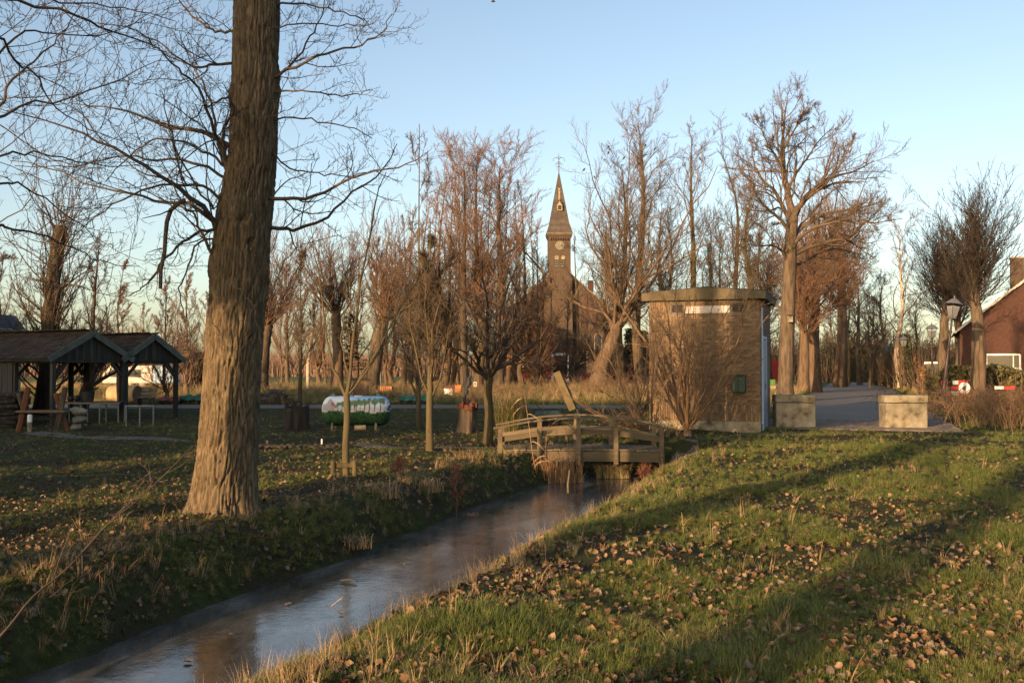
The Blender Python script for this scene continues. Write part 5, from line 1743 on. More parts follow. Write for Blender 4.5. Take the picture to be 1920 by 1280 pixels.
sheet('covered_pile', 'low pile under a bright green tarpaulin next to the maroon cover', 'covered pile', 343, 398, 739, 760, 44.8, 'tarp_green')
bt_ = sheet('covered_boat', 'small upturned boat shape under blue green netting beside the road', 'covered boat', 750, 801, 740, 756, 44.6, 'tarp_green')
# caravan
def caravan():
    Y = 63
    x0, x1 = X(205, Y), X(338, Y)
    g = zf((x0 + x1) / 2, Y)
    L = x1 - x0; h = Z(685, Y) - g
    t = thing('caravan', 'long white caravan with a pale blue end standing beyond the shelter', 'caravan', ((x0 + x1) / 2, Y, g))
    prof = [(-L / 2, .35), (-L / 2 + .05, h - .5), (-L / 2 + .5, h - .02), (L * .20, h), (L * .20, .35)]
    MB().prism(prof, -1.05, 1.05).build('body', M['offwhite'], t)
    prof = [(L * .20 + .004, .35), (L * .20 + .004, h), (L * .34, h * .98), (L / 2 - .15, h * .66), (L / 2, .35)]
    MB().prism(prof, -1.04, 1.04).build('awning', M['blue_pale'], t)
    for x in (-L * .3, -L * .05):
        f = MB().box((x, -1.056, h * .66), (.8, .02, .5), bev=.006).build('window_frame', M['iron_roof'], t)
        MB().box((x, -1.068, h * .66), (.7, .012, .42)).build('pane', M['glass_dark'], f)
    for x in (-.6, .2):
        w = MB().lathe([(.28, -.09), (.32, -.06), (.32, .06), (.28, .09)], n=18, M=Matrix.Translation((x, -.9, .30)) @ Matrix.Rotation(PI / 2, 4, 'X')).build('wheel', M['black'], t)
        MB().lathe([(.15, 0), (.15, .02)], n=14, M=Matrix.Translation((x, -1.0, .30)) @ Matrix.Rotation(PI / 2, 4, 'X')).build('hub', M['steel'], w)
caravan()
# cottage corner at the picture's edge
def cream_hut():
    Y = 36; x1 = X(22, Y); g = zf(x1 - 2, Y)
    t = thing('cream_hut', 'cream walled hut with a navy mansard roof at the picture edge above the tiled shelter', 'hut', (x1 - 2.3, Y, g))
    ze = Z(617, Y) - g; zt_ = Z(585, Y) - g
    MB().box((0, 1.2, ze / 2), (2.9, 2.4, ze), bev=.01).build('wall', M['cream'], t)
    MB().box((0, 1.2, ze + .03), (3.25, 2.8, .07), bev=.01).build('gutter', M['blue_pale'], t)
    MB().prism([(-1.6, ze + .067), (1.55, ze + .067), (1.15, zt_), (.4, zt_ + .06), (-1.2, zt_ + .06)], -.15, 2.55).build('roof', M['navy_roof'], t)
    f = MB().box((.2, -.015, ze * .55), (.8, .04, .9), bev=.005).build('window_frame', M['white'], t)
    MB().box((.2, -.04, ze * .55), (.68, .012, .78)).build('pane', M['glass_dark'], f)
cream_hut()
# field clutter
hp = heap('brush_pile', 'dark heap of brushwood with a blue rag beside the road, left of the stump', 'brush pile', 513, 45.0, 1.35, .55, 'dark_litter', 5)
sticks(hp, 70, 1.5, .6, 12, 'twig_dark', .018, .9)
MB().box((.05, -.15, .55), (.35, .25, .06), rot=(.2, .15, .3), bev=.02).build('rag', M['navy_roof'], hp)
def box_house():
    Y = 47; x0, x1 = X(661, Y), X(690, Y); g = zf(x0, Y)
    w = x1 - x0; h = Z(712, Y) - g
    t = thing('notice_box', 'brown planked box hut with a dark pitched lid behind the painted tank', 'box', ((x0 + x1) / 2, Y, g), .3)
    for k in range(6): MB().box((-w / 2 + w * (k + .5) / 6, -.3, h / 2 - .03), (w / 6 - .006, .03, h), bev=.003).build('plank', M['log_end'], t)
    MB().box((0, 0, h / 2 - .03), (w - .03, .56, h - .02)).build('body', M['log_end'], t)
    MB().prism([(-w * .62, h - .02), (w * .62, h - .02), (w * .62, h + .03), (0, h + .14), (-w * .62, h + .03)], -.4, .4).build('lid', M['wood_grey'], t)
box_house()
def crate(px0, px1, py0, py1, Y, mat, label, group=None, lid=None, zoff=None, slats=False, name='crate', yo=0, cat='crate'):
    x0, x1 = X(px0, Y), X(px1, Y)
    g = zf((x0 + x1) / 2, Y)
    zb = g if zoff is None else zoff
    h = Z(py0, Y) - Z(py1, Y); w = x1 - x0
    t = thing(name, label, cat, ((x0 + x1) / 2, Y + yo, zb), rng.normal() * .08, group)
    if slats:
        for k in range(6): MB().box((-w / 2 + w * (k + .5) / 6, -.22, h / 2), (w / 6 - .02, .03, h), bev=.004).build('slat', M[mat], t)
        MB().box((0, 0, h * .45), (w - .04, .4, h * .86)).build('body', M['maroon'], t)
    else:
        MB().box((0, 0, h * .45 + .005), (w - .03, .42, h * .9), bev=.01).build('body', M[mat], t)
        MB().box((0, 0, h * .95), (w, .46, h * .1), bev=.006).build('lid', M[lid or mat], t)
    return t
crate(714, 737, 723, 737, 52, 'orange', 'red and orange slatted crate low on the sunlit field edge', slats=True)
GB = 'stacked boxes by the field trees'
zb0 = zf(X(850, 51), 51)
hh = Z(715, 51) - Z(725, 51)
crate(833, 850, 714, 725, 51, 'white', 'white lower box of the stack by the field trees', GB)
crate(841, 850, 719, 725, 50.4, 'cream', 'small cream box in front of the white one', GB)
crate(852, 864, 714, 724, 51, 'orange', 'lower orange box of the stack by the field trees', GB)
crate(853, 865, 706, 714, 51, 'orange', 'upper orange box of the stack by the field trees', GB, zoff=zb0 + Z(714, 51) - Z(724, 51))
crate(832, 852, 709, 714, 51, 'maroon', 'flat maroon box on top of the white box', GB, zoff=zb0 + Z(714, 51) - Z(725, 51), lid='maroon')
def small_sign():
    Y = 52; x = X(891, Y); g = zf(x, Y)
    t = thing('notice_board', 'small cream notice board with a dark emblem among the field trees', 'sign', (x, Y, g))
    MB().box((0, 0, .2), (.05, .05, .5)).build('post', M['wood_pale'], t)
    b = MB().box((0, -.035, .42), (.18, .02, .27), bev=.003).build('board', M['cream'], t)
    MB().lathe([(.045, 0), (.045, .004)], n=12, M=Matrix.Translation((0, -.046, .46)) @ Matrix.Rotation(PI / 2, 4, 'X')).build('emblem', M['black'], b)
small_sign()

# ------------------------------------------------------------------ street lamps
G_LAMP = 'old style street lamps along the lane'
def lamp(px, Y, h, label, lean=(0, 0)):
    x = X(px, Y)
    t = thing('street_lamp', label, 'street lamp', (x, Y, zf(x, Y) - .02), 0, G_LAMP, rot=(lean[0], lean[1], .3))
    k = h / 4.2
    prof = [(.13, -.1), (.13, .06), (.115, .08), (.115, .55), (.13, .58), (.13, .64), (.095, .70), (.085, 1.0), (.10, 1.03), (.10, 1.07), (.068, 1.12), (.058, 2.2), (.075, 2.24), (.075, 2.29), (.05, 2.33), (.042, 2.85), (.062, 2.89), (.062, 2.93), (.04, 2.98), (.036, 3.36), (.06, 3.40), (.085, 3.44)]
    MB().lathe([(r, z * k) for r, z in prof], n=14).build('pole', M['iron'], t, smooth=True)
    z0 = 3.44 * k; z1 = z0 + .50 * k
    r0, r1 = .115, .20
    fr = MB(); gl = MB()
    for q in range(4):
        a = q * PI / 2 + PI / 4; b = a + PI / 2
        p0 = Vector((math.cos(a) * r0 * 1.2, math.sin(a) * r0 * 1.2, z0 + .03)); p1 = Vector((math.cos(a) * r1 * 1.2, math.sin(a) * r1 * 1.2, z1))
        q0 = Vector((math.cos(b) * r0 * 1.2, math.sin(b) * r0 * 1.2, z0 + .03)); q1 = Vector((math.cos(b) * r1 * 1.2, math.sin(b) * r1 * 1.2, z1))
        fr.tube([p0, p1], .012, 5); fr.tube([p1, q1], .012, 5); fr.tube([p0, q0], .012, 5)
        gl.add([p0 * .98 + Vector((0, 0, .02)), q0 * .98 + Vector((0, 0, .02)), q1 * .98, p1 * .98], [(0, 1, 2, 3)])
    fr.build('frame', M['iron'], t)
    gl.build('glass', M['lantern_glass'], t)
    MB().lathe([(.045, 0), (.055, .1), (.055, .32), (.03, .36)], c=(0, 0, z0 + .05), n=10).build('bulb', M['cream'], t)
    hd = MB()
    hd.lathe([(.33, 0), (.325, .02), (.17, .15), (.10, .20), (.03, .23), (.03, .27), (.012, .33)], c=(0, 0, z1 + .003), n=8)
    hd.build('hood', M['iron_roof'], t)
    return t
lamp(1764, 37.0, 4.28, 'tilted street lamp, nearest and largest of the row', lean=(0, .155))
lamp(1748, 51.5, 3.85, 'upright street lamp just behind the tilted one')
lamp(1695, 68, 3.75, 'street lamp third in the row, over the right concrete block')
lamp(1664, 84, 3.6, 'small street lamp fourth in the row, against the sunlit scrub')
lamp(1640, 100, 3.5, 'tiny street lamp farthest along the lane')

# ------------------------------------------------------------------ road barrier with a no motor vehicles sign
def barrier():
    Y = 40.0
    x0, x1 = X(1766, Y), X(1812, Y)
    g = zf(x0, Y)
    t = thing('road_barrier', 'red and white plank barrier with a round no motor vehicles sign hung sideways', 'barrier', ((x0 + x1) / 2, Y, g))
    w = x1 - x0
    zs = [Z(a, Y) - g for a in (717, 727, 737)]
    for k, z in enumerate(zs):
        sg = [('white', -.06, .28), ('red', .28, .5)] if k == 0 else ([('red', -.12, .30)] if k == 1 else [('white', -.12, .22), ('red', -.3, -.12)])
        for (mt, a, b) in sg:
            MB().box(((a + b) / 2, 0, z), (b - a - .004, .03, .16), bev=.003).build('plank', M[mt], t)
    for x in (-.28, .42): MB().tube([(x, .05, -.05), (x, .05, zs[0] + .12)], .025, 8).build('post', M['steel'], t)
    MB().lathe([(.13, 0), (.13, .06)], n=18, M=Matrix.Translation((-.42, -.02, zs[0] - .02)) @ Matrix.Rotation(PI / 2, 4, 'X')).build('warning_lamp', M['red'], t)
    # square backing with round sign
    c = Vector((.34, -.04, zs[1] - .01))
    MB().box(c, (.38, .02, .62), bev=.003).build('backing', M['red'], t)
    rt = lambda z: Matrix.Translation(c + Vector((.04, -.012 - z, 0))) @ Matrix.Rotation(PI / 2, 4, 'X')
    MB().lathe([(.235, 0), (.235, .006)], n=32, M=rt(0)).build('sign_ring', M['white'], t)
    ic = MB()
    cy = c + Vector((.04, -.024, 0))
    ic.box(cy, (.085, .006, .15)); ic.box(cy + Vector((-.055, 0, 0)), (.05, .006, .10)); ic.box(cy + Vector((.05, 0, .05)), (.03, .006, .03)); ic.box(cy + Vector((.05, 0, -.05)), (.03, .006, .03))
    ic.build('car_symbol', M['black'], t)
barrier()
def short_barrier():
    Y = 40.5; x0, x1 = X(1866, Y), X(1900, Y); g = zf(x0, Y)
    t = thing('barrier_plank', 'red and white plank half hidden in the scrub before the red house', 'barrier', ((x0 + x1) / 2, Y, g))
    z = Z(727, Y) - g
    MB().box((.2, 0, z), (.45, .03, .13)).build('plank', M['red'], t); MB().box((-.22, 0, z), (.36, .03, .13)).build('plank', M['white'], t)
    for x in (-.3, .3): MB().box((x, .04, z / 2), (.05, .05, z)).build('post', M['wood_grey'], t)
short_barrier()
def reflector():
    Y = 66; x = X(1524, Y); g = zf(x, Y)
    t = thing('reflector_post', 'white roadside post with a red end against the sunlit linden pair', 'post', (x, Y, g))
    h = Z(690, Y) - g
    MB().box((0, 0, h / 2), (.11, .11, h), bev=.01).build('post', M['white'], t)
    MB().box((.10, 0, h * .72), (.08, .112, h * .55), bev=.008).build('red_panel', M['red'], t)
reflector()
def dead_post():
    Y = 39.4; x = X(1838, Y); g = zf(x, Y)
    t = thing('dead_stub', 'pale barkless dead stem standing against the ivy-dark linden', 'stump', (x, Y - .1, g))
    h = Z(630, Y) - g
    tubes_obj('stem', [(resample([(.02, 0, -.1), (.05, 0, h * .4), (.0, 0, h * .75), (.02, 0, h)], 10)[None], np.linspace(.14, .075, 10)[None], 8)], M['bark_red'], t)
dead_post()
nb = thing('nest_box', 'small pale nest box nailed to the great ash trunk', 'nest box', (X(1482, 44.5), 44.45, Z(603, 44.5)))
MB().box((0, 0, .12), (.20, .16, .28), bev=.005).build('body', M['concrete'], nb)
MB().box((0, -.03, .28), (.24, .24, .03), rot=(.2, 0, 0)).build('roof', M['wood_grey'], nb)
MB().lathe([(.022, 0), (.022, .004)], n=10, M=Matrix.Translation((0, -.081, .17)) @ Matrix.Rotation(PI / 2, 4, 'X')).build('hole', M['black'], nb)

# ------------------------------------------------------------------ red shed roof, green box and skip beyond the hut
def red_shed():
    Y = 78; x0, x1 = X(1432, Y), X(1462, Y); g = zf(x0, Y)
    t = thing('red_container', 'red metal container showing between the brick hut and the great ash', 'container', ((x0 + x1) / 2, Y, g))
    h = Z(676, Y) - g; w = 2.2
    MB().box((0, 0, h * .5 + .1), (w, 1.8, h - .2), bev=.02).build('body', M['red'], t)
    for k in range(8): MB().box((-w / 2 + w * (k + .5) / 8, -.91, h * .5 + .1), (.08, .04, h - .4)).build('rib', M['red'], t)
red_shed()
crate(1436, 1452, 705, 716, 62, 'lime', 'bright green box on the ground behind the brick hut', name='green_crate', zoff=zf(X(1444, 62), 62) + .3, lid='lime')
crate(1436, 1453, 716, 724, 62, 'cream', 'pale box under the bright green one behind the brick hut', name='pale_crate', zoff=zf(X(1444, 62), 62))

# ------------------------------------------------------------------ red house on the right
def red_house():
    Y = 58
    xl = X(1818, Y); xp = X(2000, Y); w = (xp - xl) * 2
    g = zf(xl + 3, Y)
    t = thing('red_house', 'dark red brick house with a steep red tiled roof beyond the lamp posts', 'house', (xp, Y, g), -R(23))
    ze = Z(618, Y) - g; zp = Z(474, Y) - g
    h2 = w / 2
    D = 12
    MB().prism([(-h2, -.2), (h2, -.2), (h2, ze), (0, zp), (-h2, ze)], 0, D).build('wall', M['brick_red'], t)
    sl = math.atan2(zp - ze, h2)
    for s in (-1, 1):
        rf = MB()
        L = math.hypot(h2, zp - ze) + .4
        n = 26
        for k in range(n):
            f0 = k / n; f1 = (k + 1) / n
            a = Vector((s * f0 * L * math.cos(sl), D / 2, zp + .16 - f0 * L * math.sin(sl))); b = Vector((s * f1 * L * math.cos(sl), D / 2, zp + .16 - f1 * L * math.sin(sl) - .04 + .06))
            rf.bar(a, b, D + .5, .05)
        r_ = rf.build('roof', M['roof_red'], t)
        MB().bar((0, -.28, zp + .14), (s * L * math.cos(sl), -.28, zp + .14 - L * math.sin(sl)), .06, .13).build('verge_board', M['offwhite'], r_)
    for x, hh_ in ((-.95, .75), (-2.4, 1.25)):
        zb = zp - abs(x) * math.tan(sl)
        c = MB().box((x, 1.6, zb + hh_ / 2), (.75, .6, hh_ + 1.2), bev=.01).build('chimney', M['brick_church'], t)
        MB().box((x, 1.6, zb + hh_ + .62), (.85, .7, .08)).build('cap', M['concrete'], c)
    x0, x1 = X(1864, Y) - xp, X(1922, Y) - xp
    z1, z0 = Z(664, Y) - g, Z(691, Y) - g
    f = MB()
    cx, cz = (x0 + x1) / 2, (z0 + z1) / 2
    for (ox, oz, sx, sz) in ((0, (z1 - z0) / 2, x1 - x0, .10), (0, -(z1 - z0) / 2, x1 - x0 + .15, .14), (-(x1 - x0) / 2, 0, .10, z1 - z0), ((x1 - x0) / 2, 0, .1, z1 - z0), (.55, 0, .06, z1 - z0)):
        f.box((cx + ox, -.03, cz + oz), (sx, .10 + .004 * (sz > sx), sz))
    f = f.build('window', M['white'], t)
    MB().box((cx, -.012, cz), (x1 - x0 - .1, .02, z1 - z0 - .1)).build('pane', M['glass_dark'], f)
    x0 = X(1768, Y) - xp
    f = MB().box((x0, -.02, 1.2), (.9, .06, 1.5)).build('window', M['white'], t)
    for k in (-1, 1): MB().box((x0 + k * .21, -.055, 1.2), (.36, .01, 1.3)).build('pane', M['glass_dark'], f)
    return t
red_house()

# ------------------------------------------------------------------ church
def church():
    Y = 112.0
    cx = X(1050, Y)
    g = zf(cx, Y)
    t = thing('church', 'small brown brick church with a pointed spire behind the bare trees', 'church', (cx, Y, g), R(2))
    tw = X(1071, Y) - X(1030, Y)
    zc = Z(440, Y) - g                       # cornice
    zs = Z(320, Y) - g                       # spire tip
    # tower
    MB().box((0, tw / 2, zc / 2 - .3), (tw, tw, zc + .6)).build('tower', M['brick_church'], t)
    bt = MB()
    for s in (-1, 1):
        bt.box((s * tw * .50, .05, zc * .31), (.34, .5, zc * .62)); bt.box((s * tw * .50, .02, zc * .66), (.26, .36, zc * .1), rot=(.2, 0, 0))
    bt.build('buttress', M['brick_church'], t)
    cn = MB()
    cn.box((0, tw / 2, zc - .25), (tw + .14, tw + .14, .22)); cn.box((0, tw / 2, zc - .02), (tw + .34, tw + .34, .24))
    for k in range(9): cn.box((-tw / 2 + tw * (k + .5) / 9, -.10, zc - .50), (.15, .14, .26))
    cn.build('cornice', M['brick_church'], t)
    MB().box((0, tw / 2, zc + .135), (tw + .46, tw + .46, .06)).build('gutter', M['concrete'], t)
    # spire: flared foot then a steep pyramid, with slate courses
    sp = MB()
    hh_ = zs - zc
    lev = [(zc + .16, tw / 2 + .22)]
    n = 34
    for k in range(1, n + 1):
        f = k / n
        base = (tw / 2 + .02) * (1 - f) + .04
        fl = .18 * max(0, 1 - f * 6)
        lev.append((zc + .16 + f * (hh_ - .16), base + fl))
    for k in range(n):
        z0, r0 = lev[k]; z1, r1 = lev[k + 1]
        c = tw / 2
        vs = [(-r0 - .02, c - r0 - .02, z0), (r0 + .02, c - r0 - .02, z0), (r0 + .02, c + r0 + .02, z0), (-r0 - .02, c + r0 + .02, z0), (-r1, c - r1, z1), (r1, c - r1, z1), (r1, c + r1, z1), (-r1, c + r1, z1)]
        sp.add(vs, [(3, 2, 1, 0), (4, 5, 6, 7), (0, 1, 5, 4), (1, 2, 6, 5), (2, 3, 7, 6), (3, 0, 4, 7)])
    spire = sp.build('spire', M['slate'], t)
    # lucarne and repair strip on the spire
    zl = zc + hh_ * .38
    rl = (tw / 2) * (1 - .38)
    d = MB(); d.prism([(-.30, zl), (.30, zl), (.30, zl + .6), (0, zl + 1.1), (-.30, zl + .6)], tw / 2 - rl - .35, tw / 2)
    d = d.build('dormer', M['concrete'], spire)
    MB().box((0, tw / 2 - rl - .36, zl + .35), (.36, .02, .5)).build('opening', M['black'], spire)
    st = MB(); st.bar((0, tw / 2 - rl - .02, zl + 1.2), (0, tw / 2 - .22, zc + hh_ * .80), .22, .08); st.build('lead_strip', M['concrete'], spire)
    # wrought iron finial
    fx = MB(); c = tw / 2
    fx.tube([(0, c, zs - .3), (0, c, zs + 2.2)], [.06, .025], 6)
    for s in (-1, 1):
        fx.tube([(0, c, zs + 1.1)] + [(s * (.33 - .33 * math.cos(a)), c, zs + 1.42 + .32 * math.sin(a)) for a in np.linspace(-1.3, 3.6, 12)], .022, 5)
        fx.tube([(0, c, zs + .7)] + [(s * (.25 - .25 * math.cos(a)), c, zs + .85 + .18 * math.sin(a)) for a in np.linspace(-1.3, 2.6, 8)], .02, 5)
    fx.tube([(-.3, c, zs + 1.78), (.3, c, zs + 1.78)], .022, 5)
    fx.build('finial', M['iron'], spire)
    # clock
    zk = Z(460, Y) - g
    ck = MB().lathe([(.52, 0), (.52, .05), (.45, .06)], n=28, M=Matrix.Translation((0, -.002, zk)) @ Matrix.Rotation(PI / 2, 4, 'X')).build('clock', surf('grey clock face', [(.3, (.11, .10, .078)), (.7, (.17, .155, .12))], 3, bmp=.1, var=None), t)
    MB().bar((0, -.075, zk - .05), (.05, -.075, zk + .36), .02, .035, up=(0, 1, 0)).build('clock_hand', M['offwhite'], ck)
    MB().bar((0, -.088, zk), (.22, -.088, zk + .12), .02, .04, up=(0, 1, 0)).build('clock_hand', M['offwhite'], ck)
    # paired louvred bell openings with white heads
    zw = Z(492, Y) - g
    for s in (-1, 1):
        wv = MB().box((s * .36, -.006, zw), (.46, .03, 1.1)).build('bell_opening', M['black'], t)
        MB().lathe([(.23, 0), (.23, .035)], n=20, M=Matrix.Translation((s * .36, -.004, zw + .56)) @ Matrix.Rotation(PI / 2, 4, 'X')).build('arch_head', M['concrete'], wv)
        for k in range(4): MB().box((s * .36, -.04, zw - .42 + k * .26), (.44, .06, .07), rot=(.5, 0, 0)).build('louvre', M['concrete'], wv)
    # west front
    hw = 6.6
    ze = Z(592, Y) - g; zr = Z(497, Y) - g
    MB().prism([(-hw, -.3), (hw, -.3), (hw, ze), (0, zr), (-hw, ze)], .9, 1.3).build('front_wall', M['brick_church'], t)
    MB().prism([(-hw + .1, -.3), (hw - .1, -.3), (hw - .1, ze - .3), (0, zr - .35), (-hw + .1, ze - .3)], 1.3, 24).build('nave', M['brick_church'], t)
    for s in (-1, 1):
        sl = math.atan2(zr - ze, hw)
        rf = MB(); L = math.hypot(hw, zr - ze) + .3
        for k in range(22):
            f0, f1 = k / 22, (k + 1) / 22
            rf.bar((s * f0 * L * math.cos(sl), 12.8, zr - .05 - f0 * L * math.sin(sl)), (s * f1 * L * math.cos(sl), 12.8, zr - f1 * L * math.sin(sl)), 22.8, .06)
        rf.build('roof', M['slate'], t)
        MB().bar((s * .2, 1.1, zr + .04), (s * (hw + .15), 1.1, ze + .02), .62, .16).build('coping', M['concrete'], t)
    # corner turret stub on the right slope
    MB().box((3.6, 1.1, Z(540, Y) - g), (.6, .6, 1.9)).build('pinnacle', M['brick_red'], t)
    for x in (-4.4, -2.8, 2.75, 4.4):
        zb, h3, w3 = 2.2, 3.0, .85
        pts = [(x - w3 / 2, zb), (x + w3 / 2, zb)] + [(x + w3 / 2 * math.cos(a), zb + h3 + w3 / 2 * math.sin(a)) for a in np.linspace(0, PI, 9)]
        f = MB().prism(pts, .86, .93).build('window', M['concrete'], t)
        pts = [(x + (a - x) * .82, zb + .1 + (b - zb) * .955) for a, b in pts]
        MB().prism(pts, .845, .87).build('pane', M['glass_dark'], f)
    blind = MB()
    for s in (-1, 1):
        for k in range(4):
            xx = s * (2.0 + k * 1.05)
            top = ze + (zr - ze) * (1 - (abs(xx) + .4) / hw) - .2
            blind.box((xx, .84, (ze * .82 + top) / 2), (.34, .1, max(.3, top - ze * .82)))
    blind.build('lesene', M['brick_red'], t)
    dr = MB()
    dw, dh = 1.5, 3.1
    dr.box((-dw / 2 - .1, -.05, dh / 2), (.24, .2, dh)); dr.box((dw / 2 + .1, -.05, dh / 2), (.24, .2, dh)); dr.box((0, -.05, dh + .14), (dw + .44, .22, .30))
    dfm = dr.build('door_frame', M['white'], t)
    dd = MB().box((0, -.02, dh / 2), (dw, .05, dh)).build('door', M['black'], t)
    MB().box((.25, -.06, dh * .42), (.04, .05, .2)).build('handle', M['steel'], dd)
    MB().box((0, -.5, .06), (2.4, 1.0, .2)).build('step', M['concrete'], t)
    return t
church()
def side_house():
    Y = 104; x = X(988, Y); g = zf(x, Y)
    t = thing('vestry', 'low reddish brick annex left of the church tower, half hidden by trunks', 'building', (x - 1, Y, g), .1)
    MB().box((0, 2, 2.6), (3.4, 4, 5.6)).build('wall', M['brick_church'], t)
    MB().prism([(-2, 5.404), (2, 5.404), (0, 7.6)], -.2, 4.2).build('roof', M['slate'], t)
    f = MB().box((.4, -.03, 2.6), (.8, .06, 1.7)).build('window', M['white'], t)
    MB().box((.4, -.066, 2.6), (.64, .01, 1.5)).build('pane', M['glass_dark'], f)
side_house()
# red leaved or berried shrubs before the church
for k, (px, Y, w, h) in enumerate(((985, 90, 1.6, .9), (1013, 92, 2.4, 1.5), (1110, 88, 1.7, .8), (1185, 74, 1.2, .9))):
    x = X(px, Y); b = zf(x, Y) + .25
    t = thing('red_shrub', ('low red shrub left of the church door', 'broad crimson shrub beside the church door', 'small red shrub behind the leaning willow', 'red shrub between the willow and the brick hut')[k], 'shrub', (x, Y, b), 0, 'red shrubs before the church')
    rg = np.random.default_rng(k)
    n = 420
    c = rg.normal(size=(n, 3)) * np.array([w / 4, w / 5, h / 5]) + np.array([0, 0, h * .55])
    a = nrm(rg.normal(size=(n, 3))); bb = nrm(np.cross(a, rg.normal(size=(n, 3)))); s = .05 + .05 * rg.random((n, 1))
    V = np.stack([c - a * s, c + bb * s * .6, c + a * s, c - bb * s * .6], 1).reshape(-1, 3)
    tag(mesh_np('foliage', V, np.arange(n * 4).reshape(n, 4), surf('crimson leaf', [(.3, (.15, .022, .028)), (.7, (.24, .05, .055))], 3, bmp=0, var='island', varamt=.4), parent=t), kind='stuff')
    lv_ = crown_levels(k, resample([(0, 0, -.3), (0, 0, .2)], 6), np.full(6, .03), [dict(n=16, t=(.1, 1), a=(40, 15), len=h * .8, rel=False, s=4, g=.3, r=.5, rmin=.014, k=3)])
    tubes_obj('stems', [(p, r, kk) for p, r, rt, kk in lv_], M['twig'], t)

# ------------------------------------------------------------------ hedges, far thicket, evergreen belt
def hedge(name, label, pts, h, w, n, mat, seed, leaf=.12, cat='hedge', stems=True):
    """leafy clumps through a bank-shaped volume"""
    rg = np.random.default_rng(seed)
    pts = np.array(pts, float)
    seg = np.hypot(*np.diff(pts, axis=0).T); cum = np.concatenate([[0], np.cumsum(seg)])
    s = rg.random(n) * cum[-1]
    cx = np.interp(s, cum, pts[:, 0]); cy = np.interp(s, cum, pts[:, 1])
    hh_ = h * (.6 + .65 * vnoise(s * .35, s * 0 + seed, seed=seed))
    f = rg.random(n) ** .8
    off = rg.normal(size=n) * w * .3 * np.sqrt(1 - f * .7)
    c = np.stack([cx + off * .5, cy + off, zt(cx, cy, False) + f * hh_], 1)
    a = nrm(rg.normal(size=(n, 3))); bb = nrm(np.cross(a, rg.normal(size=(n, 3)))); sc = leaf * (.5 + rg.random((n, 1)))
    V = np.stack([c - a * sc, c + bb * sc * .6, c + a * sc, c - bb * sc * .6], 1).reshape(-1, 3)
    o = mesh_np('foliage', V, np.arange(n * 4).reshape(n, 4), mat)
    t = thing(name, label, cat, (0, 0, 0))
    o.parent = t; tag(o, kind='stuff')
    if stems:
        m = n // 14
        s = rg.random(m) * cum[-1]
        bx = np.interp(s, cum, pts[:, 0]); by = np.interp(s, cum, pts[:, 1]) + rg.normal(size=m) * w * .25
        base = np.stack([bx, by, zt(bx, by, False) - .05], 1)
        top = base + np.stack([rg.normal(size=m) * .4, rg.normal(size=m) * .3, h * (.5 + .7 * rg.random(m))], 1)
        path = np.stack([base, base * .5 + top * .5 + rg.normal(size=(m, 3)) * .1, top], 1)
        tag(tubes_obj('stems', [(path, np.tile([.03, .02, .01], (m, 1)), 3)], M['twig'], t), kind='stuff')
    return t
ivy = surf('dark ivy leaf', [(.3, (.012, .02, .009)), (.7, (.045, .055, .022))], 3, rough=.6, bmp=0, var='island', varamt=.5)
brownleaf = surf('brown hedge leaf', [(.3, (.10, .05, .022)), (.7, (.22, .12, .055))], 3, rough=.8, bmp=0, var='island', varamt=.5)
olive = surf('olive hedge leaf', [(.3, (.05, .048, .016)), (.7, (.12, .105, .04))], 3, rough=.8, bmp=0, var='island', varamt=.5)
xr = lambda px, Y: (X(px, Y), Y)
hedge('ivy_hedge', 'dark ivy covered hedge along the lane behind the lamp row', [xr(1640, 96), xr(1668, 84), xr(1712, 66)], 3.4, 2.2, 7000, ivy, 3)
hedge('beech_hedge', 'sunlit brown scrub hedge behind the third and fourth lamps', [xr(1652, 92), xr(1690, 76), xr(1735, 60)], 2.4, 1.6, 6000, brownleaf, 4)
hedge('ivy_hedge', 'dark evergreen hedge closing the end of the lane', [xr(1530, 118), xr(1600, 124), xr(1660, 112)], 4.6, 3, 6000, ivy, 5)
hedge('beech_hedge', 'brown hedge along the church side behind the brick hut', [xr(1180, 76), xr(1300, 72), xr(1440, 70)], 2.6, 2.0, 5000, brownleaf, 6)
hedge('holly_hedge', 'dark evergreen clump between the leaning willow and the brick hut', [xr(1175, 84), xr(1215, 82)], 4.0, 2.0, 3500, ivy, 7)
hedge('bramble_hedge', 'tangled olive bank of bramble by the tilted lamp and the red house', [xr(1738, 47), xr(1790, 44), xr(1850, 42), xr(1960, 43)], 1.5, 1.6, 6000, olive, 8)
hedge('privet_bush', 'yellow green bush beyond the shelter next to the poplar trunk', [xr(352, 58), xr(382, 58)], 2.4, 1.4, 3200, olive, 9, cat='bush')

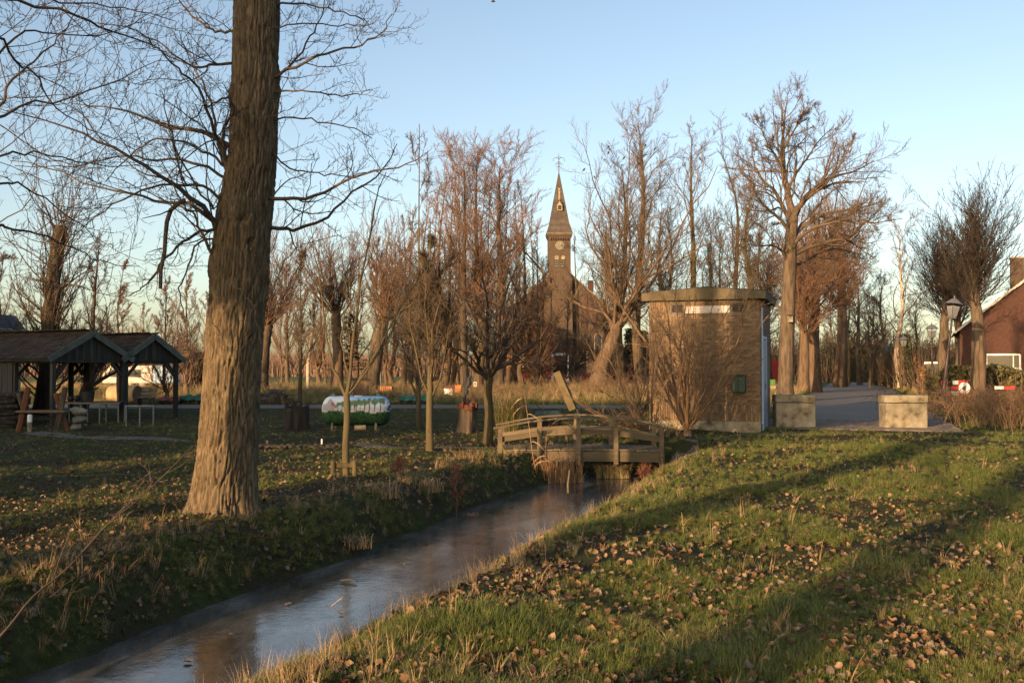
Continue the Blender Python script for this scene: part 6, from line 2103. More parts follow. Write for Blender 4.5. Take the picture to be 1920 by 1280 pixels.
def thicket():
    rg = np.random.default_rng(77)
    n = 4300
    Yv = 215 + rg.random(n) * 60
    px = -120 + rg.random(n) * 1190
    x = (px - 960) / F * Yv
    b = np.stack([x, Yv, zt(x, Yv, False) - .2], 1)
    hh_ = 3.2 + 3.4 * vnoise(x * .05, Yv * .02, seed=9) * rg.random(n) + rg.random(n) * 1.2
    top = b + np.stack([rg.normal(size=n) * .6, rg.normal(size=n) * .5, hh_], 1)
    path = np.stack([b, b * .6 + top * .4 + rg.normal(size=(n, 3)) * .2, top], 1)
    sets = [(path, np.tile([.13, .09, .04], (n, 1)), 3)]
    k = 3
    i = np.repeat(np.arange(n), k)
    f = .3 + .6 * rg.random(n * k)
    st = b[i] * (1 - f[:, None]) + top[i] * f[:, None]
    en = st + np.stack([rg.normal(size=n * k) * .6, rg.normal(size=n * k) * .5, .5 + rg.random(n * k) * 1.1], 1)
    sets.append((np.stack([st, en], 1), np.tile([.05, .03], (n * k, 1)), 3))
    o = tubes_obj('thicket', sets, M['twig_pink'], None)
    tag(o, 'far pinkish belt of bare alder scrub along the horizon beyond the field', 'thicket', kind='stuff')
thicket()
# far wooded edge behind everything on the right
def far_wood():
    rg = np.random.default_rng(78)
    n = 2600
    Yv = 140 + rg.random(n) * 50
    px = 1130 + rg.random(n) * 860
    x = (px - 960) / F * Yv
    b = np.stack([x, Yv, zt(x, Yv, False) - .2], 1)
    hh_ = 3 + 5 * vnoise(x * .08, Yv * .03, seed=11) * rg.random(n) + 1
    top = b + np.stack([rg.normal(size=n) * .6, rg.normal(size=n) * .5, hh_], 1)
    path = np.stack([b, b * .6 + top * .4 + rg.normal(size=(n, 3)) * .2, top], 1)
    sets = [(path, np.tile([.085, .06, .035], (n, 1)), 3)]
    k = 4
    i = np.repeat(np.arange(n), k)
    f = .25 + .65 * rg.random(n * k)
    st = b[i] * (1 - f[:, None]) + top[i] * f[:, None]
    en = st + np.stack([rg.normal(size=n * k) * .8, rg.normal(size=n * k) * .6, .3 + rg.random(n * k) * 1.2], 1)
    sets.append((np.stack([st, en], 1), np.tile([.05, .03], (n * k, 1)), 3))
    tag(tubes_obj('far_wood', sets, M['twig_dark'], None), 'far dark band of bare woodland behind the lane and the church', 'woodland', kind='stuff')
far_wood()

# ------------------------------------------------------------------ beyond the frame, behind the camera's left: the rest of the row plus a barn, shed and trees added for shade
def barn():  # unseen, added to keep the shelter and lawn in shade
    c, a = -27.2, -19.0
    u = Vector((math.cos(SUN_AZ), -math.sin(SUN_AZ), 0)); l = Vector((math.sin(SUN_AZ), math.cos(SUN_AZ), 0))
    p = u * c + l * a
    t = thing('shade_barn', 'long brick barn with a tiled roof added out of view to shade the lawn', 'barn', (p.x, p.y, -.2), -SUN_AZ)
    w, d, ze, zp = 20.0, 9, 5.6, 9.8
    M2 = Matrix.Rotation(PI / 2, 4, 'Z')
    MB().prism([(-d / 2, 0), (d / 2, 0), (d / 2, ze), (0, zp), (-d / 2, ze)], -w / 2, w / 2, M=M2).build('wall', M['brick_red'], t)
    for s in (-1, 1):
        MB().bar((0, s * -.0, zp + .1), (0, s * (d / 2 + .4), ze - .3), w + .6, .12).build('roof', M['roof_red'], t)
    MB().box((2, d / 2 + .03, 1.7), (3, .06, 3.4)).build('door', M['wood_grey'], t)
    for k in (-5, -2, 6):
        f = MB().box((k, d / 2 + .03, 2.4), (1.1, .06, 1.3)).build('window', M['white'], t)
        MB().box((k, d / 2 + .064, 2.4), (.9, .01, 1.1)).build('pane', M['glass_dark'], f)
barn()
def shed():  # unseen, added to shade a strip of the lawn
    c, a = -14.4, -5.0
    u = Vector((math.cos(SUN_AZ), -math.sin(SUN_AZ), 0)); l = Vector((math.sin(SUN_AZ), math.cos(SUN_AZ), 0))
    p = u * c + l * a
    t = thing('shade_shed', 'small tarred garden shed added out of the picture to shade the lawn', 'shed', (p.x, p.y, -.15), -SUN_AZ)
    MB().prism([(-1.1, 0), (1.1, 0), (1.1, 2.1), (0, 3.0), (-1.1, 2.1)], -1.4, 1.4).build('wall', M['wood_grey'], t)
    for s in (-1, 1): MB().bar((0, 0, 3.07), (s * 1.35, 0, 1.97), 3.2, .08).build('roof', M['navy_roof'], t)
    MB().box((0, -1.42, .95), (.8, .03, 1.9)).build('door', M['wood_pale'], t)
shed()
for k in range(7):  # unseen bushy trees added for dappled shade on the lawn
    c, a = -18.2 + k * .62, -9.0 - (k % 3) * 2.2
    x, y = c * math.cos(SUN_AZ) + a * math.sin(SUN_AZ), -c * math.sin(SUN_AZ) + a * math.cos(SUN_AZ)
    dup(PROTO[88][0], (x, y, zf(x, y)), k * 1.7, (6.4 + .3 * (k % 4)) / PROTO[88][1], 'bushy bare tree added out of the picture to dapple the light on the lawn', 'bare trees added to dapple the lawn')
def ivy_shade_column():
    """an unseen ivy-clad tree, added up-sun of the big poplar to shade it"""
    lx, ly = math.sin(SUN_AZ), math.cos(SUN_AZ)
    cx, cy = BX - lx * 15 + .12 * ly, BY - ly * 15 - .12 * lx
    bx, by = cx - ly * 1.7, cy + lx * 1.7
    z = zf(bx, by)
    t = thing('ivy_tree', 'ivy covered tree added out of the picture to shade the big poplar', 'tree', (bx, by, z))
    pth = resample([(0, 0, -.3), (.1, 0, 2.5), (ly * .8, -lx * .8, 4.2), (ly * 1.7, -lx * 1.7, 6.5), (ly * 1.7, -lx * 1.7, 12)], 16)
    tubes_obj('trunk', [(pth[None], np.linspace(.2, .06, 16)[None], 8)], M['bark_moss'], t)
    rg = np.random.default_rng(4)
    n = 7500
    f = rg.random(n)
    a = rg.random(n) * 2 * PI; r = np.sqrt(rg.random(n)) * (.56 + .06 * np.sin(f * 14 + a))  # crown kept narrow so its added shade falls on trunk and hut side
    c = np.stack([ly * 1.7 + np.cos(a) * r, -lx * 1.7 + np.sin(a) * r, 5.15 + f * 7.2 + rg.normal(size=n) * .25], 1)
    u = nrm(rg.normal(size=(n, 3))); w = nrm(np.cross(u, rg.normal(size=(n, 3)))); sc = .10 * (.5 + rg.random((n, 1)))
    V = np.stack([c - u * sc, c + w * sc * .7, c + u * sc, c - w * sc * .7], 1).reshape(-1, 3)
    tag(mesh_np('foliage', V, np.arange(n * 4).reshape(n, 4), ivy, parent=t), kind='stuff')
ivy_shade_column()
rp = row_poplar('poplar_tree', 'poplar of the ditch row just behind the viewer', -8.5, -3.4, 35, n1=14, r=.40)
for k, (x, y) in enumerate(((-10.5, -10.8), (-13.6, -.9))):
    dup(rp, (x, y, zf(x, y)), k * 1.3 + 1, 1.0 + .06 * k, ('poplar of the ditch row two trees behind the viewer', 'poplar added out of the picture to dim the big poplar trunk')[k], 'poplars in a row along the ditch')  # the second copy is added to dim the big poplar's upper trunk
# ------------------------------------------------------------------ grass, straw and fallen leaves
def blade_mat(name, stops, varamt=.5, rough=.6, trans=0.0):
    m, nt, b = new_mat(name)
    oi = nt.nodes.new('ShaderNodeObjectInfo'); geo = nt.nodes.new('ShaderNodeNewGeometry')
    mx = nt.nodes.new('ShaderNodeMath'); mx.operation = 'MULTIPLY_ADD'
    nt.links.new(oi.outputs['Random'], mx.inputs[0]); mx.inputs[1].default_value = .32
    m2 = nt.nodes.new('ShaderNodeMath'); m2.operation = 'MULTIPLY_ADD'; m2.inputs[1].default_value = .34
    pn = noise(nt, oi.outputs['Location'], .9, 3, .6)           # patches of greener and paler turf
    m3 = nt.nodes.new('ShaderNodeMath'); m3.operation = 'MULTIPLY_ADD'; m3.inputs[1].default_value = 1.2; m3.inputs[2].default_value = -.42
    nt.links.new(pn, m3.inputs[0]); nt.links.new(m3.outputs[0], m2.inputs[2])
    nt.links.new(geo.outputs['Random Per Island'], m2.inputs[0]); nt.links.new(m2.outputs[0], mx.inputs[2])
    col = ramp(nt, mx.outputs[0], stops)
    nt.links.new(col, b.inputs['Base Color'])
    b.inputs['Roughness'].default_value = rough
    b.inputs['Specular IOR Level'].default_value = .25
    return m
M['blade'] = blade_mat('green blades', [(.1, (.05, .07, .016)), (.4, (.082, .108, .024)), (.65, (.112, .125, .034)), (.85, (.17, .155, .06)), (1, (.25, .20, .10))])
M['straw'] = blade_mat('straw blades', [(.1, (.16, .105, .05)), (.5, (.29, .20, .105)), (.85, (.40, .30, .17))])
M['reed'] = blade_mat('reed stems', [(.1, (.19, .105, .05)), (.5, (.32, .19, .095)), (.9, (.42, .29, .16))])
def leaf_mat():
    m, nt, b = new_mat('fallen poplar leaf')
    oi = nt.nodes.new('ShaderNodeObjectInfo')
    col = ramp(nt, oi.outputs['Random'], [(0, (.035, .022, .015)), (.2, (.085, .048, .028)), (.42, (.13, .078, .043)), (.62, (.19, .122, .072)), (.8, (.255, .175, .108)), (.9, (.15, .12, .10)), (1, (.06, .048, .042))])
    v = coords(nt, (1, 1, 1)); f = noise(nt, v, 35, 4)
    col = mixc(nt, 1.0, col, ramp(nt, f, [(.3, (.7,) * 3), (.7, (1.15,) * 3)]), 'MULTIPLY')
    nt.links.new(col, b.inputs['Base Color']); b.inputs['Roughness'].default_value = .75
    b.inputs['Specular IOR Level'].default_value = .2
    bump(nt, b, f, .3, .003)
    return m
M['leaf'] = leaf_mat()

def tuft(name, n, h, w, spread, mat, seed, lean=.5, seg=3):
    rg = np.random.default_rng(seed)
    V, F4, F3 = [], [], []
    for k in range(n):
        a = rg.random() * 2 * PI; r = spread * math.sqrt(rg.random())
        o = np.array([math.cos(a) * r, math.sin(a) * r, -.015])
        az = a + rg.normal() * .9
        d = np.array([math.cos(az), math.sin(az), 0])
        sd = np.array([-d[1], d[0], 0])
        hh_ = h * (.45 + .75 * rg.random()); ln = lean * (.3 + rg.random()) * hh_
        ww = w * (.7 + .6 * rg.random())
        base = len(V)
        for s in range(seg):
            f = s / seg
            p = o + d * ln * f ** 1.8 + np.array([0, 0, hh_ * (f - .18 * f * f * lean)])
            V += [p - sd * ww * (1 - f * .55) / 2, p + sd * ww * (1 - f * .55) / 2]
        V.append(o + d * ln + np.array([0, 0, hh_ * (1 - .2 * lean)]))
        for s in range(seg - 1):
            F4.append((base + 2 * s, base + 2 * s + 1, base + 2 * s + 3, base + 2 * s + 2))
        F3.append((base + 2 * seg - 2, base + 2 * seg - 1, base + 2 * seg))
    o = mesh_np(name, V, [F4, F3], M[mat])
    return o

def leaf_mesh(name, seed, size=.075):
    rg = np.random.default_rng(seed)
    nu, nv = 7, 5
    V = []
    curl = .6 + rg.random() * 2.2; fold = (rg.random() - .35) * 1.5; tw = rg.normal() * .9
    for i in range(nu):
        u = i / (nu - 1)
        wid = max(.02, math.sin(min(1, u * .95 + .05) * PI)) ** .8 * (1.12 - .75 * u) * .62 * (1 + .10 * math.sin(u * 17 + seed))
        for j in range(nv):
            v = j / (nv - 1) * 2 - 1
            ruff = .13 * math.sin(u * 9 + v * 5 + seed) + .10 * math.sin(v * 7 + seed * 2)
            x = (u - .45); y = v * wid
            ang = (u - .45) * curl
            z = (abs(v) ** 1.5) * wid * fold * .7 + x * math.sin(ang) * .6 + ruff * abs(v) + tw * x * y
            V.append((x * math.cos(ang * .5) * size * 1.3, y * size * 1.3, z * size))
    F_ = [(i * nv + j, (i + 1) * nv + j, (i + 1) * nv + j + 1, i * nv + j + 1) for i in range(nu - 1) for j in range(nv - 1)]
    V += [(-.45 * size * 1.3, 0, 0), (-.45 * size * 1.3, .0035, 0), (-.85 * size, .012, .008)]
    n = len(V)
    return mesh_np(name, V, [F_, [(n - 3, n - 2, n - 1)]], M['leaf'], smooth=True)

def unlink(o):
    for c in list(o.users_collection): c.objects.unlink(o)
    return o

def source_collection(name, objs):
    col = bpy.data.collections.new(name)
    for k, o in enumerate(objs):
        unlink(o); o.name = f'{name}_{k:02d}'; col.objects.link(o)
    return col

def scatter(name, label, cat, pts, rot, scl, idx, col, kind='stuff'):
    me = bpy.data.meshes.new(name)
    n = len(pts)
    me.vertices.add(n); me.vertices.foreach_set('co', np.asarray(pts, np.float32).ravel())
    a = me.attributes.new('rot', 'FLOAT_VECTOR', 'POINT'); a.data.foreach_set('vector', np.asarray(rot, np.float32).ravel())
    a = me.attributes.new('scl', 'FLOAT', 'POINT'); a.data.foreach_set('value', np.asarray(scl, np.float32))
    a = me.attributes.new('idx', 'INT', 'POINT'); a.data.foreach_set('value', np.asarray(idx, np.int32))
    me.update()
    o = link(name, me)
    tag(o, label, cat, kind=kind)
    ng = bpy.data.node_groups.new('scatter_' + name, 'GeometryNodeTree')
    ng.interface.new_socket('Geometry', in_out='INPUT', socket_type='NodeSocketGeometry')
    ng.interface.new_socket('Geometry', in_out='OUTPUT', socket_type='NodeSocketGeometry')
    N = ng.nodes
    gi = N.new('NodeGroupInput'); go = N.new('NodeGroupOutput')
    iop = N.new('GeometryNodeInstanceOnPoints')
    ci = N.new('GeometryNodeCollectionInfo'); ci.inputs[0].default_value = col
    ci.inputs['Separate Children'].default_value = True; ci.inputs['Reset Children'].default_value = True
    iop.inputs['Pick Instance'].default_value = True
    def attr(nm, typ):
        q = N.new('GeometryNodeInputNamedAttribute'); q.data_type = typ; q.inputs[0].default_value = nm
        return q.outputs[0]
    L = ng.links
    L.new(gi.outputs[0], iop.inputs['Points']); L.new(ci.outputs[0], iop.inputs['Instance'])
    L.new(attr('rot', 'FLOAT_VECTOR'), iop.inputs['Rotation']); L.new(attr('scl', 'FLOAT'), iop.inputs['Scale']); L.new(attr('idx', 'INT'), iop.inputs['Instance Index'])
    L.new(iop.outputs[0], go.inputs[0])
    md = o.modifiers.new('scatter', 'NODES'); md.node_group = ng
    return o

green_src = source_collection('tuft_source', [tuft('t', 34, .085, .0052, .055, 'blade', 1), tuft('t', 30, .12, .0050, .05, 'blade', 2, .6), tuft('t', 40, .065, .0058, .07, 'blade', 3, .8), tuft('t', 26, .15, .0050, .04, 'blade', 4, .7), tuft('t', 34, .10, .0055, .065, 'blade', 5, 1.0)])
straw_src = source_collection('straw_source', [tuft('s', 22, .20, .0045, .05, 'straw', 11, .9), tuft('s', 18, .28, .0042, .045, 'straw', 12, .8), tuft('s', 26, .14, .005, .06, 'straw', 13, 1.1), tuft('s', 12, .34, .004, .04, 'straw', 14, .6)])
leaf_objs = [leaf_mesh('l', k) for k in range(9)]
leaf_meshes = [o.data for o in leaf_objs]
leaf_src = source_collection('leaf_source', leaf_objs)

def slope_rot(x, y, yaw, k=1.0):
    e = .06
    zx = (zt(x + e, y, False) - zt(x - e, y, False)) / (2 * e)
    zy = (zt(x, y + e, False) - zt(x, y - e, False)) / (2 * e)
    # tilt about world axes, then yaw kept small-angle
    rx = np.arctan(zy) * k; ry = -np.arctan(zx) * k
    c, s = np.cos(yaw), np.sin(yaw)
    return np.stack([rx * c + ry * s, -rx * s + ry * c, yaw], 1)

def path_mask(x, y):
    def near(pts, w):
        best = np.full(x.shape, 9e9)
        for (a, b) in zip(pts[:-1], pts[1:]):
            ax, ay = a; bx, by = b
            t = np.clip(((x - ax) * (bx - ax) + (y - ay) * (by - ay)) / ((bx - ax) ** 2 + (by - ay) ** 2), 0, 1)
            best = np.minimum(best, np.hypot(x - ax - t * (bx - ax), y - ay - t * (by - ay)))
        return best < w
    hut_c = np.array([HX, HY])
    hx = (x - HX) * math.cos(R(19)) - (y - HY) * math.sin(R(19)); hy = (x - HX) * math.sin(R(19)) + (y - HY) * math.cos(R(19))
    hut = (hx < .05) & (hx > -HW - .05) & (hy > -.03) & (hy < HD)
    return near(gp, .30) | near(gp2, .28) | (lane_mask(x, y, -.15) > .5) | hut

def field_points(n, y0, y1, power, rg, margin=.6):
    Y = (y0 ** (1 - power) + rg.random(n) * (y1 ** (1 - power) - y0 ** (1 - power))) ** (1 / (1 - power)) if power != 1 else y0 * (y1 / y0) ** rg.random(n)
    x = (rg.random(n) * 2 - 1) * (.525 * Y + margin)
    return x, Y

def bare(x, y):
    """bare muddy and leafy patches in the turf, 0..1"""
    return sstep(.54, .70, vnoise(x * .8 + 5, y * .8, seed=41) * .62 + vnoise(x * 2.1, y * 2.1, seed=42) * .38)

def make_grass():
    rg = np.random.default_rng(10)
    x, y = field_points(92000, 2.6, 40, 1.15, rg)
    z = zt(x, y)
    d, s = ditch_coords(x, y)
    ok = (z > WATER_Z + .05) & ~path_mask(x, y)
    ok &= rg.random(len(x)) > bare(x, y) * .93
    lawn = (d < -1.6)
    ok &= ~(lawn & (rg.random(len(x)) < .35 + .25 * vnoise(x * .5, y * .5, seed=44)))
    x, y, z, d = x[ok], y[ok], z[ok], d[ok]
    sc = (.34 + .62 * vnoise(x * 1.6, y * 1.6, seed=43) ** 1.6) * (.8 + .4 * rg.random(len(x))) * (1 + .018 * np.maximum(y - 6, 0))
    sc = np.where(d < -1.5, sc * .72, sc)
    idx = rg.integers(0, 5, len(x))
    rot = slope_rot(x, y, rg.random(len(x)) * 6.28, .6)
    scatter('grass', 'short green winter grass covering both banks and the lawn', 'grass', np.stack([x, y, z], 1), rot, sc, idx, green_src)
    # straw: along the lips of the banks, by the ditch end and on the field edge
    x, y = field_points(30000, 3.0, 30, 1.05, rg)
    z = zt(x, y); d, s = ditch_coords(x, y)
    lip = .45 * np.exp(-((d - 1.9) / .5) ** 2) + .75 * np.exp(-((d + 1.35) / .5) ** 2) + .025 + .05 * (vnoise(x * .9, y * .9, seed=46) > .62)
    ok = (rg.random(len(x)) < lip * .8) & (z > WATER_Z + .06) & ~path_mask(x, y) & (s < 17)
    x, y, z = x[ok], y[ok], z[ok]
    sc = .30 + .50 * rg.random(len(x))
    P1 = np.stack([x, y, z], 1); S1 = sc
    x, y = field_points(15000, 44.4, 72, 1.3, rg)
    z = zt(x, y); ok = (lane_mask(x, y, .1) < .5)
    ok &= rg.random(len(x)) < .35 + .65 * vnoise(x * .4, y * .4, seed=47)
    x, y, z = x[ok], y[ok], z[ok]
    P2 = np.stack([x, y, z], 1); S2 = 1.1 + 1.2 * rg.random(len(x))
    Pt = np.concatenate([P1, P2]); Sc = np.concatenate([S1, S2])
    rot = np.stack([rg.normal(size=len(Pt)) * .15, rg.normal(size=len(Pt)) * .15, rg.random(len(Pt)) * 6.28], 1)
    scatter('dry_grass', 'pale dry grass tufts along the ditch banks and the sunlit field edge', 'dry grass', Pt, rot, Sc, rg.integers(0, 4, len(Pt)), straw_src)
    x, y = field_points(20000, 43.9, 80, 1.3, rg)
    ok = (lane_mask(x, y, .05) < .5)
    x, y = x[ok], y[ok]; z = zt(x, y)
    rot = np.stack([0 * x, 0 * x, rg.random(len(x)) * 6.28], 1)
    scatter('field_grass', 'coarse field grass beyond the cross road', 'grass', np.stack([x, y, z], 1), rot, 1.6 + 1.2 * rg.random(len(x)), rg.integers(0, 5, len(x)), green_src)
make_grass()

def make_leaves():
    rg = np.random.default_rng(20)
    x, y = field_points(40000, 2.7, 34, 1.1, rg)
    z = zt(x, y); d, s = ditch_coords(x, y)
    near_poplar = np.exp(-(((x - BX + .8) / 4.0) ** 2 + ((y - BY + .6) / 3.6) ** 2))
    dens = .40 + .24 * bare(x, y) + .42 * near_poplar + .25 * np.exp(-((d - 1.7) / .6) ** 2)
    dens = dens * (.5 + vnoise(x * 1.7, y * 1.7, seed=48))
    dens = np.where(d < -1.6, dens * 1.0 + .16, np.where(d < 0, dens * .8, dens))
    ok = (rg.random(len(x)) < dens) & (z > WATER_Z + .04) & ~(lane_mask(x, y, -.3) > .5)
    x, y, z = x[ok], y[ok], z[ok]
    n = len(x)
    yaw = rg.random(n) * 6.28
    tilt = rg.normal(size=(n, 2)) * .5
    sc = .28 + .42 * rg.random(n) ** 1.8
    idx = rg.integers(0, 9, n)
    up = .012 + .03 * rg.random(n) * (1 - bare(x, y))
    base_rot = slope_rot(x, y, yaw, 1.0)
    base_rot[:, :2] += tilt
    pos = np.stack([x, y, z + up], 1)
    # picture size of each leaf: the largest that show become single objects
    vis = (np.abs(x / y) < .512) & (CAM_Z - pos[:, 2] < y * .345)
    size = np.where(vis, sc / np.hypot(y, CAM_Z - pos[:, 2]), 0)
    order = np.argsort(-size)
    big = order[:290]
    m = np.ones(n, bool); m[big] = False
    scatter('leaf_litter', 'brown fallen poplar leaves strewn over the grass and banks', 'fallen leaves', pos[m], base_rot[m], sc[m], idx[m], leaf_src)
    for k in big:
        o = bpy.data.objects.new('fallen_leaf', leaf_meshes[idx[k]])
        C.objects.link(o)
        o.location = pos[k]; o.rotation_euler = base_rot[k]; o.scale = (sc[k],) * 3
        px_, py_, dd = x[k], y[k], d[k]
        place = 'on the lip of the ditch' if dd < 2.2 else ('in a bare muddy patch' if bare(px_, py_) > .35 else 'among the grass blades')
        if dd < -.5: place = 'on the far bank'
        kind = 'large' if sc[k] > .52 else ('medium sized' if sc[k] > .40 else 'small')
        shape = ('flattish', 'cupped', 'rolled', 'twisted', 'folded', 'crumpled', 'curled', 'wavy', 'buckled')[idx[k]]
        tag(o, f'{kind} {shape} brown poplar leaf lying {place}', 'leaf', f'{kind} {shape} leaves {place}')
make_leaves()

# ------------------------------------------------------------------ reeds, sedge, dead stems
def ribbon_clump(rg, n, base, h, lean, w, spread, droop=.6, seg=6):
    V, F4, F3 = [], [], []
    for k in range(n):
        a = rg.random() * 2 * PI; r = math.sqrt(rg.random())
        o = np.array([base[0] + math.cos(a) * r * spread[0], base[1] + math.sin(a) * r * spread[1], base[2]])
        az = rg.random() * 2 * PI
        d = np.array([math.cos(az), math.sin(az), 0]); sd = np.array([-d[1], d[0], 0])
        hh_ = h * (.5 + .6 * rg.random()); ln = lean * hh_ * (.2 + rg.random()); ww = w * (.6 + .8 * rg.random())
        b0 = len(V)
        for s in range(seg):
            f = s / seg
            p = o + d * ln * f ** 2 + np.array([0, 0, hh_ * (f - droop * f ** 3 * .5)])
            V += [p - sd * ww * (1 - f * .6) / 2, p + sd * ww * (1 - f * .6) / 2]
        V.append(o + d * ln + np.array([0, 0, hh_ * (1 - droop * .5)]))
        for s in range(seg - 1): F4.append((b0 + 2 * s, b0 + 2 * s + 1, b0 + 2 * s + 3, b0 + 2 * s + 2))
        F3.append((b0 + 2 * seg - 2, b0 + 2 * seg - 1, b0 + 2 * seg))
    return V, F4, F3

def clump_thing(name, label, cat, x, y, n, h, lean, w, spread, mat, seed, z=None, droop=.6, extra=()):
    g = zf(x, y) if z is None else z
    t = thing(name, label, cat, (x, y, g))
    rg = np.random.default_rng(seed)
    V, F4, F3 = ribbon_clump(rg, n, (0, 0, -.04), h, lean, w, spread, droop)
    tag(mesh_np('blades', V, [F4, F3], M[mat], parent=t), kind='stuff')
    for (nn, hh_, ln, ww, mt) in extra:
        V, F4, F3 = ribbon_clump(rg, nn, (0, 0, -.04), hh_, ln, ww, spread, droop)
        tag(mesh_np('stalks', V, [F4, F3], M[mt], parent=t), kind='stuff')
    return t
clump_thing('reed_bed', 'brown dead reeds standing in the ditch under the front of the bridge', 'reeds', X(1040, 20.2), 20.2, 420, .85, .35, .014, (.62, .28), 'reed', 1, z=WATER_Z - .05, extra=((120, .55, .6, .012, 'straw'),))
clump_thing('sedge_clump', 'sunlit yellow sedge overhanging the ditch end under the bridge', 'sedge', X(1150, 20.9), 20.9, 520, .58, .8, .012, (.36, .2), 'straw', 2, z=WATER_Z + .05, droop=1.2, extra=((240, .55, .8, .012, 'blade'),))
clump_thing('ornamental_grass', 'big fountain of olive ornamental grass between the mossy young tree and the tarpaulin stump', 'ornamental grass', X(955, 26.2), 26.2, 700, 1.35, .55, .010, (.36, .3), 'blade', 3, droop=.5, extra=((380, 1.5, .45, .009, 'straw'),))
clump_thing('sedge_tuft', 'small rusty tuft of sedge frozen into the ditch ice', 'sedge', X(886, 15.6), 15.6, 90, .20, .9, .008, (.10, .08), 'reed', 4, z=WATER_Z - .02, droop=1.0)
for k, (px, Y, n, h, mt) in enumerate(((715, 14.2, 150, .42, 'straw'), (660, 12.4, 160, .30, 'reed'), (745, 12.9, 110, .30, 'straw'), (842, 17.4, 130, .40, 'straw'), (800, 15.6, 130, .42, 'straw'), (880, 19.2, 130, .45, 'straw'))):
    clump_thing('grass_tussock', ('bleached tussock behind the red dock on the far bank', 'rust coloured flattened tussock on the bank between poplar and ditch', 'pale tussock drooping over the far bank edge', 'straw tussock on the far bank near the bridge', 'straw tussock beside the red dock stem', 'straw tussock at the foot of the mossy young tree')[k], 'tussock', X(px, Y), Y, n, h, .9, .009, (.28, .18), mt, 20 + k, droop=1.1)

def reed_stem(px, Y, label, seed, mat='reed', r=.007, leaves=5):
    """px: polyline in the picture; a tall stem with long hanging leaves"""
    c = [P(a, b, Y) for a, b in px]
    t = thing('tall_reed', label, 'reed', tuple(c[0]), 0, 'tall reeds standing before the bridge')
    path = resample([tuple(q - c[0]) for q in c], 14)
    tubes_obj('stem', [(path[None], np.linspace(r, r * .5, 14)[None], 6)], M[mat], t)
    rg = np.random.default_rng(seed)
    for k in range(leaves):
        f = .35 + .6 * rg.random(); i = int(f * 13)
        o = path[i]
        s = rg.choice([-1, 1])
        V = []
        n = 7
        for q in range(n):
            g = q / (n - 1)
            p = o + np.array([s * g * .28, rg.normal() * .01, .06 * g - .30 * g * g]) * (.8 + .5 * rg.random() * 0 + .3)
            w = .010 * math.sin(PI * min(.98, g * .9 + .1))
            V += [p - np.array([0, .3, 1]) * w, p + np.array([0, .3, 1]) * w]
        F_ = [(2 * q, 2 * q + 1, 2 * q + 3, 2 * q + 2) for q in range(n - 1)]
        mesh_np('leaf', V, F_, M[mat], parent=t)
reed_stem([(1010, 905), (1000, 860), (992, 800), (985, 750), (978, 700)], 19.9, 'tallest reed stem crossing the bridge railing, with hanging leaves', 1)
reed_stem([(1058, 905), (1064, 860), (1062, 810), (1052, 780)], 19.8, 'bent reed stem before the middle bridge post', 2, leaves=4)
reed_stem([(1030, 905), (1022, 870), (1024, 830), (1030, 795)], 20.0, 'short reed stem between the two left bridge posts', 3, leaves=4)

def dock(px, py, Y, top, label, seed):
    x = X(px, Y); g = zf(x, Y)
    t = thing('dock_plant', label, 'dead plant', (x, Y, g))
    h = Z(top, Y) - g
    path = resample([(0, 0, -.05), (.02, 0, h * .4), (.0, 0, h * .7), (.03, 0, h)], 10)
    lv = crown_levels(seed, path, np.linspace(.008, .004, 10), [dict(n=16, t=(.15, 1), a=(38, 14), len=.38, fall=.4, r=.7, rmin=.004, s=4, g=.4, w=.3, k=3), dict(n=8, t=(.2, 1), a=(45, 15), len=.3, r=.8, rmin=.004, s=3, w=.3, k=3)])
    m = surf('rust red dead stem', [(.3, (.11, .045, .028)), (.7, (.19, .085, .05))], 8, bmp=0)
    tubes_obj('stem', [(path[None], np.linspace(.009, .005, 10)[None], 5)], m, t)
    tubes_obj('seed_head', [(p, r, k) for p, r, rt, k in lv], m, t)
dock(748, 900, 15.4, 868, 'rust red dead dock on the far bank, taller of two', 1)
dock(855, 905, 15.5, 880, 'small rust red dead dock near the ditch edge', 2)
dock(1205, 900, 16.5, 885, 'low rust red dead stem on the near bank before the bridge', 3)

# dead stalks at the near bank's lip
def stalks():
    rg = np.random.default_rng(3)
    sets = [((558, 1190), (572, 1142)), ((552, 1188), (562, 1160)), ((540, 1200), (545, 1170)), ((600, 1185), (618, 1140), (642, 1120)), ((480, 1278), (478, 1218)), ((488, 1278), (486, 1228)), ((410, 1275), (440, 1235)), ((655, 1170), (652, 1130)), ((705, 1150), (712, 1120)), ((840, 1060), (822, 1060 - 34)), ((893, 1040), (889, 1015)), ((1000, 985), (985, 960)), ((1065, 905), (1068, 880)), ((962, 1012), (955, 990)), ((1282, 1000), (1278, 960)), ((930, 1045), (925, 1015)), ((770, 1110), (764, 1085))]
    for k, px in enumerate(sets):
        # stand on the near bank's lip
        bx, by = px[0]
        Yb = 4.0
        for Yt in np.arange(4.0, 20, .05):
            q = P(bx, by, Yt)
            if q.z <= zf(q.x, Yt) + .005: Yb = Yt; break
        c = [P(a, b, Yb) for a, b in px]
        pts = [c[0] - Vector((0, 0, .04))] + c
        o = tubes_obj('dead_stalk', [(resample([tuple(q) for q in pts], 8)[None], np.linspace(.0048, .0028, 8)[None], 5)], M['straw'], None)
        tag(o, 'single bleached dead stalk sticking up from the near ditch bank', 'stalk', 'dead stalks along the near ditch bank')
stalks()

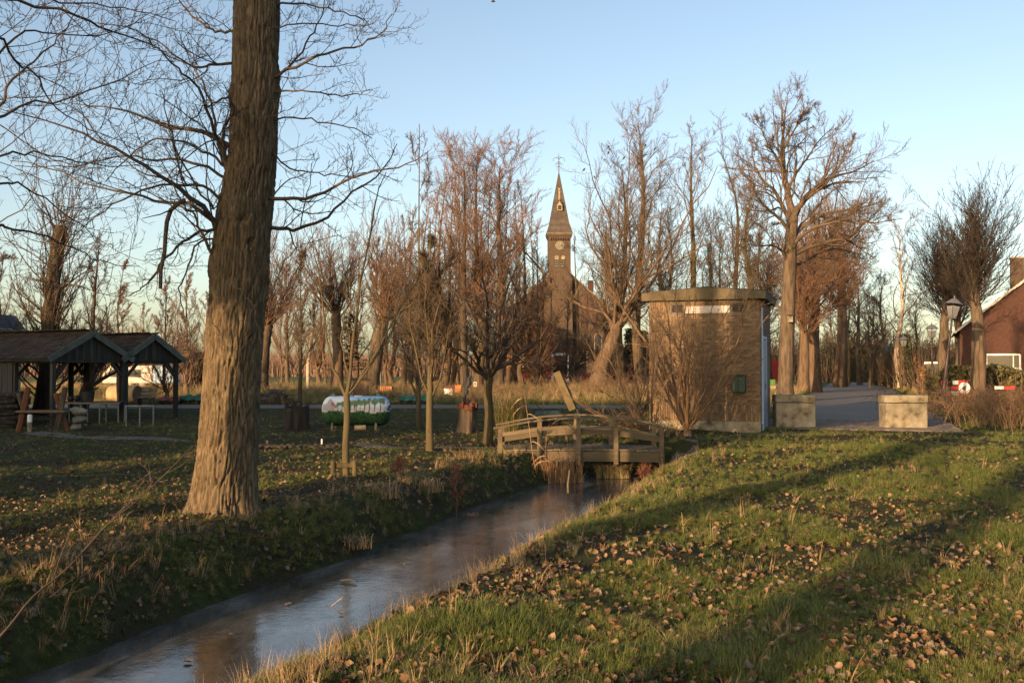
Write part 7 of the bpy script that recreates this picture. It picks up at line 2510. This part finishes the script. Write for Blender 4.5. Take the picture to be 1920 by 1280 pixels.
# the long bent shoot across the left foreground
def long_shoot():
    c = [P(-330, 1480, 6.3)]
    px = [(-120, 1300), (0, 1192), (60, 1120), (126, 1065), (200, 985), (260, 935), (310, 888), (362, 835)]
    Ys = np.linspace(6.5, 8.4, len(px))
    pts = [P(a, b, y) for (a, b), y in zip(px, Ys)]
    b0 = pts[0].copy(); b0.x -= 1.0; b0.y -= .2; b0.z = zf(b0.x, b0.y) - .05
    t = thing('bent_shoot', 'long thin bare shoot bending across the dark bank at the lower left', 'branch', tuple(b0))
    path = resample([tuple(p - b0) for p in [b0] + pts], 30)
    lv = crown_levels(5, path, np.linspace(.016, .005, 30), [dict(n=9, t=(.25, .95), a=(24, 10), len=.20, fall=.3, r=.5, rmin=.0035, s=6, g=-.25, w=.3, k=4), dict(n=2, t=(.3, .9), a=(30, 10), len=.4, r=.6, rmin=.003, s=4, w=.3, k=3)])
    tubes_obj('stem', [(path[None], np.linspace(.011, .003, 30)[None], 7)], M['twig'], t)
    tubes_obj('side_shoot', [(p, r * .8, k) for p, r, rt, k in lv], M['twig'], t)
long_shoot()

# bramble and dead growth at the right edge, beside the lane
def scrub(name, label, px, Y, n, L, seed, mat, spread):
    x = X(px, Y); g = zf(x, Y)
    t = thing(name, label, 'scrub', (x, Y, g))
    rg = np.random.default_rng(seed)
    b = np.stack([rg.normal(size=n) * spread[0], rg.normal(size=n) * spread[1], np.full(n, -.05)], 1)
    az = rg.random(n) * 2 * PI
    l = L * (.5 + .7 * rg.random(n))
    d = np.stack([np.cos(az), np.sin(az) * .7, np.zeros(n)], 1)
    f = np.linspace(0, 1, 8)
    path = b[:, None, :] + d[:, None, :] * (l * .75)[:, None, None] * (f[None, :, None] ** 1.2) + np.array([0, 0, 1.]) * (l * .62)[:, None, None] * np.sin(f * 2.3)[None, :, None]
    path += np.cumsum(rg.normal(size=path.shape) * .02, axis=1)
    rad = np.tile(np.linspace(.008, .004, 8), (n, 1))
    p2, r2, _ = grow_level(rg, path, rad, np.arange(n), dict(n=6, t=(.2, 1), a=(45, 15), len=.28, r=.7, rmin=.004, s=4, g=.1, w=.4, k=3))
    tag(tubes_obj('canes', [(path, rad, 4), (p2, r2, 3)], M[mat], t), kind='stuff')
    nl = n * 10
    i = rg.integers(0, n, nl); j = rg.integers(2, 8, nl)
    c = path[i, j] + rg.normal(size=(nl, 3)) * .05
    a = nrm(rg.normal(size=(nl, 3))); bb = nrm(np.cross(a, rg.normal(size=(nl, 3)))); sc = .022 * (.5 + rg.random((nl, 1)))
    V = np.stack([c - a * sc, c + bb * sc * .6, c + a * sc, c - bb * sc * .6], 1).reshape(-1, 3)
    tag(mesh_np('dead_leaves', V, np.arange(nl * 4).reshape(nl, 4), brownleaf, parent=t), kind='stuff')
scrub('bramble_scrub', 'tangled tan bramble at the right picture edge before the red house', 1892, 27.5, 150, 1.5, 1, 'twig_tan', (.9, .7))
scrub('bramble_scrub', 'dark bramble tangle behind the right concrete block and the tilted lamp', 1812, 31, 130, 1.1, 2, 'twig', (1.0, .8))
scrub('bramble_scrub', 'low brown weeds round the foot of the ivy-dark linden', 1850, 37, 130, 1.3, 3, 'twig', (1.6, .8))
scrub('weed_patch', 'dry weeds at the foot of the brick hut beside the orange shrub', 1205, 23.6, 60, .7, 4, 'twig_tan', (.5, .3))
scrub('weed_patch', 'dead weeds on the rise in front of the church', 1145, 50, 140, 1.4, 5, 'twig_tan', (2.6, 1.2))
scrub('weed_patch', 'dead weeds round the stacked boxes and the field trees', 905, 47, 110, 1.1, 6, 'twig_tan', (1.6, .8))

# bits on the ice
def ice_bit(px, py, s, label, mat):
    for Yt in np.arange(5, 20, .02):
        q = P(px, py, Yt)
        if q.z <= WATER_Z + .012: break
    o = bpy.data.objects.new('floating_leaf' if mat == 'leaf' else 'floating_twig', None)
    bpy.data.objects.remove(o)
    if mat == 'leaf':
        o = bpy.data.objects.new('floating_leaf', leaf_meshes[int(px) % 9]); C.objects.link(o); o.scale = (s, s, s * .5); o.rotation_euler = (0, 0, px)
    else:
        o = MB().tube([(-.10, 0, .01), (0, .015, .02), (.09, -.01, .015)], [.012, .018, .010], 7).build('floating_twig', M['black_wood']); o.scale = (s, s, s); o.rotation_euler = (0, 0, -.2)
    o.location = (q.x, q.y, WATER_Z + .012)
    tag(o, label, 'leaf' if mat == 'leaf' else 'twig')
ice_bit(655, 1091, 1.0, 'small black twig lying on the ice in mid ditch', 'twig')
ice_bit(540, 1131, .8, 'brown leaf frozen on the ice below the black twig', 'leaf')
ice_bit(755, 1058, .8, 'brown leaf frozen on the ice near the far bank', 'leaf')
ice_bit(430, 1190, .7, 'brown leaf frozen on the ice in the reflection of the big poplar', 'leaf')
ice_bit(352, 1240, .8, 'brown leaf frozen on the ice in the lowest part of the ditch in view', 'leaf')
ice_bit(640, 1150, .6, 'brown leaf frozen on the ice close to the near bank stalks', 'leaf')
ice_bit(800, 1020, .6, 'brown leaf frozen on the ice at the middle bend of the ditch', 'leaf')
ice_bit(960, 950, .7, 'brown leaf frozen on the ice nearest the reeds', 'leaf')

# ------------------------------------------------------------------ birds
def bird(px, py, Y, label, s=.10, fly=False, group='small birds perched in the church trees'):
    p = P(px, py, Y)
    t = thing('bird', label, 'bird', tuple(p), 0 if fly else px % 3, group)
    MB().lathe([(.01, -1.3 * s), (.25 * s, -1.1 * s), (.5 * s, -.4 * s), (.55 * s, 0), (.42 * s, .45 * s), (.30 * s, .62 * s), (.34 * s, .85 * s), (.22 * s, 1.05 * s), (.02, 1.12 * s)], n=10,
               M=Matrix.Rotation(PI / 2 if fly else .75, 4, 'Y')).build('body', M['black'], t, smooth=True)
    if fly:
        for sd in (-1, 1):
            MB().add([(-.5 * s, 0, .1 * s), (.4 * s, 0, .1 * s), (.3 * s, sd * 1.2 * s, .8 * s), (-.1 * s, sd * 2.4 * s, .5 * s), (-.6 * s, sd * 1.1 * s, .7 * s)], [(0, 1, 2, 3, 4)]).build('wing', M['black'], t)
    else:
        MB().add([(-.9 * s, -.2 * s, -.7 * s), (-.9 * s, .2 * s, -.7 * s), (-1.7 * s, .25 * s, -1.5 * s), (-1.7 * s, -.25 * s, -1.5 * s)], [(0, 1, 2, 3)]).build('tail', M['black'], t)
lab = ['small black bird highest on the left side of the tallest tree', 'small black bird just under the highest one in the tallest tree', 'small black bird near the middle of the tallest tree crown', 'small black bird right of the middle of the tallest tree crown', 'small black bird alone in the narrow tree above the hut', 'small black bird on an outer twig of the leaning willow', 'small black bird low on the outer twigs of the leaning willow', 'small black bird lower in the middle of the tallest tree']
for (px, py, Y), l in zip(((1141, 275, 62), (1141, 286, 62), (1210, 273, 61), (1228, 279, 61), (1313, 298, 60), (1095, 318, 60), (1115, 332, 60), (1170, 296, 61.5)), lab):
    bird(px, py, Y, l)
bird(925, 3, 70, 'single black bird flying at the very top of the sky', .13, True, 'flying bird')
